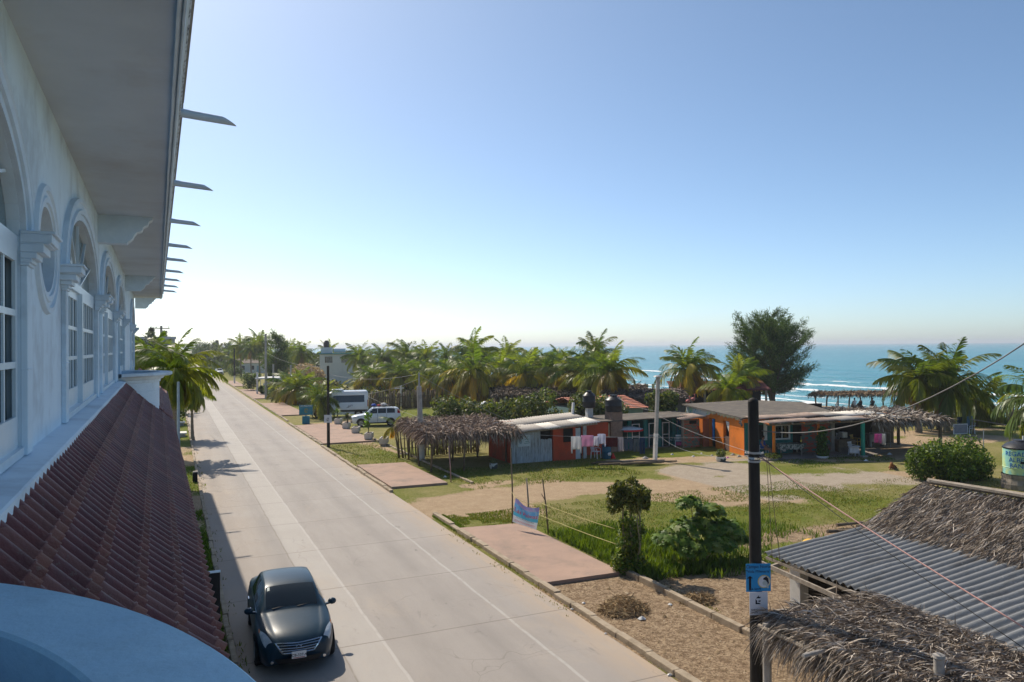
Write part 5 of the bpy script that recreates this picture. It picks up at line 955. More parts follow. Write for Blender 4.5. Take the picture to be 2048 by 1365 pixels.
MB().bar((15.62,11.75,3.12),(15.45,10.2,3.02),.09,.03).build('loose_board',M_WOOD,pal,org=o_)
for (x,y) in ((15.7,13.0),(18,13),(15.5,8),(18,8),(15.4,3.5),(18,3.5)): MB().tube([(x,y,0),(x,y,2.75)],.09,8).build('post',M_WOOD2,pal,org=o_)
# ---- painted water tank at the right edge
tq=G(2024,978); tk=thing('painted_water_tank','pale green water tank with blue hand painted lettering and black lid on stones','water tank',(tq.x+.55,tq.y-.2,0)); 
m,n,b=_new('painted_tank'); v=objvec(n); f=noise(n,2.4,3,.5,v); c=mix(n,ramp(n,f,[(.42,0.),(.55,1.)]),(.30,.62,.55),(.52,.68,.33)); L(n,c,b.inputs['Base Color']); b.inputs['Roughness'].default_value=.6; M_TANKP=m
MB().lathe([(.92,0),(.95,.25),(.9,.5),(.93,.72)],20).build('stone_base',pm('rubble_stone',(.32,.27,.22),.95,(.16,.14,.12),4,.9,8),tk,smooth=False)
body=MB().lathe([(.80,.72),(.86,.74),(.86,1.05),(.875,1.07),(.86,1.09),(.86,1.95),(.80,1.99)],40).build('tank_body',M_TANKP,tk,smooth=True,auto=30)
lid=MB().lathe([(.88,1.97),(.88,2.03),(.70,2.20),(.42,2.30),(.40,2.36),(.36,2.38),(0,2.39)],32).build('tank_lid',pm('black_plastic',(.015,.016,.02),.4,(.03,.03,.035),3),tk,smooth=True,auto=40); MB().tube([(-.12,-.1,2.36),(-.12,-.1,2.58)],.045,8).build('vent_pipe',M_WPAINT,lid)
va=math.atan2(tk.location.x,tk.location.y); M_TB=pm('lettering_blue',(.01,.10,.42),.6,(.02,.16,.5),5)
for tx,z,a in (('REGADERAS',1.74,.0),('ALBERCA',1.46,-.0),('BAÑOS',1.17,-.12)): text_mesh(tx,.31,M_TB,'lettering',body,Matrix.Translation((0,0,z))@Matrix.Rotation(-va+.02+a,4,'Z'),.002,bendr=.862)
k=MB(); rr=.871; k.grid([[(rr*math.sin(a),-rr*math.cos(a),z) for z in (1.3,1.42)] for a in [-va-.12+i*.06 for i in range(6)]]); k.build('dark_patch',M_INK,body)
# debris beyond the shed
k=MB(); rn=random.Random(9)
q=G(1690,1062); lg=thing('log_pile','low heap of old logs and bark on the grass beyond the corrugated roof','log pile',q)
for i in range(9):
    x,y,a=rn.uniform(-1.4,1.4),rn.uniform(-.5,.5),rn.uniform(-.5,.5); l=rn.uniform(.5,1.3); MB().tube([(x,y,.08+rn.uniform(0,.12)),(x+l*math.cos(a-.3),y+l*math.sin(a-.3),.09+rn.uniform(0,.1))],[.07,.05],7).build('log',M_WOOD2 if i%2 else M_BARK2,lg)
q=G(1625,1100); tag(MB().lathe([(.26,0),(.29,.2),(.29,.36),(.2,.43),(0,.44)],18).build('yellow_drum',pm('yellow_plastic',(.75,.42,.02),.5),None,smooth=True,auto=40,org=(0,0,0)),'yellow plastic drum showing just above the corrugated roof edge','drum').location=(q.x-.3,q.y-.25,0)
# ---- banner on ropes and its stakes
def stake(px,py,top,label,tilt=0.,fork=False,m_=M_WOOD2,r=.03,name='stake',group='rope fence stakes',d=None):
    b_=G(px,py) if d is None else D(px,py,d); dd=(b_-Vector((0,0,H))).dot(CF); t_=D(top[0],top[1],dd); b_.z=0
    k=MB(); mid=(t_-b_)*.5+Vector((.03,.02,0)); k.tube([(0,0,-.05),mid,t_-b_],[r*1.1,r,r*.75],7)
    o=k.build(name,m_,None,smooth=True); o.location=b_
    if fork: MB().tube([(t_-b_)*.62,(t_-b_)*.72+Vector((-.09,.05,.02))],[.02,.012],5).build('fork',m_,o)
    return tag(o,label,'stake',group),t_
s1,_=stake(1025,1050,(1022,896),'tallest dark stake at the left end of the banner'); s2,_=stake(1058,1045,(1053,957),'pale straight stake behind the middle of the banner',m_=M_WOOD,r=.036); s3,_=stake(1097,1069,(1085,958),'forked stake just right of the banner',fork=True)
ba=thing('cloth_banner','sagging blue and white cloth banner advertising parking, tied between stakes by the pavement','banner',(0,0,0))
TL,TR,BL_,BR=D(1031,995,29.6),D(1079,1015,28.9),D(1025,1044,29.6),D(1073,1060,28.9); ba.location=BL_; nb=14
def bpt(u,v,off=0.):
    p=BL_.lerp(BR,u).lerp(TL.lerp(TR,u),v); p=p-Vector((0,0,.22*4*u*(1-u)*v*.8)); w_=.05*math.sin(u*9+v*4)*(.4+v); return p+Vector((-.8,-.6,0))*(w_*.5+off)-BL_
m,n,b=_new('banner_cloth'); tl=N(n,'ShaderNodeBsdfTranslucent'); ms=N(n,'ShaderNodeMixShader'); ms.inputs[0].default_value=.5; L(n,b.outputs[0],ms.inputs[1]); L(n,tl.outputs[0],ms.inputs[2]); L(n,ms.outputs[0],n.nodes['Material Output'].inputs[0]); at=N(n,'ShaderNodeAttribute',attribute_name='Col'); c=mix(n,ramp(n,noise(n,5,3,.5,objvec(n)),[(.5,0.),(.7,.5)]),at.outputs[0],(.5,.68,.78)); L(n,c,b.inputs['Base Color']); L(n,c,tl.inputs[0]); b.inputs['Roughness'].default_value=.6
k=MB()
for i in range(nb):
    for j in range(10):
        v=(j+.5)/10; cc=(.75,.74,.76) if v<.2 else (.72,.76,.80) if v<.34 else (.10,.45,.66) if v<.55 else (.14,.38,.70) if v<.85 else (.34,.30,.62)
        k.quad(bpt(i/nb,j/10),bpt((i+1)/nb,j/10),bpt((i+1)/nb,(j+1)/10),bpt(i/nb,(j+1)/10),0,cc)
cl=k.build('cloth',m,ba,smooth=False)
M_PK=pm('banner_pink',(.75,.06,.16),.6); M_LILAC=pm('banner_lilac',(.80,.45,.62),.6)
def btext(txt,size,u,v,mat,off=.012):
    o=text_mesh(txt,size,mat,'lettering',cl,Matrix.Identity(4),0); wd=(BR-BL_).length; hh=(TL-BL_).length
    for q in o.data.vertices: q.co=bpt(u+q.co.x/wd,v+q.co.y/hh,off)
    return o
wdt=(BR-BL_).length
btext('Las Palmas',.27*wdt/1.15,.5,.55,pm('banner_white',(.8,.8,.82),.6),.010); btext('Las Palmas',.255*wdt/1.15,.5,.55,M_PK,.016)
btext('RESTAURANTE',.10*wdt/1.15,.5,.84,M_LILAC); btext('PALAPAS BAÑOS REGADERAS',.065*wdt/1.15,.5,.27,M_INK); btext('ESTACIONAMIENTO',.105*wdt/1.15,.5,.11,M_PK)
M_ROPE=pm('yellow_rope',(.55,.48,.2),.8)
tb=D(1230,1058,24.6); cable('rope','upper yellow rope from the forked stake to the leggy shrub',D(1085,1008,28.6),tb,.012,M_ROPE,.03); cable('rope','lower yellow rope from the banner to the leggy shrub',D(1078,1030,28.8),D(1236,1090,24.2),.012,M_ROPE,.03); cable('rope','short rope tying the banner to the tallest dark stake',D(1023,984,30.2),D(1031,996,29.6),.01,M_ROPE,0); cable('rope','slack rope above the banner to the forked stake',D(1031,996,29.6),D(1086,1009,28.7),.01,M_ROPE,.1)
stake(902,965,(897,893),'pinkish leaning stake with a red rag by the pergola',m_=pm('pink_stake',(.45,.28,.27),.8),r=.03)
# dried weed heaps, litter
def heap(px,py,r,h,seed,label):
    g=np.random.RandomState(seed); q=G(px,py); n=1500; a=g.uniform(0,6.28,n); rr=r*np.sqrt(g.rand(n)); P=np.stack([np.cos(a)*rr,np.sin(a)*rr*.8,h*(1-(rr/r)**2)*g.uniform(.2,1,n)],1); dv=g.normal(size=(n,3)); dv[:,2]=np.abs(dv[:,2])*.5+.1
    V,Fq,c=blades(P,dv,g.uniform(.1,.3,n),.014,g,.3,np.array([[.40,.28,.15],[.30,.2,.11],[.5,.38,.22],[.2,.14,.08]])); t=npmesh('weed_heap',V,Fq,M_STRAW,None,c); t.location=q; tag(t,label,'weed heap')
heap(1247,1222,.7,.42,1,'bigger heap of dried weeds on the sand by the kerb'); heap(1395,1203,.5,.2,2,'smaller heap of dried weeds on the sand beyond the second kerb')
M_LIT=pm('white_litter',(.75,.75,.74),.6)
rn=random.Random(12)
def litter(px,py,s,label,mat=M_LIT):
    q=G(px,py); k=MB(); n=7; k.add([(0,0,s*.7)]+[(math.cos(6.28*i/n)*s*rn.uniform(.6,1.2),math.sin(6.28*i/n)*s*rn.uniform(.5,1.),rn.uniform(0,.02)) for i in range(n)],[(0,1+i,1+(i+1)%n) for i in range(n)]); o=k.build('litter',mat); o.location=q+Vector((0,0,.012)); tag(o,label,'litter')
for a in ((1284,1240,.13,'crumpled clear plastic bag at the foot of the bigger weed heap'),(1364,1199,.1,'white plastic scrap left of the smaller weed heap'),(1340,1211,.08,'pale scrap on the second kerb'),(1211,1269,.05,'small white scrap on the road by the kerb'),(1144,1220,.06,'white wrapper on the road edge below the pavement'),(1340,1352,.07,'white crumpled cup at the kerb near the bottom'),(1168,1208,.06,'pinkish wrapper on the sand inside the kerb'),(1392,1188,.07,'white pebble like scrap behind the second kerb')): litter(*a)
# sand pebbles and clods in the foreground dirt: one scatter
g=np.random.RandomState(2); n=2600; x=g.uniform(10.1,20,n); y=g.uniform(8,20.3,n); s=g.uniform(.012,.04,n)*(1+2.0*(g.rand(n)>.97)); P=np.stack([x,y,np.zeros(n)],1)
tet=np.array([[-1,-.8,-.2],[1,-.7,-.2],[.1,1,-.2],[0,0,.9]]); rot=g.uniform(0,6.28,n); cs,sn=np.cos(rot)[:,None],np.sin(rot)[:,None]; V=np.stack([tet[None,:,0]*cs-tet[None,:,1]*sn,tet[None,:,0]*sn+tet[None,:,1]*cs,np.broadcast_to(tet[None,:,2],(n,4))],2)*s[:,None,None]+P[:,None]
Fq=(np.arange(n)[:,None,None]*4+np.array([[0,1,3],[1,2,3],[2,0,3]])[None]).reshape(-1,3); cc=np.repeat(np.array([[.36,.27,.17],[.25,.18,.11],[.42,.33,.23],[.17,.12,.07]])[g.randint(4,size=n)],4,axis=0); tag(npmesh('gravel',V.reshape(-1,3),Fq,M_STRAW,col=cc),kind='stuff')
# ================================================================ THE HUTS IN THE MIDDLE
M_TEAL=pm('teal_wall_paint',(.010,.17,.16),.8,(.012,.13,.125),2.5,dirt=(.05,.1,.09),dsc=1.6); M_ORANGE=pm('orange_wall_paint',(.80,.22,.025),.8,(.70,.185,.02),1.2,.15,20,dirt=(.45,.15,.04),dsc=.9); M_REDW=pm('red_orange_wall_paint',(.50,.075,.03),.85,(.42,.06,.028),2,.2,15,dirt=(.22,.07,.04),dsc=1.2)
M_SHEET=pm('pale_roof_sheet',(.40,.365,.32),.85,(.32,.29,.26),1.8,.4,25,dirt=(.17,.14,.12),dsc=1.4,sc=(.5,2,1)); M_SHEETP=pm('rusty_roof_sheet',(.33,.25,.205),.85,(.25,.185,.155),2.0,.4,25,dirt=(.12,.08,.06),dsc=1.6); M_SHEETW=pm('white_roof_sheet',(.66,.62,.55),.8,(.56,.52,.46),2); M_TARW=pm('tarred_concrete_roof',(.145,.125,.105),.95,(.085,.075,.065),2.2,.7,12,dirt=(.27,.22,.165),dsc=1.5,sc=(.6,2,1))
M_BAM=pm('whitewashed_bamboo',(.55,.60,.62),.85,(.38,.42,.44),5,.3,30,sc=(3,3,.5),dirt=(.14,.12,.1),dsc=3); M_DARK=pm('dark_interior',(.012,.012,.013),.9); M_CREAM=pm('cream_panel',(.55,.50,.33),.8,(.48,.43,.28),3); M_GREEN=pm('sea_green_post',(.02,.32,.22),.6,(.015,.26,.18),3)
M_PLA=pm('white_plastic',(.74,.76,.78),.35,(.68,.70,.72),4); M_BLK=bpy.data.materials['black_plastic']; M_RED2=pm('brick_tile_red',(.42,.11,.06),.8,(.34,.085,.045),4); M_EARTH=pm('bare_trodden_floor',(.22,.165,.13),.95,(.17,.125,.1),2,.5,20)
def F2(o,rz):
    c,s=math.cos(rz),math.sin(rz); return lambda x,y,z=0:(o[0]+c*x-s*y,o[1]+s*x+c*y,z)
# ---- thatched pergola
per=thing('thatched_pergola','long pergola under ragged palm thatch on stick posts, left of the tin roofed shack','pergola',(16,45,0)); o_=(16,45,0)
thatch('thatch',per,(13.0,41.5,2.12),(19.0,41.7,2.02),(19.3,48.9,2.32),(13.6,49.2,2.28),6500,.38,.05,11,fr_n=120,fr_len=.6,fr_edges=('AB','DA'),thick=.22,org=o_,lift=.5,jit=.8,cols=np.array([[.42,.33,.26],[.30,.22,.17],[.55,.44,.36],[.2,.15,.115],[.36,.26,.2]]))
rn=random.Random(2)
for (px,py,ty) in ((862,945,874),(838,932,872),(817,920,868),(928,942,872),(1012,925,872),(955,915,862),(985,905,860),(905,922,865),(846,908,862),(900,930,868)):
    q=G(px,py); d=(q-Vector((0,0,H))).dot(CF); z=2.1; MB().tube([(q.x,q.y,-.05),(q.x+rn.uniform(-.08,.08),q.y,1.1),(q.x+rn.uniform(-.05,.05),q.y,z)],[.065,.055,.05],7).build('post',M_WOOD2,per,org=o_,smooth=True)
for a,b_ in (((13.3,41.8,2.05),(18.9,41.9,1.95)),((13.4,48.8,2.2),(19.2,48.7,2.2)),((13.3,41.8,2.06),(13.6,49,2.2))): MB().tube([a,b_],.05,6).build('beam',M_WOOD2,per,org=o_)
for i,(x,y) in enumerate(((13.35,41.25),(15.6,41.2),(16.6,41.25),(18.2,41.4))): MB().tube([(x,y,2.0),(x+.1,y+1.2,2.1)],.055,7).build('rafter_end',M_WOOD,per,org=o_)
def stick_fence(name,label,a,b,n,h,lean=.0,jit=.15,mat=M_WOOD2,r=.04,rails=2,seed=0,gap=0):
    a,b=Vector(a),Vector(b); t=thing(name,label,'fence',a); rn=random.Random(seed); me=[]
    for i in range(4):
        o=MB().tube([(0,0,-.05),(rn.uniform(-.03,.03),rn.uniform(-.03,.03),h*.5),(rn.uniform(-.05,.05),0,h)],[r*1.1,r,r*.8],6).build('stake',mat,smooth=True); me.append(o.data); bpy.data.objects.remove(o)
    for i in range(n):
        s=bpy.data.objects.new('stake',me[i%4]); C.objects.link(s); s.parent=t; s.location=(b-a)*((i+rn.uniform(-.25,.25))/n)+Vector((rn.uniform(-.05,.05),rn.uniform(-.05,.05),0)); s.scale=(rn.uniform(.8,1.4),rn.uniform(.8,1.4),1+rn.uniform(-jit,jit)); s.rotation_euler=(rn.uniform(-.05,.05),lean+rn.uniform(-.05,.05),rn.uniform(0,6))if lean==0 else (rn.uniform(-.05,.05),lean*(1-1.6*i/n)+rn.uniform(-.06,.06),0)
    for j in range(rails): MB().tube([(0,0,h*(.35+.35*j)),(b-a)+Vector((0,0,h*(.35+.35*j)))],r*.6,5).build('rail',mat,t)
    return t
stick_fence('stick_fence','dark fence of leaning sticks at the left end of the pergola',G(797,917),G(856,912),17,1.75,lean=-.16,mat=M_WOOD2,r=.032,seed=3)
stick_fence('stick_fence','dark stick fence along the shaded back of the pergola',(15.2,48.6,0),(19,48.4,0),26,1.5,mat=M_WOOD2,r=.04,seed=5)
g=np.random.RandomState(31); q=G(880,905); bush('pergola_plant','leafy plants growing in the shade inside the pergola','plant',(q.x,q.y,0),[(0,0,.35,.8,.5,.35),(1.2,.2,.3,.7,.5,.3),(2.2,0,.3,.6,.4,.3)],700,.1,SG,31,4)
g=np.random.RandomState(32); q=D(795,858,52)
Vv=[];
def droopy():
    t=thing('drooping_palm_frond','yellow palm fronds drooping over the left end of the pergola','palm frond',(q.x,q.y,q.z+.1)); c=bpy.data.objects.new('fronds',palm_crown_mesh('fronds',91,7,1.5,1.4,1,spread=.8)); C.objects.link(c); c.parent=t; MB().tube([(.1,0,-q.z-.1),(.05,0,-1),(0,0,0)],[.06,.05,.05],6).build('stem',M_WOOD2,t)
droopy()
# ---- tin roofed shack
sh=thing('tin_roofed_shack','small shack of white bamboo and red plaster under a pale tin roof','shack',(21,44,0)); o_=(21,44,0)
rn=random.Random(6)
def bamboo(x0,x1,y,h0,h1,n):
    k=MB()
    for i in range(n):
        x=x0+(x1-x0)*(i+.5)/n; k.tube([(x,y+rn.uniform(-.02,.02),-.03),(x+rn.uniform(-.02,.02),y,h0+(h1-h0)*i/n+rn.uniform(-.03,.03))],(x1-x0)/n*.52,6)
    return k
bamboo(18.75,20.72,42.75,1.9,2.0,26).build('bamboo_wall',M_BAM,sh,org=o_,smooth=True,auto=50); bamboo(20.74,21.55,42.74,1.36,1.38,10).build('bamboo_half_wall',M_BAM,sh,org=o_,smooth=True,auto=50)
w_=MB().box(21.57,23.15,42.62,42.8,-.02,2.12).box(18.8,23.1,46.3,46.45,0,2.2).quad((18.8,42.8,0),(18.8,46.3,0),(18.8,46.3,2.0),(18.8,42.8,1.9)).quad((23.1,42.8,0),(23.1,46.3,0),(23.1,46.3,2.3),(23.1,42.8,2.15)).build('wall',M_REDW,sh,org=o_)
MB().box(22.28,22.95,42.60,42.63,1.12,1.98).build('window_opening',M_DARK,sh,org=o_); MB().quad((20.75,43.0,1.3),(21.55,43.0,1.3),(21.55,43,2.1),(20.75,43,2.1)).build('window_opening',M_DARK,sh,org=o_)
MB().box(23.2,23.55,42.72,42.77,0,1.95).build('door',pm('pale_blue_door',(.5,.58,.62),.7,(.4,.48,.52),4),sh,org=o_); MB().box(23.56,23.76,42.95,43.0,0,2.0).build('doorway',M_DARK,sh,org=o_); MB().box(23.76,23.98,42.7,42.8,0,2.05).build('white_jamb',M_BAM,sh,org=o_)
FLc,FMc,FRc,BRc,BLc=(18.3,42.3,1.93),(20.9,42.15,2.04),(24.4,42.0,2.34),(24.9,46.8,2.5),(18.8,47.2,2.08)
def sheets(name,A,B,Cc,Dd,nx,ny,mats,par,org,seed,pitch=.18,amp=.02,over=.12,jit=.03):
    "roof of overlapping corrugated sheets, one mesh"
    A,B,Cc,Dd=map(Vector,(A,B,Cc,Dd)); rn=random.Random(seed); k=MB(); nv=(B-A).cross(Dd-A).normalized(); nv=nv if nv.z>0 else -nv
    for i in range(nx):
        for j in range(ny):
            u0,u1=i/nx-over/nx*rn.random(),(i+1)/nx+over/nx*rn.random(); v0,v1=j/ny-over/ny,(j+1)/ny; h=.012*((i+j)%2)+.02*j+rn.uniform(0,jit); tw=rn.uniform(-jit,jit); m_=int((u1-u0)*(B-A).length/pitch*6)+2; rows=[]
            for a in range(m_+1):
                u=u0+(u1-u0)*a/m_; w=amp*math.sin(2*PI*u*(B-A).length/pitch); rows.append([tuple(A.lerp(B,u).lerp(Dd.lerp(Cc,u),v)+nv*(w+h+tw*(a/m_-.5))) for v in (v0,(v0+v1)/2,v1)])
            k.grid(rows,m=rn.randrange(len(mats)))
    o=k.build(name,mats,par,smooth=True,org=org); mo=o.modifiers.new('thickness','SOLIDIFY'); mo.thickness=.008; return o
rf=sheets('roof',FLc,FRc,BRc,BLc,5,2,[M_SHEET,M_SHEET,M_SHEETW],sh,o_,4)
for a,b_ in (((18.4,43,2.06),(24.5,42.8,2.44)),((19,45.2,2.16),(24.6,44.9,2.5)),((19.3,46.5,2.2),(22,43.2,2.3))): MB().bar(a,b_,.07,.05).build('roof_batten',M_WOOD,rf,org=(0,0,0))
MB().bar((18.3,42.32,1.86),(24.4,42.05,2.24),.05,.1).build('eave_board',M_WOOD,sh,org=o_)
po=MB().box(19.15,20.0,42.62,42.66,1.02,1.72).build('poster',pm('poster_pale',(.55,.62,.64),.6,(.48,.56,.58),3),None,org=(19.6,42.64,0)); tag(po,'pale green poster with a dark haired head nailed to the bamboo wall','poster'); 
k=MB(); rx=lambda a,b_:(19.15+a-19.6,-.024,1.02+b_); k.poly([rx(.08,.32),rx(.12,.2),rx(.2,.14),rx(.28,.2),rx(.32,.34),rx(.31,.5),rx(.1,.5)]); k.build('face_shape',pm('poster_teal',(.3,.42,.45),.6),po); k=MB(); k.poly([(x,-.026,z) for x,_,z in (rx(.07,.44),rx(.10,.45),rx(.14,.53),rx(.28,.55),rx(.31,.44),rx(.35,.5),rx(.31,.62),rx(.2,.67),rx(.1,.62))]); k.build('hair_shape',M_INK,po)
k=MB()
for z,x0,x1 in ((.42,.46,.78),(.28,.52,.74),(.18,.44,.8)): k.quad(rx(x0,z),rx(x1,z),rx(x1,z+.03),rx(x0,z+.03))
k.bar(rx(.58,.52),rx(.64,.48),.03,.01).bar(rx(.64,.48),rx(.70,.62),.03,.01); k.build('printed_lines',pm('poster_green',(.05,.25,.2),.6),po)
# red lean-to right of the shack, behind the washing
lt=thing('red_lean_to','red plastered lean-to behind the clothesline, right of the shack','shed',(25.2,44,0)); o_=(25.2,44,0)
MB().box(24.2,26.3,43.9,44.05,0,2.1).box(24.2,24.3,44.05,47,0,2.1).box(26.2,26.3,44.05,47,0,2.1).build('wall',M_REDW,lt,org=o_); MB().box(24.0,26.5,43.6,47,2.12,2.2).build('roof',M_TARW,lt,org=o_); MB().box(26.32,27.4,44.6,44.7,0,1.9).build('cream_panel',M_CREAM,lt,org=o_)
# ---- row of teal bathing stalls
st=thing('bathing_stalls','row of teal washing stalls with cream doors under a dark flat roof','stalls',(30,45.6,0)); o_=(30,45.6,0)
MB().box(26.4,34.0,46.3,46.45,0,2.0).box(26.4,26.5,44.9,46.3,0,2.0).build('wall',M_DARK,st,org=o_)
for x in (27.2,28.5,29.8,30.95,32.2): MB().box(x,x+.32,45.0,46.3,0,2.02).build('partition',M_TEAL,st,org=o_)
for x,w_ in ((28.86,.62),(30.22,.62),(31.35,.6)):
    f=MB().box(x,x+.05,45.0,45.05,.05,1.72).box(x+w_-.05,x+w_,45.0,45.05,.05,1.72).box(x+.05,x+w_-.05,45.0,45.05,1.67,1.72).box(x+.05,x+w_-.05,45.0,45.05,.85,.9).build('door_frame',M_WPAINT,st,org=o_); MB().box(x+.05,x+w_-.05,45.02,45.04,.05,1.67).build('door_panel',M_CREAM,f)
m,n,b=_new('sea_mural'); v=objvec(n); c=mix(n,ramp(n,noise(n,1.6,2,.5,v),[(.45,0.),(.5,1.)]),(.01,.10,.33),(.02,.3,.33)); c=mix(n,ramp(n,noise(n,3.1,2,.5,v,2.),[(.58,0.),(.62,1.)]),c,(.45,.42,.36)); L(n,c,b.inputs['Base Color']); b.inputs['Roughness'].default_value=.8
MB().box(32.55,33.6,44.95,45.0,0,1.95).build('mural_panel',m,st,org=o_)
k=MB(); A_,B_,C_,D_=(26.0,44.35,2.02),(34.2,44.5,2.08),(34.4,47.5,2.16),(26.2,47.4,2.12); k.add([A_,B_,C_,D_]+[(x,y,z+.07) for x,y,z in (A_,B_,C_,D_)],[(3,2,1,0),(4,5,6,7),(0,1,5,4),(1,2,6,5),(2,3,7,6),(3,0,4,7)]); k.build('roof',M_TARW,st,org=o_)
for y in (1,): MB().box(26.5,34.0,44.9,46.3,-.01,.03).build('stall_floor',M_EARTH,st,org=o_)
# painted brick stall beside the orange house
m,n,b=_new('painted_brick'); v=objvec(n,(1,1,1)); br=N(n,'ShaderNodeTexBrick'); br.inputs['Scale'].default_value=2.4; br.inputs['Color1'].default_value=(.48,.07,.035,1); br.inputs['Color2'].default_value=(.03,.20,.17,1); br.inputs['Mortar'].default_value=(.33,.24,.18,1); br.inputs['Mortar Size'].default_value=.02; rot=N(n,'ShaderNodeMapping'); rot.inputs['Rotation'].default_value=(PI/2,0,0); L(n,v,rot.inputs[0]); L(n,rot.outputs[0],br.inputs[0]); L(n,br.outputs[0],b.inputs['Base Color']); b.inputs['Roughness'].default_value=.85; M_BRK=m
bs=thing('painted_brick_stall','stall front painted with red and green bricks beside the orange house','stall',(33.4,44.2,0)); o_=(33.4,44.2,0)
MB().box(32.45,33.75,44.0,44.12,0,1.95).build('wall',M_BRK,bs,org=o_); MB().box(32.9,33.5,43.985,44.0,1.62,1.86).build('vent_opening',M_DARK,bs,org=o_); MB().box(32.3,32.44,43.98,44.14,0,2.0).build('corner_post',M_WOOD,bs,org=o_)
sheets('roof',(32.1,43.7,2.0),(34.0,43.6,2.12),(34.1,45.2,2.2),(32.2,45.2,2.1),2,1,[M_SHEETP],bs,o_,9)
# ---- orange house
oh=thing('orange_house','low orange house with teal front, flat tarred roof and ragged sheet awning','house',(33.45,39.05,0)); o_=(33.45,39.05,0)
hz=math.atan2(34.55-33.5,47.3-39.1)+.06  # side wall leans with the plot
W=F2((33.5,39.1),-hz)                 # x across the front, y along the side
def wq(k,s0,s1,z0,z1,off=0.,m=0): k.quad(W(-off,s0,z0),W(-off,s1,z0),W(-off,s1,z1),W(-off,s0,z1),m)
zt=lambda s:2.36+.03*s
k=MB(); segs=[(0,1.9),(2.7,3.8),(4.7,8.3)]
for a,b_ in segs: k.add([W(0,a,-.05),W(0,b_,-.05),W(0,b_,zt(b_)),W(0,a,zt(a))],[(0,1,2,3)]); 
for a,b_ in ((1.9,2.7),(3.8,4.7)):
    k.add([W(0,a,2.02),W(0,b_,2.02),W(0,b_,zt(b_)),W(0,a,zt(a))],[(0,1,2,3)])
    for s in (a,b_): k.quad(W(0,s,0),W(.25,s,0),W(.25,s,2.02),W(0,s,2.02))
wa=k.build('side_wall',M_ORANGE,oh,org=o_)
m,n,b=_new('peeling_mural'); v=objvec(n); c=mix(n,ramp(n,noise(n,1.3,2,.5,v),[(.46,0.),(.5,1.)]),(.48,.62,.36),(.66,.66,.58)); c=mix(n,ramp(n,noise(n,2.6,3,.5,v,1.5),[(.6,0.),(.66,1.)]),c,(.12,.33,.42)); L(n,c,b.inputs['Base Color']); b.inputs['Roughness'].default_value=.85
k=MB(); k.poly([W(-.012,4.3,2.47),W(-.012,4.6,2.25),W(-.012,5.2,2.12),W(-.012,5.6,1.95),W(-.012,8.3,1.95),W(-.012,8.3,2.58)]); k.build('wall_mural',m,oh,org=o_)
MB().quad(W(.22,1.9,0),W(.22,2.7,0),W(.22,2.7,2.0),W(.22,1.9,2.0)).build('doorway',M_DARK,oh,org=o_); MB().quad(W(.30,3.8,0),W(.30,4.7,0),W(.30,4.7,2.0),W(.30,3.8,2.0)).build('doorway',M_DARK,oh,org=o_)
k=MB(); a=[W(.05,2.0,z) for z in (0,)]; k.add([W(.06,1.95,.02),W(.06,2.65,.02),W(.06,2.65,1.0),W(.06,1.95,1.0)],[(0,1,2,3)]); k.build('gate',pm('rust_brown_metal',(.20,.12,.09),.7,(.15,.09,.07),4),oh,org=o_)
MB().poly([W(.04,1.95,1.98),W(.04,2.45,1.98),W(.04,2.02,1.3)]).build('lace_curtain',M_WPAINT,oh,org=o_)
k=MB(); rows=[[W(.05+.03*math.sin(i*1.7),4.02+.04*i,z) for z in (.5,1.2,1.98)] for i in range(9)]; k.grid(rows); k.build('blue_curtain',pm('blue_curtain',(.01,.16,.55),.6,(.03,.3,.6),6),oh,org=o_)
k=MB(); k.box(-.5,.03,-.03,.0,0,1.95); k.v=[W(-.02-(-x)*.9,4.75+y-x*.25*0,z) for x,y,z in k.v]; k.build('open_door',pm('orange_brown_door',(.42,.13,.06),.8,(.36,.11,.05),3),oh,org=o_)
# front wall
k=MB(); fx=7.0
for (a,b_,z0,z1) in ((0,2.1,-.05,2.4),(2.1,3.3,-.05,.95),(2.1,3.3,1.95,2.4),(3.3,3.5,-.05,2.4),(3.5,4.15,2.1,2.4)): k.quad(W(a,0,z0),W(b_,0,z0),W(b_,0,z1),W(a,0,z1))
k.build('front_wall',M_TEAL,oh,org=o_); MB().quad(W(0,-.012,2.1),W(2.1,-.012,2.1),W(2.1,-.012,2.42),W(0,-.012,2.42)).build('orange_band',M_ORANGE,oh,org=o_)
MB().quad(W(3.5,.12,0),W(4.15,.12,0),W(4.15,.12,2.1),W(3.5,.12,2.1)).build('doorway',M_DARK,oh,org=o_)
def fbx(k,a,b_,y0,y1,z0,z1): 
    vs=[W(x,y,z) for z in (z0,z1) for x,y in ((a,y0),(b_,y0),(b_,y1),(a,y1))]; k.add(vs,[(3,2,1,0),(4,5,6,7),(0,1,5,4),(1,2,6,5),(2,3,7,6),(3,0,4,7)]); return k
for x0 in (2.12,):
    k=MB(); fbx(k,x0,x0+.1,-.06,.02,.95,1.95); fbx(k,x0+1.06,x0+1.16,-.06,.02,.95,1.95); fbx(k,x0+.1,x0+1.06,-.06,.02,1.85,1.95); fbx(k,x0+.1,x0+1.06,-.06,.02,.95,1.04); fbx(k,x0+.56,x0+.6,-.05,.02,1.04,1.85); wn_=k.build('window',M_WPAINT,oh,org=o_); MB().quad(W(x0+.1,.0,1.0),W(x0+1.06,.0,1.0),W(x0+1.06,0,1.9),W(x0+.1,0,1.9)).build('glass',M_CARGL,wn_,org=o_)
MB().quad(W(.85,-.02,1.0),W(1.35,-.02,1.0),W(1.35,-.02,1.95),W(.85,-.02,1.95)).build('dark_window',M_DARK,oh,org=o_); fbx(MB(),1.38,1.62,-.05,-.01,.95,2.0).build('white_shutter',M_WPAINT,oh,org=o_)
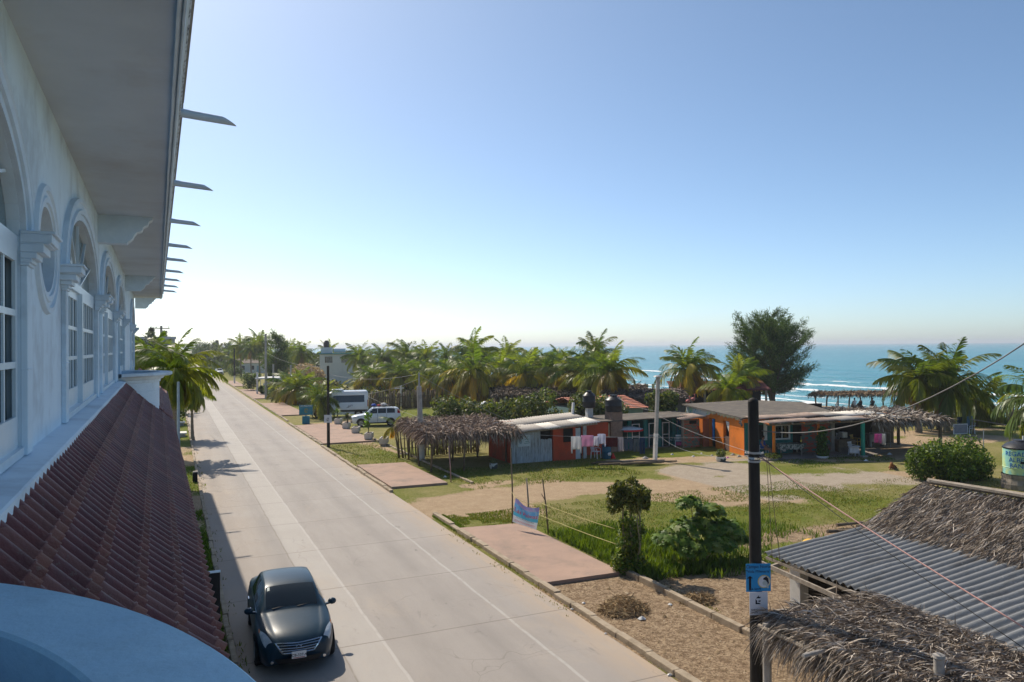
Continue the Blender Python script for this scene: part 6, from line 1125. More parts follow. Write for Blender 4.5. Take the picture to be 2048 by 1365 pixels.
m,n,b=_new('teal_red_blocks'); v=objvec(n); br=N(n,'ShaderNodeTexBrick'); br.inputs['Scale'].default_value=1.9; br.inputs['Color1'].default_value=(.012,.19,.17,1); br.inputs['Color2'].default_value=(.5,.07,.03,1); br.inputs['Mortar'].default_value=(.012,.15,.14,1); br.inputs['Mortar Size'].default_value=.012; br.inputs['Bias'].default_value=.05; rot=N(n,'ShaderNodeMapping'); rot.inputs['Rotation'].default_value=(PI/2,0,0); L(n,v,rot.inputs[0]); L(n,rot.outputs[0],br.inputs[0]); L(n,br.outputs[0],b.inputs['Base Color']); b.inputs['Roughness'].default_value=.85
MB().quad(W(4.15,-.0,-.05),W(6.3,-.0,-.05),W(6.3,-.0,2.4),W(4.15,-.0,2.4)).build('block_mural_wall',m,oh,org=o_); fbx(MB(),6.3,6.55,-.1,.1,-.05,2.4).build('grey_pier',M_CONC,oh,org=o_)
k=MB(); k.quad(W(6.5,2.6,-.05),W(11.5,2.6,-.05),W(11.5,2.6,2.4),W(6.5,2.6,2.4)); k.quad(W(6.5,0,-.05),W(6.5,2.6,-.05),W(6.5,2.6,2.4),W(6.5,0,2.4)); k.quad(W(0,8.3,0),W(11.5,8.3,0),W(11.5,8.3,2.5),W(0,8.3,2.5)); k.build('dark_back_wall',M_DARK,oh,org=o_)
# roof slab
def slab(pts,th,m_,nm,par,org):
    k=MB(); n=len(pts); k.add([(x,y,z) for x,y,z in pts]+[(x,y,z+th) for x,y,z in pts],[tuple(range(n-1,-1,-1)),tuple(range(n,2*n))]+[(i,(i+1)%n,n+(i+1)%n,n+i) for i in range(n)]); return k.build(nm,m_,par,org=org)
slab([W(-.25,-.25,2.38),W(6.8,-.3,2.46),W(8.5,6.5,2.72),W(5.2,8.6,2.78),W(-.3,8.4,2.64)],.09,M_TARW,'roof',oh,o_)
rows_=[]; k=MB(); rn=random.Random(8)
for i in range(60):
    s=rn.uniform(.0,3.8); P_=W(-.27,s,2.38+.03*s); k.add([P_,(P_[0]-.02,P_[1]+rn.uniform(.05,.2),P_[2]+.05),(P_[0]-.03,P_[1]+.1,P_[2]-rn.uniform(.04,.2))],[(0,1,2)])
k.build('crumbling_eave',pm('mossy_plaster',(.35,.33,.2),.95,(.22,.2,.14),6),oh,org=o_)
k=MB(); k.grid([[W(-.3+.06*math.sin(j*2+i),-.28+.07*i,2.42-.1*j*(1-.1*i)+.02*math.sin(i*3+j)) for j in range(7)] for i in range(6)]); k.build('hanging_tarp',pm('grey_tarp',(.13,.12,.11),.8,(.08,.075,.07),5),oh,org=o_)
# awning of patched sheets on coloured posts
aw=sheets('awning',(33.55,37.0,2.28),(42.6,34.4,2.42),W(8.6,.1,2.62),W(0,-.2,2.46),6,2,[M_SHEETP,M_SHEETP,M_SHEET,M_SHEETW,M_SHEETP],oh,o_,22,pitch=.2,amp=.018,jit=.07)
for i in range(13):
    u=i/12; a=Vector((33.5,36.85,2.22)).lerp(Vector((42.5,34.25,2.36)),u); MB().bar(a,a+Vector((.45,2.3,.2)),.06,.08).build('rafter',M_WOOD if i%3 else M_ORANGE,oh,org=o_)
MB().bar((33.5,37.05,2.16),(42.6,34.5,2.30),.07,.1).build('awning_beam',M_WOOD2,oh,org=o_)
for (px,py,ty,m_,r_) in ((1548,918,845,M_ORANGE,.095),(1637,914,843,M_ORANGE,.09),(1726,915,838,M_GREEN,.13)):
    q=G(px,py); MB().tube([(q.x,q.y,-.02),(q.x,q.y,2.25)],r_,12).build('post',m_,oh,org=o_,smooth=True,auto=50); MB().box(q.x-.2,q.x+.2,q.y-.2,q.y+.2,-.05,.12).build('post_foot',M_CONC,oh,org=o_)
q=G(1640,914)
MB().poly([W(-.1,-2.4,.05),W(6.3,-2.4,.05),(40.2,35.2,.05),(43.5,36.4,.05),W(9.5,2.4,.05),W(-.1,-.02,.05)]).build('porch_floor',pm('porch_concrete',(.30,.26,.23),.9,(.24,.21,.19),2),oh,org=o_)
# thatched end of the porch
ta=thing('porch_thatch','ragged palm thatch on posts at the seaward end of the orange house','canopy',(43.5,36,0)); o_=(43.5,36,0)
thatch('thatch',ta,(40.0,34.7,2.28),(45.4,33.6,2.20),(47.2,39.0,2.42),(41.6,40.2,2.55),2600,.6,.06,41,fr_n=70,fr_len=.6,fr_edges=('AB','BC'),thick=.2,org=o_,lift=.5,jit=.8)
for (x,y) in ((45.0,34.0),(46.8,38.6)): MB().tube([(x,y,-.03),(x,y,2.25)],.11,9).build('post',M_WOOD2,ta,org=o_)
MB().quad((43.0,40.3,0),(47.3,39.4,0),(47.3,39.4,2.3),(43,40.3,2.3)).build('thatch_screen',pm('thatch_screen',(.16,.13,.10),.95,(.1,.08,.06),6,sc=(4,4,.5)),ta,org=o_)
# ---- water tanks on stands, slanted post, red tiles, lamp posts
def tank(name,label,px,py,d,r,h,zb,stand):
    q=D(px,py,d); t=thing(name,label,'water tank',(q.x,q.y,0)); MB().lathe([(r*.9,zb),(r,zb+.05),(r,zb+h*.34),(r*1.02,zb+h*.36),(r,zb+h*.38),(r,zb+h*.70),(r*.62,zb+h*.86),(r*.44,zb+h*.9),(r*.44,zb+h*.98),(0,zb+h)],24).build('tank_body',M_BLK,t,smooth=True,auto=35); return t
a=tank('black_water_tank','smaller black water tank on a white concrete column behind the shack',1178,790,53,.44,1.18,2.86,0); MB().box(-.2,.2,-.2,.2,0,2.86).build('column',M_WPAINT,a,bevel=.02)
a=tank('black_water_tank','larger black water tank on a brick stand behind the stalls',1227,800,52,.56,1.15,2.66,0); MB().box(-.45,.45,-.4,.4,0,2.66).build('brick_stand',pm('old_brick',(.3,.2,.15),.9,(.2,.13,.1),5),a)
q=G(1141,905); d=51; lo=D(1139,842,52); hi=D(1144,806,52); tag(MB().bar((0,0,-.05),(hi.x-lo.x+.1,hi.y-lo.y,hi.z),.14,.14).build('slanted_post',M_WPAINT,None),'short white slanted post behind the tin roofed shack','post').location=(lo.x,lo.y,0)
rt_=thing('red_tiled_house','house roof of red clay tiles half hidden behind trees and the stalls','house',(34.5,55,0)); m,n,b=_new('clay_tiles'); wv=N(n,'ShaderNodeTexWave',wave_type='BANDS',bands_direction='X',wave_profile='SIN'); wv.inputs['Scale'].default_value=1.6; L(n,objvec(n),wv.inputs[0]); L(n,mix(n,mapr(n,wv.outputs[1],0,1),(.17,.04,.025),(.52,.17,.09)),b.inputs['Base Color']); b.inputs['Roughness'].default_value=.8; M_CLAY=m
def tiled(par,A,B,Cc,Dd):
    A,B,Cc,Dd=map(Vector,(A,B,Cc,Dd)); rows=[]; n=int((B-A).length/.24*6)
    for i in range(n+1):
        u=i/n; rows.append([tuple(A.lerp(B,u).lerp(Dd.lerp(Cc,u),(j//2+(j%2)*.98)/8)+Vector((0,0,.055*abs(math.sin(PI*u*(B-A).length/.24))+.05*(1-j%2)))) for j in range(17)])
    k=MB(); k.grid(rows); return k.build('tiled_roof',M_CLAY,par,smooth=False,org=(34.5,55,0))
tiled(rt_,(29.6,53.0,2.0),(35.6,52.8,2.0),(35.8,57.0,2.78),(29.8,57.0,2.78)); tiled(rt_,(35.6,61,2.0),(29.6,61,2.0),(29.8,57.0,2.78),(35.8,57.0,2.78)); MB().box(30.0,35.3,53.4,60.6,0,1.98).build('wall',pm('pale_green_wall',(.42,.55,.48),.85,(.35,.46,.4),2),rt_,org=(34.5,55,0))
a=G(843,921); tp=D(838,744,(a-Vector((0,0,H))).dot(CF)); lp=thing('concrete_post','tall round concrete post rising behind the pergola','post',a); MB().tube([(0,0,-.05),(tp.x-a.x,tp.y-a.y,tp.z-.9)],[.19,.15],14).build('post',M_CONC,lp,smooth=True,auto=50); MB().tube([(tp.x-a.x,tp.y-a.y,tp.z-.9),(tp.x-a.x,tp.y-a.y,tp.z-.05)],[.055,.045],8).build('iron_stub',M_GAL,lp); MB().lathe([(.21,-.02),(.205,1.0)],14).build('whitewash_band',M_WPAINT,lp)
a=G(1310,921); tp=D(1316,754,(a-Vector((0,0,H))).dot(CF)); v_=Vector((tp.x-a.x,tp.y-a.y,tp.z)); lp=thing('lamp_post','slim square lamp post with white foot in front of the stalls','post',a); MB().bar((0,0,-.05),v_,.19,.19).build('post',M_CONC,lp,bevel=.015); MB().bar((0,0,0),v_*.32,.205,.205).build('white_foot',M_WPAINT,lp); MB().lathe([(.0,.1),(.2,.08),(.3,0),(0,-.04)],14,tuple(v_)).build('lamp_head',M_GAL,lp)
# ---- washing lines
cable('washing_line','washing line across the yard carrying white and pink laundry',D(1012,866,45.8),D(1311,874,47.2),.01,M_GAL,.12); cable('washing_line','second washing line carrying jeans, from the slim lamp post',D(1212,874,46.6),D(1460,875,47.5),.01,M_GAL,.05)
def wash(name,label,px0,px1,py0,py1,d,col,kind='towel',seed=0):
    a,b_=D(px0,py0,d),D(px1,py0,d); w=(b_-a).length; h=(py1-py0)*d/F; rn=random.Random(seed); X=(b_-a).normalized(); Yn=Vector((X.y,-X.x,0)); k=MB(); nx,ny=12,8; ph=rn.uniform(0,6)
    def P(u,v,wd=0): return X*(u*w)+Vector((0,0,-v*h))+Yn*(.035*math.sin(u*14+ph+v)*(.3+v)+.02*math.sin(v*7+u*5))
    if kind=='towel': k.grid([[P(i/nx,j/ny) for j in range(ny+1)] for i in range(nx+1)])
    elif kind=='shirt':
        k.grid([[P(.14+.72*i/nx,.78*j/ny) for j in range(ny+1)] for i in range(nx+1)])
        for s in (0,1): k.grid([[P(s+(1-2*s)*(i*.045),.02+.98*j/ny) for j in range(ny+1)] for i in range(4)])
    else:
        k.grid([[P(i/nx,.3*j/4) for j in range(5)] for i in range(nx+1)])
        for s in (0,1): k.grid([[P(s*.54+.46*i/6,.3+.7*j/ny) for j in range(ny+1)] for i in range(7)])
    o=k.build(name,clothm('cloth_%s_%d'%(name,seed),col),smooth=True); o.location=a; mo=o.modifiers.new('thickness','SOLIDIFY'); mo.thickness=.008; tag(o,label,'laundry','laundry on the lines')
for i,a in enumerate((('shirt','white long sleeved shirt at the left end of the laundry',1142,1163,873,907,45.6,(.72,.72,.74),'shirt'),('towel','pink towel hanging in the middle of the light laundry',1162,1187,871,894,45.6,(.68,.42,.56),'towel'),('shirt','white shirt just right of the pink towel',1186,1198,873,892,45.6,(.74,.72,.78),'towel'),('shirt','pale striped shirt at the right end of the light laundry',1195,1211,868,894,45.55,(.66,.66,.76),'shirt'),
   ('cloth','dark maroon cloth between the white shirts and the jeans',1212,1235,874,894,46.8,(.12,.02,.03),'towel'),('shirt','small checked shirt left of the jeans',1236,1247,875,903,46.7,(.45,.42,.45),'towel'),('jeans','leftmost grey blue jeans on the second washing line',1248,1266,878,902,46.7,(.10,.13,.18),'jeans'),('jeans','middle grey jeans on the second washing line',1267,1279,878,904,46.7,(.14,.17,.2),'jeans'),('jeans','dark blue jeans nearest the slim lamp post',1279,1290,876,908,46.7,(.04,.08,.16),'jeans'))):
    wash(a[0],a[1],*a[2:7],a[7],a[8],i)
# ---- plastic chairs
def mkchair(name,label,loc,rz,cat='chair',mat=M_PLA,group='plastic chairs'):
    t=thing(name,label,cat,loc,rz,group); MB().box(-.22,.22,-.22,.22,.42,.45).build('seat',mat,t,bevel=.015)
    for x in (-.2,.2):
        for y in (-.2,.22): MB().bar((x*1.12,y*1.12,0),(x,y,.43),.045,.045).build('leg',mat,t)
    k=MB()
    for x in (-.17,-.085,0,.085,.17): k.bar((x,.22,.45),(x*1.05,.31,.82),.04,.015)
    k.bar((-.22,.315,.84),(.22,.315,.84),.03,.07); k.build('backrest',mat,t)
    for x in (-.24,.24): k=MB(); k.bar((x,-.2,.62),(x,.27,.66),.05,.025); k.bar((x,-.19,.44),(x,-.2,.63),.035,.035); k.build('armrest',mat,t)
    return t
ch=mkchair('plastic_chair','white plastic chair in front of the red wall under the laundry',G(1192,917),.5)
def rep(px,py,rz,lb,s=1.0):
    return dup(ch,G(px,py),rz,lb,s)
rep(1357,894,2.6,'white plastic chair with clothes on it by the teal stalls'); rep(1345,892,-.6,'white plastic chair just left of the one holding clothes'); rep(1605,905,.4,'white plastic chair against the red and teal block mural'); rep(1708,912,.2,'white plastic chair draped with a white towel by the green post'); rep(1940,868,-1.9,'white plastic chair by the blackboard under the palms'); rep(1592,903,1.2,'white plastic chair hidden behind the tablecloth')
rep(1672,893,-1.0,'pale plastic chair in the dark porch',1.); yc_=mkchair('plastic_chair','yellow plastic chair inside the dark porch',G(1712,896),.3,mat=pm('yellow_chair_plastic',(.6,.36,.03),.4))
def drape(label,px,py,d,w,h,col,cat='towel'):
    q=D(px,py,d); k=MB(); k.grid([[(-w/2+w*i/8,-.02-.02*math.sin(i*1.3)-(.0 if j else .25),-h*max(j-1,0)/4+.0) for j in range(6)] for i in range(9)]); o=k.build('towel',pm('towel_%.2f%.2f'%(col[0],col[2]),col,.9),smooth=True); o.location=q; o.rotation_euler=(0,0,-.35); mo=o.modifiers.new('thickness','SOLIDIFY'); mo.thickness=.015; tag(o,label,cat)
drape('white towel thrown over the chair beside the green post',1708,893,47.9,.6,.45,(.70,.71,.78)); drape('pink clothes piled on the chair by the stalls',1357,884,53.,.4,.25,(.4,.1,.25))
# ---- table, cloth, people
q=G(1578,911); tb_=thing('porch_table','table under a patterned cloth beside the orange post','table',q,-.35); MB().box(-.75,.75,-.4,.4,.70,.74).build('tabletop',M_WOOD,tb_)
for x in (-.68,.68):
    for y in (-.34,.34): MB().bar((x,y,0),(x,y,.7),.05,.05).build('leg',M_WOOD,tb_)
m,n,b=_new('flowered_oilcloth'); v=objvec(n); L(n,mix(n,ramp(n,noise(n,7,3,.6,v),[(.45,0.),(.55,1.)]),(.55,.52,.44),(.10,.12,.09)),b.inputs['Base Color'])
k=MB(); k.box(-.78,.78,-.43,.43,.742,.752)
k.grid([[(-.78+1.56*i/20,-.435-.02*math.sin(i*1.9)*j,.75-.11*j-(.10 if i in(3,4,5) else 0)*j/3) for j in range(4)] for i in range(21)]); k.grid([[(-.785-.02*math.sin(i)*j,-.43+.86*i/8,.75-.1*j) for j in range(4)] for i in range(9)]); o=k.build('tablecloth',m); o.location=q; o.rotation_euler=(0,0,-.35); tag(o,'patterned oilcloth hanging over the porch table','tablecloth')
M_SKIN=pm('brown_skin',(.30,.16,.10),.6,(.26,.14,.09),6); M_HAIR=pm('black_hair',(.012,.01,.009),.6)
def person(label,loc,rz,joints,mats,hair=None,cloth=()):
    "one skinned figure: joints name -> (pos, radius), bones"
    t=thing('person',label,'person',loc,rz); J,Bn=joints; nm=list(J); me=bpy.data.meshes.new('body'); me.from_pydata([J[k_][0] for k_ in nm],[(nm.index(a),nm.index(b_)) for a,b_ in Bn],[]); o=bpy.data.objects.new('body',me); C.objects.link(o); o.parent=t
    sk_=o.modifiers.new('skin','SKIN'); sv=me.skin_vertices[0].data if me.skin_vertices else None
    if sv is None: 
        bpy.context.view_layer.objects.active=o; sv=o.data.skin_vertices[0].data
    for i,k_ in enumerate(nm): r=J[k_][1]; sv[i].radius=(r,r)
    sv[nm.index('pelvis')].use_root=True; o.modifiers.new('sub','SUBSURF').levels=1; o.modifiers['sub'].render_levels=2; me.materials.append(mats[0]); sk_.use_smooth_shade=True
    hp=J['head'][0]; MB().lathe([(0,-.13),(.07,-.11),(.09,-.03),(.095,.04),(.07,.1),(0,.12)],12,tuple(hp)).build('head_shape',mats[0],t,smooth=True); k=MB(); k.lathe([(.098,-.02),(.106,.04),(.08,.11),(0,.135)],12,(hp[0],hp[1]+.015,hp[2])); k.build('hair',M_HAIR,t,smooth=True)
    for nm_,pts,rad,mt in cloth: MB().tube(pts,rad,10).build(nm_,mt,t,smooth=True)
    return t
def seated(dx=0.):
    J={'pelvis':((0,0,.5),.13),'chest':((0,.05,.85),.14),'neck':((0,.03,1.06),.055),'head':((0,0,1.2),.075),'shL':((.19,.04,.98),.06),'shR':((-.19,.04,.98),.06),'elL':((.25,-.05,.72),.045),'elR':((-.25,-.05,.72),.045),'haL':((.16,-.28,.64),.03),'haR':((-.16,-.28,.64),.03),'kL':((.13,-.42,.5),.07),'kR':((-.13,-.42,.5),.07),'fL':((.15,-.48,.06),.045),'fR':((-.16,-.6,.08),.045),'tL':((.16,-.62,.03),.03),'tR':((-.17,-.75,.04),.03)}
    B=[('pelvis','chest'),('chest','neck'),('neck','head'),('chest','shL'),('chest','shR'),('shL','elL'),('shR','elR'),('elL','haL'),('elR','haR'),('pelvis','kL'),('pelvis','kR'),('kL','fL'),('kR','fR'),('fL','tL'),('fR','tR')]; return J,B
BL2=pm('blue_shirt',(.03,.10,.33),.9); GR2=pm('grey_shorts',(.10,.10,.12),.9)
person('person in a blue shirt sitting beside the orange post, legs stretched out',G(1527,913),.5,seated(),[M_SKIN],cloth=(('shirt',[(0,0,.5),(0,.04,.8),(0,.05,1.0)],[.17,.185,.12],BL2),('shorts',[(0,0,.48),(.1,-.25,.52),(.13,-.38,.5)],[.15,.11,.09],GR2)))
person('bare shouldered person sitting behind the patterned table',G(1576,903),.1,seated(),[M_SKIN],cloth=(('shorts',[(0,0,.46),(0,-.1,.52)],[.16,.15],GR2),))
mkchair('plastic_chair','plastic stool chair under the person in the blue shirt',G(1528,911),.5); mkchair('plastic_chair','chair under the bare shouldered person behind the table',G(1577,901),.1)
q=G(1541,917); t=thing('paint_bucket','white bucket with a green rim beside the orange post','bucket',q); MB().lathe([(.0,.01),(.12,.01),(.15,.3)],14).build('bucket_body',M_PLA,t); MB().lathe([(.15,.29),(.165,.30),(.165,.34),(.15,.34)],14).build('rim',M_GREEN,t)
# dog lying on the grass
def dog():
    q=G(1785,938); t=thing('dog','brown dog lying on the grass beyond the sand patch','dog',q,.6); J={'pelvis':((.28,0,.13),.11),'mid':((0,0,.16),.12),'chest':((-.24,0,.17),.13),'neck':((-.40,0,.28),.075),'head':((-.50,0,.36),.075),'muz':((-.63,0,.33),.035),'earL':((-.47,.06,.45),.018),'earR':((-.47,-.06,.45),.018),'fL':((-.30,.1,.05),.035),'pL':((-.55,.1,.03),.025),'fR':((-.30,-.1,.05),.035),'pR':((-.56,-.12,.03),.025),'hL':((.22,.15,.08),.06),'kL':((.05,.2,.05),.035),'hR':((.25,-.14,.08),.06),'kR':((.08,-.22,.05),.035),'tail':((.45,.05,.08),.03),'tt':((.62,.16,.04),.012)}
    B=[('pelvis','mid'),('mid','chest'),('chest','neck'),('neck','head'),('head','muz'),('head','earL'),('head','earR'),('chest','fL'),('fL','pL'),('chest','fR'),('fR','pR'),('pelvis','hL'),('hL','kL'),('pelvis','hR'),('hR','kR'),('pelvis','tail'),('tail','tt')]
    nm=list(J); me=bpy.data.meshes.new('body'); me.from_pydata([J[k_][0] for k_ in nm],[(nm.index(a),nm.index(b_)) for a,b_ in B],[]); o=bpy.data.objects.new('body',me); C.objects.link(o); o.parent=t; s=o.modifiers.new('skin','SKIN'); s.use_smooth_shade=True
    for i,k_ in enumerate(nm): r=J[k_][1]; me.skin_vertices[0].data[i].radius=(r,r)
    me.skin_vertices[0].data[0].use_root=True; u=o.modifiers.new('sub','SUBSURF'); u.levels=1; u.render_levels=2; me.materials.append(pm('brown_fur',(.33,.14,.06),.9,(.2,.09,.045),7))
    MB().lathe([(.0,-.03),(.1,-.02),(.1,.03),(0,.04)],10,(-.2,0,.07)).build('pale_bib',M_WPAINT,t)
dog()
# ---- yard clutter
def pot(px,py,r,h,label,mat,plant=None,seed=1,cat='planter',name='plant_pot'):
    q=G(px,py); t=thing(name,label,cat,q); MB().lathe([(.0,.02),(r*.8,.0),(r,h*.5),(r*.97,h),(r*.86,h),(r*.84,h-.06),(0,h-.06)],18).build('pot',mat,t,smooth=True,auto=40)
    if plant: g=np.random.RandomState(seed); V,Fq,c=leaves(plant[0],[(0,0,h+plant[1]*.5,plant[2],plant[2],plant[1]*.6)],plant[3],SG,g); npmesh('foliage',V,Fq,M_LEAF,t,c); MB().tube([(0,0,h-.06),(0,0,h+plant[1]*.5)],.02,5).build('stem',M_STEM,t)
    return t
m,n,b=_new('banded_can'); v=objvec(n); L(n,mix(n,ramp(n,noise(n,2.2,2,.5,v),[(.48,0.),(.52,1.)]),(.55,.55,.52),(.06,.07,.07)),b.inputs['Base Color'])
pot(1442,923,.32,.27,'round planter painted white and black in front of the orange house',m,(260,.45,.3,.07),1); pot(987,938,.24,.33,'white pot with a small plant in the shade of the pergola',m,(120,.2,.2,.06),2); pot(1548,921,.3,.14,'low ring of plants at the foot of the orange post',M_CONC,(300,.3,.55,.08),3)
t=pot(1645,917,.36,.16,'tall leafy vine climbing the second orange post from a white ring planter',M_WPAINT,None); V,Fq,c=leaves(1500,[(0,0,.45,.42,.38,.5),(-.05,0,1.1,.36,.34,.5),(.02,0,1.7,.26,.26,.3)],.085,[[.06,.14,.02],[.09,.19,.03],[.04,.09,.015]],np.random.RandomState(6),shell=.3); npmesh('foliage',V,Fq,M_LEAF,t,c)
q=G(1213,917); t=thing('blue_drum','blue plastic drum holding bottles beside the white chair under the laundry','drum',q); MB().lathe([(0,0),(.27,.0),(.29,.05),(.29,.42),(.3,.44),(.29,.46),(.29,.82),(.27,.86),(0,.86)],20).build('drum_body',pm('blue_plastic',(.01,.10,.18),.5,(.012,.13,.22),3),t,smooth=True,auto=40); MB().lathe([(.1,-.1),(.14,0),(.1,.1)],10,(.05,-.24,.3)).build('clear_bottles',M_PLA,t)
q=G(1226,917); tag(MB().lathe([(0,.34),(.03,.33),(.17,.02),(.2,.0),(0,0)],14).build('red_cone',pm('red_plastic',(.6,.03,.02),.4),None,smooth=True),'small red plastic cone right of the blue drum','cone').location=q
um=thing('red_parasol','red and white parasol canopy with a scalloped edge over the yard','parasol',G(1255,900)); MB().tube([(0,0,0),(0,0,1.55)],.025,8).build('pole',M_GAL,um); k=MB(); N_=16
rows=[]
for i in range(N_+1):
    a=2*PI*i/N_; rows.append([(.06*math.cos(a),.06*math.sin(a),1.62),(.55*math.cos(a),.55*math.sin(a),1.56),(1.08*math.cos(a),1.08*math.sin(a),1.44)])
k.grid(rows); k.build('canopy',pm('parasol_white',(.72,.70,.66),.7),um,smooth=True); k=MB()
for i in range(N_):
    a,b_=2*PI*i/N_,2*PI*(i+1)/N_
    if i%2==0 or i>9: k.quad((1.085*math.cos(a),1.085*math.sin(a),1.45),(1.085*math.cos(b_),1.085*math.sin(b_),1.45),(1.09*math.cos(b_),1.09*math.sin(b_),1.33),(1.09*math.cos(a),1.09*math.sin(a),1.33))
k.build('valance',pm('parasol_red',(.55,.03,.03),.7),um)
rn=random.Random(5); q=G(1275,930)
for i in range(7):
    a=rn.uniform(-.35,.15); l=rn.uniform(2.2,4.2); o=MB().tube([(0,0,0),(l*.5,.05,.02),(l,0,0)],[.055,.06,.045],7).build('timber_pole',M_WOOD2 if i else M_WOOD,smooth=True); o.location=(q.x-1.8+rn.uniform(-.6,.8),q.y+rn.uniform(-.5,1.6),.06+.05*(i%3)); o.rotation_euler=(0,0,a-.25); tag(o,('pale long pole on top of the timber on the grass' if i==0 else 'dark pole lying in the timber heap before the laundry yard'),'timber','timber heap by the washing yard')
for i,(px,py,s,lb) in enumerate(((1345,910,.12,'pale stone on the bare yard left of the planter'),(1387,914,.13,'white stone on the yard edge'),(1403,908,.1,'small white rag on the bare yard'),(1466,911,.2,'broken concrete lump at the foot of the orange wall'),(1478,914,.16,'second concrete lump near the orange corner'),(1424,912,.12,'grey lump by the round planter'),(1779,910,.2,'pale blue plastic bag on the shaded grass'),(1732,923,.16,'white bundle on the grass near the green post'),(890,955,.14,'pale lump on the grass by the pergola'),(1290,918,.25,'grey rubble beside the slim lamp post'))): litter(px,py,s,lb,M_LIT if 'white' in lb or 'pale' in lb else M_CONC)
litter(1455,917,.14,'pink plastic toy beside the round planter',pm('pink_plastic',(.75,.1,.4),.5))
# things under the porch thatch
for i,(px,py,lb,m_) in enumerate(((1690,905,'dark cabinet at the back of the open porch',M_WOOD2),(1752,893,'grey washing trough under the porch thatch',M_CONC))):
    q=G(px,py); t=thing('cabinet' if i==0 else 'wash_trough',lb,'furniture',q,-.3); MB().box(-.6,.6,-.3,.3,.35,.85).build('box',m_,t,bevel=.02)
    for x in (-.5,.5): MB().box(x-.06,x+.06,-.25,.25,0,.35).build('leg',m_,t)
q=G(1690,900); tag(MB().box(-.22,.22,-.2,.2,0,.35).build('white_box',M_WPAINT,None,bevel=.02,org=(0,0,0)),'small white box on the dark porch cabinet','box').location=(q.x-.3,q.y-.1,.86)
for i,(px0,px1,py0,py1,col,lb) in enumerate(((1749,1757,868,886,(.6,.16,.4),'first pink garment drying on the rack under the porch thatch'),(1757,1764,868,887,(.55,.22,.45),'second pink garment drying beside the first'),(1764,1771,868,890,(.6,.6,.6),'white garment at the right of the pink ones'))): wash('garment',lb,px0,px1,py0,py1,46.5,col,'towel',40+i)
q=G(1760,895); t=thing('drying_rack','metal drying rack under the porch thatch','rack',q,-.3); k=MB(); [MB().tube([(x,y,0),(x,y,1.0)],.015,5).build('leg',M_GAL,t) for x in (-.6,.6) for y in (-.25,.25)]; MB().bar((-.62,-.25,1.0),(.62,-.25,1.0),.02,.02).build('bar',M_GAL,t); MB().bar((-.62,.25,1.0),(.62,.25,1.0),.02,.02).build('bar',M_GAL,t)
q=G(1770,885); tag(MB().box(-.45,.45,-.02,.02,-.3,.3).build('tilted_panel',M_PLA),'white tilted panel standing at the back of the porch thatch','panel').location=(q.x,q.y+.4,1.05); C.objects['tilted_panel'].rotation_euler=(.2,.65,-.3)
# ---- stake fence, beach shelter, hammock, board under the palms
stick_fence('stake_fence','long fence of sun bleached stakes between the yard and the beach',(52.5,50.0,0),(68.5,42.6,0),98,1.5,mat=M_WOOD2,r=.08,seed=21)
bsx=thing('beach_shelter','long low thatched beach shelter on leaning posts before the surf','shelter',(74,64,-.7)); o_=(74,64,-.7)
pa,pb=D(1622,789,93),D(1802,800,93); thatch('thatch',bsx,(pa.x-.9,pa.y-.4,.95),(pb.x-.9,pb.y-.4,.95),(pb.x+1.3,pb.y+.6,1.25),(pa.x+1.3,pa.y+.6,1.25),2200,.5,.08,51,fr_n=45,fr_len=.4,fr_edges=('AB',),thick=.15,org=o_,jit=.7,cols=np.array([[.36,.25,.16],[.26,.18,.12],[.45,.32,.2]]))
for i in range(8):
    u=(i+.4)/8; q=pa.lerp(pb,u); MB().tube([(q.x+rn.uniform(-.2,.2),q.y,-.9),(q.x,q.y,.25),(q.x+rn.uniform(-.15,.15),q.y,1.0)],[.1,.09,.08],6).build('post',M_WOOD2,bsx,org=o_)
# figures at the water's edge
for i,(px,py,lb) in enumerate(((1745,806,'dark clothed person sitting under the beach shelter'),(1709,807,'person in a white top sitting under the beach shelter'),(1721,809,'crouching dark figure under the beach shelter'))):
    q=D(px,py,92); person(lb,(q.x,q.y,-.72),2.6+i*.3,seated(),[M_SKIN],cloth=(('shirt',[(0,0,.45),(0,.04,.8),(0,.05,1.0)],[.18,.19,.12],(M_BLACK,M_WPAINT,M_BLACK)[i]),('trousers',[(0,0,.45),(.0,-.25,.52),(0,-.42,.5)],[.17,.16,.14],M_BLACK)))
    sto=MB().box(-.22,.22,-.2,.25,0,.42).build('stool',M_WOOD2,bevel=.02); sto.location=(q.x,q.y,-.72); tag(sto,('wooden seat under the dark clothed person','wooden seat under the person in white','low wooden seat under the crouching figure')[i],'seat')
q=G(1921,870); t=thing('chalk_board','framed grey board leaning by the white chair under the palms','board',q,-.25); MB().box(-.62,.62,-.03,.03,.05,.85).build('frame',M_WPAINT,t); MB().box(-.56,.56,-.04,-.031,.11,.79).build('panel',pm('faded_board',(.2,.21,.24),.7,(.28,.27,.28),3),t)
q=G(1930,862); tag(MB().box(-.9,.9,-.03,.03,0,1.15).build('blue_board',pm('blue_board',(.01,.09,.20),.7,(.012,.12,.25),2),bevel=.01),'dark blue board standing behind the framed grey board','board').location=(q.x,q.y,0)
for i,(px0,px1,py0,py1,d,col,lb) in enumerate(((1856,1862,844,858,62,(.3,.45,.6),'pale blue garment drying between the two palms'),(1863,1869,844,858,62,(.5,.48,.46),'grey garment drying between the two palms'),(1872,1879,844,860,62,(.02,.02,.03),'black garment drying between the two palms'),(1880,1885,836,846,62,(.03,.4,.42),'turquoise cloth hanging on the second palm'))): wash('garment',lb,px0,px1,py0,py1,d,col,'towel',60+i)
a=D(1942,839,60); tag(MB().tube([(0,0,0),tuple(D(2016,851,58)-a)],.04,6).build('slanting_pole',M_WOOD),'pale pole slanting down to the right under the dark palms','pole').location=a
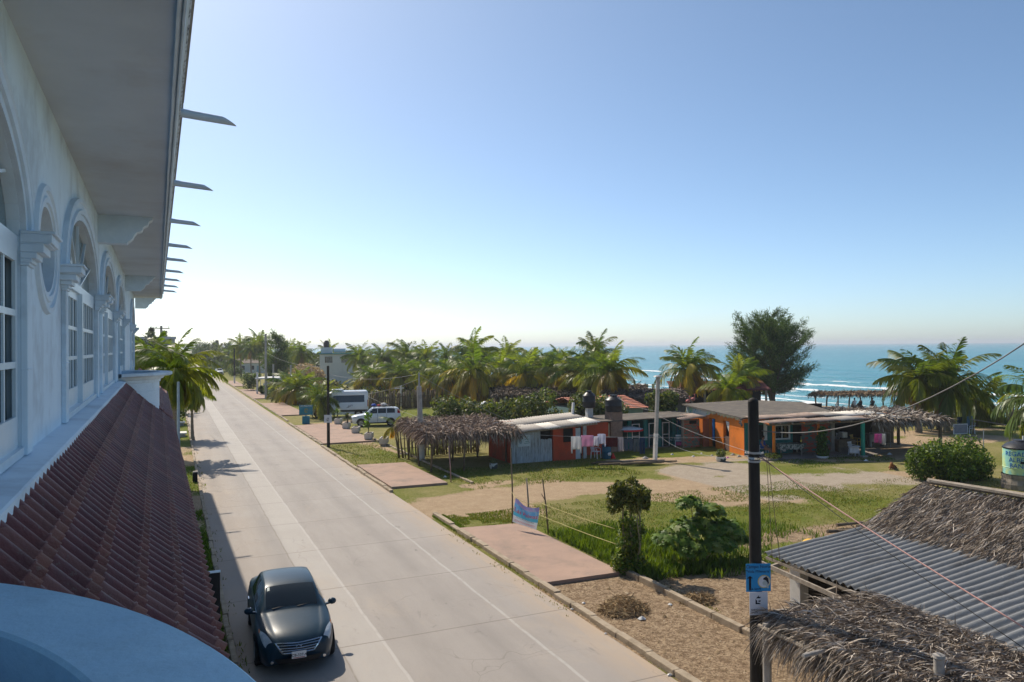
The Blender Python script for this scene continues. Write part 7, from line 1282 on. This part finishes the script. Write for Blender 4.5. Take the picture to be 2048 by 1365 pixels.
b_=G(1948,858); tag(MB().tube([(0,0,0),(0,0,a.z+.02)],.05,6).build('short_post',M_WOOD2),'short brown post holding up the slanting pole','post').location=(a.x+.15,a.y-.1,0)
q=D(1966,866,42); tag(MB().tube([(0,0,0),(.05,0,2.4)],.025,6).build('thin_post',M_GAL),'thin grey post rising from the big glossy shrub','post').location=(q.x,q.y,0)
# ================================================================ FAR SIDE AND ROADSIDE
stick_fence('stick_fence','long dark stick fence behind the minibus and white car',G(738,823),G(975,806),88,2.0,mat=M_WOOD2,r=.09,seed=31,jit=.12)
for i,(px,py,w_,lb) in enumerate(((823,804,1.6,'blue painted trough at the left, against the stick fence behind the concrete post'),(857,803,2.4,'longer blue painted trough at the right, against the stick fence behind the concrete post'))):
    q=G(px,py); t=thing('blue_trough',lb,'trough',q,-.35); MB().box(-w_/2,w_/2,-.35,.35,.1,.85).build('box',pm('trough_blue',(.01,.13,.28),.7,(.01,.10,.22),3),t,bevel=.02); MB().box(-w_/2+.1,w_/2-.1,-.25,.25,.85,.87).build('dark_opening',M_DARK,t); MB().box(-w_/2+.05,w_/2-.05,-.3,.3,0,.1).build('plinth',M_CONC,t)
for i,(px,lb) in enumerate(((852,'left one of two white jugs before the blue trough'),(860,'right one of two white jugs before the blue trough'))):
    q=G(px+8,807); tag(MB().lathe([(0,0),(.2,.0),(.22,.08),(.22,.4),(.1,.52),(.08,.6),(0,.6)],12).build('white_jug',M_PLA,smooth=True,auto=40),lb,'jug').location=q
q=D(802,777,92); cr_=thing('white_cross','small white cross shaped figure above the stick fence','figure',(q.x,q.y,0)); MB().tube([(0,0,0),(0,0,q.z+.3)],.13,8).build('upright',M_WPAINT,cr_); MB().bar((-.75,0,q.z),(.4,.2,q.z),.16,.12).build('crosspiece',M_WPAINT,cr_)
# dark open palapa behind the jeep with its bright posts
pl=thing('open_palapa','dark open palapa behind the yellow palms, with bright painted posts at its end','palapa',(42,74,0)); o_=(42,74,0)
thatch('thatch',pl,(29.5,71.5,2.2),(44.5,66.5,2.2),(48,72,2.75),(32.5,77.5,2.75),2600,.7,.1,71,fr_n=40,fr_len=.6,fr_edges=('AB',),thick=.2,org=o_,cols=np.array([[.16,.12,.09],[.1,.075,.055],[.22,.17,.12]])); MB().quad((31.5,77.8,0),(47.5,73.2,0),(47.5,73.2,2.7),(31.5,77.8,2.7)).quad((31.5,77.8,0),(30.2,73,0),(30.2,73,2.2),(31.5,77.8,2.6)).build('back_wall',M_DARK,pl,org=o_)
for i,(u,m_) in enumerate(((.0,M_WOOD2),(.22,M_CONC),(.42,M_WOOD2),(.6,M_CONC),(.80,pm('purple_post',(.07,.03,.16),.6)),(.9,M_ORANGE),(.985,M_GREEN))): x=29.8+14.5*u; y=71.7-4.9*u; MB().box(x-.14,x+.14,y-.14,y+.14,0,2.25).build('post',m_,pl,org=o_)
MB().quad((42.2,67.7,.0),(43.6,67.2,.0),(43.6,67.2,2.2),(42.2,67.7,2.2)).build('orange_panel',M_ORANGE,pl,org=o_)
q=G(1145,820); tt=thing('turquoise_table','round turquoise table in front of the orange stall panel','table',q); MB().lathe([(0,.70),(.9,.70),(.92,.72),(.92,.76),(0,.77)],20).build('tabletop',pm('turquoise_paint',(.10,.45,.42),.6),tt); MB().lathe([(.3,0),(.12,.1),(.1,.7)],12).build('pedestal',M_CONC,tt)
q=D(1040,795,84); tag(MB().lathe([(0,0),(.3,0),(.32,.8),(.25,.95),(0,.96)],14).build('blue_barrel',pm('pale_blue_plastic',(.1,.25,.45),.5),smooth=True,auto=40),'pale blue barrel in the dark open palapa','barrel').location=(q.x,q.y,0)
q=D(970,793,79); tag(MB().lathe([(0,-.55),(.35,-.45),(.55,0),(.35,.45),(0,.55)],14).build('white_float',M_PLA,smooth=True),'white ball shaped float left of the old dark jeep','float').location=(q.x,q.y,.95); tag(MB().tube([(0,0,0),(0,0,.45)],.12,8).build('short_post',M_WOOD2),'dark stump carrying the white float','post').location=(q.x,q.y,0)
# grey thatch hut behind the black tanks
q=D(1285,800,74); hu=thing('grey_thatch_hut','grey walled thatch hut in the palm shade behind the red tiled roof','hut',(q.x,q.y,0),-.35); k=MB(); k.box(-3.6,3.6,-2,2,0,2.3); k.build('wall',pm('grey_stick_wall',(.20,.17,.16),.95,(.12,.1,.095),5,.5,12,sc=(5,5,.4)),hu)
thatch('thatch',hu,(-4.0,-2.5,2.2),(4.,-2.5,2.2),(3.8,0,2.9),(-3.8,0,2.9),1300,.7,.09,81,fr_n=35,fr_len=.5,cols=np.array([[.2,.16,.14],[.13,.1,.09],[.27,.22,.19]])); thatch('thatch',hu,(4.0,2.5,2.2),(-4.,2.5,2.2),(-3.8,0,2.9),(3.8,0,2.9),500,.7,.12,82)
# maroon roofed stall right behind the lamp post palm
q=D(1430,772,84); ms=thing('maroon_stall','long maroon roofed stall behind the palms and the orange house','stall',(q.x,q.y,0),-.45); k=MB(); k.add([(-5,-2,2.3),(5.5,-2,2.3),(5.5,1.5,3.1),(-5,1.5,3.1),(-5,-2,2.2),(5.5,-2,2.2),(5.5,1.5,3.0),(-5,1.5,3.0)],[(0,1,2,3),(7,6,5,4),(0,4,5,1),(1,5,6,2),(2,6,7,3),(3,7,4,0)]); k.build('roof',pm('maroon_roof',(.16,.04,.04),.85,(.11,.03,.03),2),ms); MB().box(-4.8,5.3,1.2,1.4,0,2.9).build('back_wall',M_DARK,ms)
for x in (-4.6,-1.5,1.8,5.0): MB().box(x-.1,x+.1,-1.9,-1.7,0,2.25).build('post',M_WOOD,ms)
q=D(1366,801,62)
for i,(px,py,lb) in enumerate(((1376,803,'left pink flamingo ornament above the orange house roof'),(1386,799,'right pink flamingo ornament above the orange house roof'))):
    q=D(px,py,60); t=thing('pink_ornament',lb,'ornament',(q.x,q.y,0)); MB().tube([(0,0,0),(0,0,q.z-.1)],.02,5).build('leg',M_WOOD2,t); k=MB(); k.lathe([(0,-.14),(.14,-.08),(.18,.02),(.1,.12),(0,.15)],10,(0,0,q.z)); k.tube([(.1,0,q.z+.05),(.2,0,q.z+.3),(.12,0,q.z+.38)],[.04,.03,.04],6); k.build('bird_shape',pm('flamingo_pink',(.65,.18,.16),.6),t,smooth=True)
# ---- roadside poles
def pole_(name,label,px,py,ptop,r,mat,foot=None,cat='utility pole',d=None):
    a=G(px,py) if d is None else D(px,py,d); a.z=0; dd=(Vector((a.x,a.y,H))-Vector((0,0,H))).dot(Vector((CF.x,CF.y,0))); top=D(px,ptop,dd).z; t=thing(name,label,cat,a); MB().tube([(0,0,-.05),(0,0,top)],[r,r*.75],10).build('pole',mat,t,smooth=True,auto=50)
    if foot: MB().tube([(0,0,0),(0,0,foot)],[r*1.06,r*1.05],10).build('white_foot',M_WPAINT,t)
    return t,top
p1,t1=pole_('utility_pole','slim black pole carrying a small white parking sign beside the pavement',657,895,732,.115,M_POLE)
s=thing('parking_sign','small white parking sign on the slim black roadside pole','sign',(p1.location.x,p1.location.y,2.05),-.35); MB().box(-.27,.27,-.16,-.13,-.28,.28).build('panel',M_SW,s); estep(s,.17,0,-.06,.163); MB().box(-.03,.03,-.13,-.08,-.1,.1).build('bracket',M_GAL,s)
p2,t2=pole_('utility_pole','tall grey utility pole at the right edge of the road, far off',532,799,668,.18,M_CONC); p3,t3=pole_('utility_pole','distant black pole with a white foot at the road edge',469,768,697,.16,M_POLE,1.6)
p4,t4=pole_('utility_pole','grey pole with a crossarm behind the big palm',323,760,652,.2,M_CONC,d=100); MB().bar((-1.3,0,t4-.3),(1.0,0,t4-.35),.12,.12).build('crossarm',M_WOOD,p4)
for x in (-1.2,-.6,.9): MB().tube([(x,0,t4-.25),(x,0,t4-.05)],.06,6).build('insulator',M_WPAINT,p4)
p5,t5=pole_('grey_pole','blue grey steel pole in front of the big palm left of the road',357,876,764,.105,pm('blue_grey_pole',(.33,.40,.45),.6,(.28,.34,.39),4),cat='pole',d=47)
MB().tube([(-.6,0,.3),(0,0,.32)],.08,8).build('outlet_pipe',M_SPOUT,p5)
pole_('marker_post','small pale green post on the verge before the unfinished walls',516,783,749,.09,pm('pale_green_post',(.4,.5,.4),.7),cat='post'); pole_('marker_post','second small pale post beside the white walls',521,779,752,.07,M_WPAINT,cat='post')
cable('power_line','power line from the crossarm pole to the far right',(p4.location.x+.9,p4.location.y,t4-.1),D(392,680,60),.012,M_WIRE,.2); cable('power_line','dark line descending from the hotel end through the big palm',D(282,668,50),D(376,715,45),.014,M_WIRE,.1)
for i,(a,b_,sg_,lb) in enumerate((((p1.location.x,p1.location.y,t1-.6),D(838,748,48.3),.35,'upper pale wire from the slim black pole to the concrete post'),((p1.location.x,p1.location.y,t1-2.0),D(838,758,48.3),.45,'lower pale wire from the slim black pole to the concrete post'),((p1.location.x,p1.location.y,t1-.7),D(880,850,46),.25,'wire falling from the slim black pole over the minibus to the pergola'),((p2.location.x,p2.location.y,t2-2.5),(p1.location.x,p1.location.y,t1-.1),.5,'wire from the tall grey pole to the slim black pole'),(D(838,750,48.4),D(1030,846,46),.15,'wire falling from the concrete post to the shack roof'),(D(1229,792,52),D(1311,822,47.8),.2,'wire from the larger black tank to the slim lamp post'))): cable('overhead_wire',lb,a,b_,.008,M_GAL,sg_)
# ---- blue board sign
q=G(612,848); bs_=thing('roadside_board','blue painted board sign with white ragged lettering on a blue box foot','sign',q,-.25); MB().box(-.62,.62,-.04,.04,.85,1.75).build('board',pm('weathered_blue_board',(.02,.16,.24),.7,(.03,.22,.30),3,dirt=(.10,.2,.2),dsc=2),bs_); MB().box(-.33,.33,-.2,.2,0,.72).build('foot_box',pm('foot_blue',(.02,.20,.30),.7,(.02,.16,.25),3),bs_,bevel=.02); MB().box(-.06,.06,-.03,.03,.72,.86).build('neck',M_WOOD,bs_)
text_mesh('LAS PALMAS',.2,M_WPAINT,'lettering',bs_,Matrix.Translation((0,-.045,1.66))@FX,.001); k=MB(); k.grid([[(.25*math.cos(a)*r_*.8+.03,-.042,1.24+.25*math.sin(a)*r_) for r_ in (.3,.9)] for a in [i*.4 for i in range(15)]]); k.build('round_motif',pm('dull_ochre',(.22,.25,.12),.7),bs_)
# ---- planters on legs
pls=((765,876),(783,887),(711+0,0),)
cxs=[(676,847,'frontmost'),]
def planter(px,py,label,rz=1.18,first=[None]):
    loc=G(px,py)
    if first[0] is None:
        t=thing('concrete_planter',label,'planter',loc,rz,'white concrete planters along the pavement'); k=MB(); k.box(-.62,.62,-.26,.26,.16,.22); k.box(-.62,.62,-.26,-.20,.22,.58); k.box(-.62,.62,.20,.26,.22,.58); k.box(-.62,-.56,-.2,.2,.22,.58); k.box(.56,.62,-.2,.2,.22,.58)
        for i in range(12): k.box(-.6+.103*i,-.57+.103*i,-.27,-.255,.18,.57)
        k.build('box',pm('white_planter_render',(.66,.62,.55),.85,(.56,.52,.46),4,.3,30,dirt=(.38,.33,.27),dsc=2),t); MB().box(-.56,.56,-.2,.2,.5,.52).build('soil',M_EARTH,t)
        for x in (-.42,.42): MB().box(x-.09,x+.09,-.2,.2,0,.16).build('foot',M_CONC,t)
        first[0]=t; return t
    return dup(first[0],loc,rz,label)
for px,py,lb in ((768,891,'nearest white planter, empty, by the pergola'),(738,881,'white planter holding a tall single sapling'),(712,868,'white planter, empty, between the cycad and the sapling'),(693,859,'white planter with a dark cycad by the white car'),(677,850,'farthest white planter with a bright green yucca')): planter(px,py,lb)
def rosette(name,label,px,py,zs,n,l,col,stemh,seed,wd=.05):
    q=G(px,py); g=np.random.RandomState(seed); t=thing(name,label,'plant',(q.x,q.y,.5)); a=g.uniform(0,6.28,n); e=g.uniform(.1,1.4,n); dv=np.stack([np.cos(a)*np.cos(e),np.sin(a)*np.cos(e),np.sin(e)],1); P=np.zeros((n,3))+np.array([0,0,stemh]); P[:,2]+=g.uniform(-.12,.1,n); wv=np.cross(dv,np.array([0,0,1.])); c=np.array(col)[g.randint(len(col),size=n)]*g.uniform(.8,1.2,(n,1)); V,Fq,cc=strips(P,dv,wv,l*g.uniform(.7,1.15,n),wd,c,.3); npmesh('leaves',V,Fq,M_LEAF,t,cc); MB().tube([(0,0,-.03),(0,0,stemh)],[.07,.05],7).build('stem',M_BARK2,t)
rosette('yucca','bright green yucca in the farthest white planter',675,848,.5,70,.8,[[.10,.19,.03],[.13,.22,.05]],.5,1); rosette('cycad','dark cycad with drooping leaves in the second farthest planter',695,859,.5,60,.7,[[.04,.06,.02],[.06,.08,.025]],.55,2,.09)
q=G(737,880); t=thing('sapling','single tall sapling with a few broad leaves in a white planter','plant',(q.x,q.y,.5)); V,Fq,c=leaves(46,[(0,0,1.35,.3,.3,.3),(-.15,0,.75,.25,.25,.35)],.22,[[.08,.17,.02],[.11,.22,.03]],np.random.RandomState(3),asp=.4); npmesh('foliage',V,Fq,M_LEAF,t,c); MB().tube([(0,0,-.03),(.03,0,.7),(0,0,1.5)],[.035,.03,.02],6).build('stem',M_BARK2,t)
# ---- white two storey house with roof tanks
dh=150; q=D(674,760,dh); ho=thing('two_storey_house','white two storey house with barred windows and a black rooftop tank','house',(q.x,q.y,0),-.33); M_HW=pm('white_house_wall',(.66,.66,.64),.85,(.58,.58,.56),.6); zt_=D(674,709,dh).z
MB().box(-3.3,3.1,0,6,0,zt_).build('wall',M_HW,ho); MB().box(-3.5,3.6,-.4,6.2,zt_,zt_+.22).build('roof',pm('teal_slab_edge',(.05,.22,.24),.8),ho); MB().box(-3.2,-1.2,1,3,zt_+.22,zt_+1.35).build('stair_head',M_HW,ho); MB().box(-1.3,-.9,-.1,0,0,zt_).build('corner_pier',M_HW,ho) if 0 else None
for x in (-2.3,.9):
    w_=MB().box(x-.08,x+1.58,-.06,.02,zt_-1.75,zt_-1.65).box(x-.08,x,-.06,.02,zt_-1.65,zt_-.45).box(x+1.5,x+1.58,-.06,.02,zt_-1.65,zt_-.45).box(x-.08,x+1.58,-.06,.02,zt_-.45,zt_-.37).build('window',M_HW,ho); k=MB(); [k.box(x+.18*i,x+.18*i+.05,-.04,-.01,zt_-1.65,zt_-.45) for i in range(1,9)]; k.build('bars',M_WPAINT,w_); MB().box(x,x+1.5,-.008,.0,zt_-1.65,zt_-.45).build('pane',M_CARGL,w_)
tkb=thing('rooftop_tank','black water tank on the stair head of the white two storey house','water tank',(q.x,q.y,0),-.33); MB().lathe([(.55,0),(.58,.05),(.58,.95),(.36,1.2),(.3,1.35),(0,1.36)],16,(-2.3,2,zt_+1.36)).build('tank_body',M_BLK,tkb,smooth=True,auto=40); MB().lathe([(.62,0),(.62,.06),(0,.06)],16,(-2.3,2,zt_+1.30)).build('base_ring',M_CONC,tkb)
cyl_=MB(); cyl_.tube([(-.8,1.8,zt_+.75),(1.4,1.8,zt_+.75)],.45,14); o=cyl_.build('gas_tank',M_PLA,smooth=True,auto=40); o.location=(q.x,q.y,0); o.rotation_euler=(0,0,-.33); tag(o,'long white gas tank lying on the roof of the two storey house','gas tank')
# long low white house, unfinished walls, dry thatch mound
q=D(490,748,215); lw=thing('long_white_house','long low white house under the hazy palms beyond the road','house',(q.x,q.y,0),-.3); MB().box(-4.5,4.5,0,6,0,2.9).build('wall',M_HW,lw); k=MB(); k.extr([(-.5,2.9),(3,4.1),(6.5,2.9)],'x',-4.9,4.9); k.build('roof',pm('dull_brown_roof',(.22,.17,.14),.9),lw); [MB().box(x,x+.9,-.03,.0,1.0,2.1).build('window',M_DARK,lw) for x in (-3.4,-1,1.6)]; MB().box(3.2,4.1,-.03,0,0,2.1).build('door',pm('pale_blue_paint',(.3,.45,.5),.7),lw)
q=D(560,765,118); uw=thing('unfinished_walls','unfinished white walls with bare concrete columns and a slab edge','building shell',(q.x,q.y,0),-.3); MB().box(-2.5,2.6,0,.25,0,1.7).box(-2.5,-2.3,.25,5,0,1.7).build('wall',M_HW,uw); MB().box(-3.6,1.2,-.6,5,2.35,2.55).build('slab',M_HW,uw)
for (x,y,z) in ((-3.4,0,3.4),(-2.2,1,3.2),(-1,0,4.6),(.4,.5,3.4),(1.3,2,4.4),(2.2,0,3.0),(2.5,3,3.6)): MB().box(x-.12,x+.12,y-.12,y+.12,0,z).build('column',M_CONC if z>3.5 else M_WPAINT,uw)
q=G(570,779); MB_=MB().box(-1.1,1.1,-.2,.2,0,1.9); t=thing('white_gate_wall','short white wall with a small opening before the palms by the road','wall',q,-.2); MB_.build('wall',M_HW,t); MB().box(-.5,-.2,-.22,-.2,.6,1.3).build('slot',M_DARK,t)
g=np.random.RandomState(55); q=D(612,760,122); cz=D(612,724,122).z; bl=[(0,0,cz*.55,2.6,2.4,cz*.42),(-1.4,0,cz*.4,1.8,1.8,cz*.35),(1.4,0,cz*.45,1.8,1.8,cz*.38)]; t=thing('dry_vine_mound','mound of dry pinkish vine over a thatch roof by the white house','shrub',(q.x,q.y,0)); V,Fq,c=leaves(5200,bl,.14,[[.36,.27,.25],[.28,.2,.19],[.45,.36,.33],[.2,.15,.13]],g); npmesh('foliage',V,Fq,M_LEAF,t,c); MB().tube([(0,0,0),(0,0,cz*.6)],.15,6).build('stem',M_BARK2,t)
for i,(px,py,d,ww,hh,lb) in enumerate(((505,752,128,1.6,2.9,'round clipped green tree on the verge behind the far poles'),(470,752,190,2,2.4,'low scrub behind the distant black pole'),(555,780,108,1.6,1.9,'dark shrub by the marker posts'),(545,770,112,1.2,2.0,'fan leaved shrub beside the tall grey pole'),(440,742,210,3,3,'green bush at the far bend of the road'),(530,768,118,1,1.6,'small shrub in front of the unfinished walls'))):
    q=D(px,720,d); g=np.random.RandomState(120+i); bush('roadside_bush',lb,'shrub',(q.x,q.y,0),lumps(g,10,ww*.7,ww*.6,hh*.3,hh*.85,ww*.35,ww*.6),1500,.16,[[.07,.12,.02],[.09,.16,.03],[.05,.08,.02]],130+i,5,'roadside bushes')
q=D(300,700,150); gb=thing('grey_flat_roof_block','grey flat roofed block behind the big palm','building',(q.x,q.y,0),.1); zz=D(300,679,150).z; MB().box(-3,4.5,0,8,0,zz).build('wall',pm('grey_block_wall',(.36,.38,.42),.9),gb); MB().box(-3.2,4.7,-.2,8.2,zz,zz+.5).build('parapet',pm('pale_grey_parapet',(.5,.52,.56),.9),gb)
# left verge furniture
for i,(px,py,lb) in enumerate(((374,840,'nearer white slab bench at the left road edge'),(372,826,'farther white slab bench at the left road edge'))):
    q=D(px,py,62+i*9); t=thing('slab_bench',lb,'bench',(.55,q.y,0)); MB().box(-.35,.45,-.7,.7,.32,.42).build('seat',M_WPAINT,t,bevel=.02); [MB().box(-.25,.35,y-.1,y+.1,0,.32).build('leg',M_CONC,t) for y in (-.5,.5)]
q=G(0,0) if 0 else Vector((.55,43.5,0)); t=thing('green_hydrant','small green standpipe beside the blue grey pole','standpipe',(.42,46.2,0)); MB().lathe([(.16,0),(.16,.08),(.1,.1),(.1,.6),(.14,.62),(.14,.7),(.08,.8),(0,.82)],12).build('body',M_GREEN,t,smooth=True,auto=40); MB().tube([(-.2,0,.5),(.2,0,.5)],.05,8).build('nozzle',M_GREEN,t)
t=thing('waste_bin','slim dark bin at the kerb end beside the shaded road','bin',(1.05,44,0)); MB().box(-.12,.12,-.12,.12,0,.6).build('bin_body',M_BLACK,t,bevel=.02); MB().box(-.1,.14,-.1,.12,.6,.66).build('bin_lid',M_CONC,t)
# far-off wood behind everything, one mass
def farwood():
    g=np.random.RandomState(77); bl=[]
    for i in range(150):
        px=g.uniform(255,860); d=g.uniform(190,480); q=D(px,700,d); h=g.uniform(3.5,7.2)*(1.25 if px<520 else .85); bl.append((q.x,q.y,h*.55,g.uniform(3,6),g.uniform(3,6),h*.5))
    bl=[b for b in bl if not(.0<b[0]<12)]; V,Fq,c=leaves(26000,bl,.75,[[.05,.08,.022],[.07,.10,.03],[.04,.06,.02],[.09,.11,.03]],g,shell=.6); o=npmesh('woods',V,Fq,M_LEAF,col=c); tag(o,kind='stuff')
farwood()
def nearscrub():
    g=np.random.RandomState(78); bl=[]
    for i in range(70):
        px=g.uniform(640,1130); d=g.uniform(93,128); q=D(px,740,d); bl.append((q.x,q.y,.9,g.uniform(1,2.2),g.uniform(1,2),g.uniform(.7,1.3)))
    V,Fq,c=leaves(9000,bl,.3,[[.06,.09,.02],[.09,.12,.03],[.13,.12,.04],[.04,.06,.015]],g,shell=.5); tag(npmesh('undergrowth',V,Fq,M_LEAF,col=c),kind='stuff')
nearscrub()
# ================================================================ sea haze in the air
def haze():
    k=MB(); k.box(-31500,31500,-31500,31500,-6.5,24); m=bpy.data.materials.new('sea_haze'); m.use_nodes=True; n=m.node_tree; n.nodes.remove(n.nodes['Principled BSDF']); v=N(n,'ShaderNodeVolumePrincipled'); v.inputs['Color'].default_value=(.90,.95,1,1); v.inputs['Density'].default_value=0.0003; v.inputs['Anisotropy'].default_value=.35
    L(n,v.outputs[0],n.nodes['Material Output'].inputs['Volume']); tag(k.build('haze',m),kind='stuff')
haze()
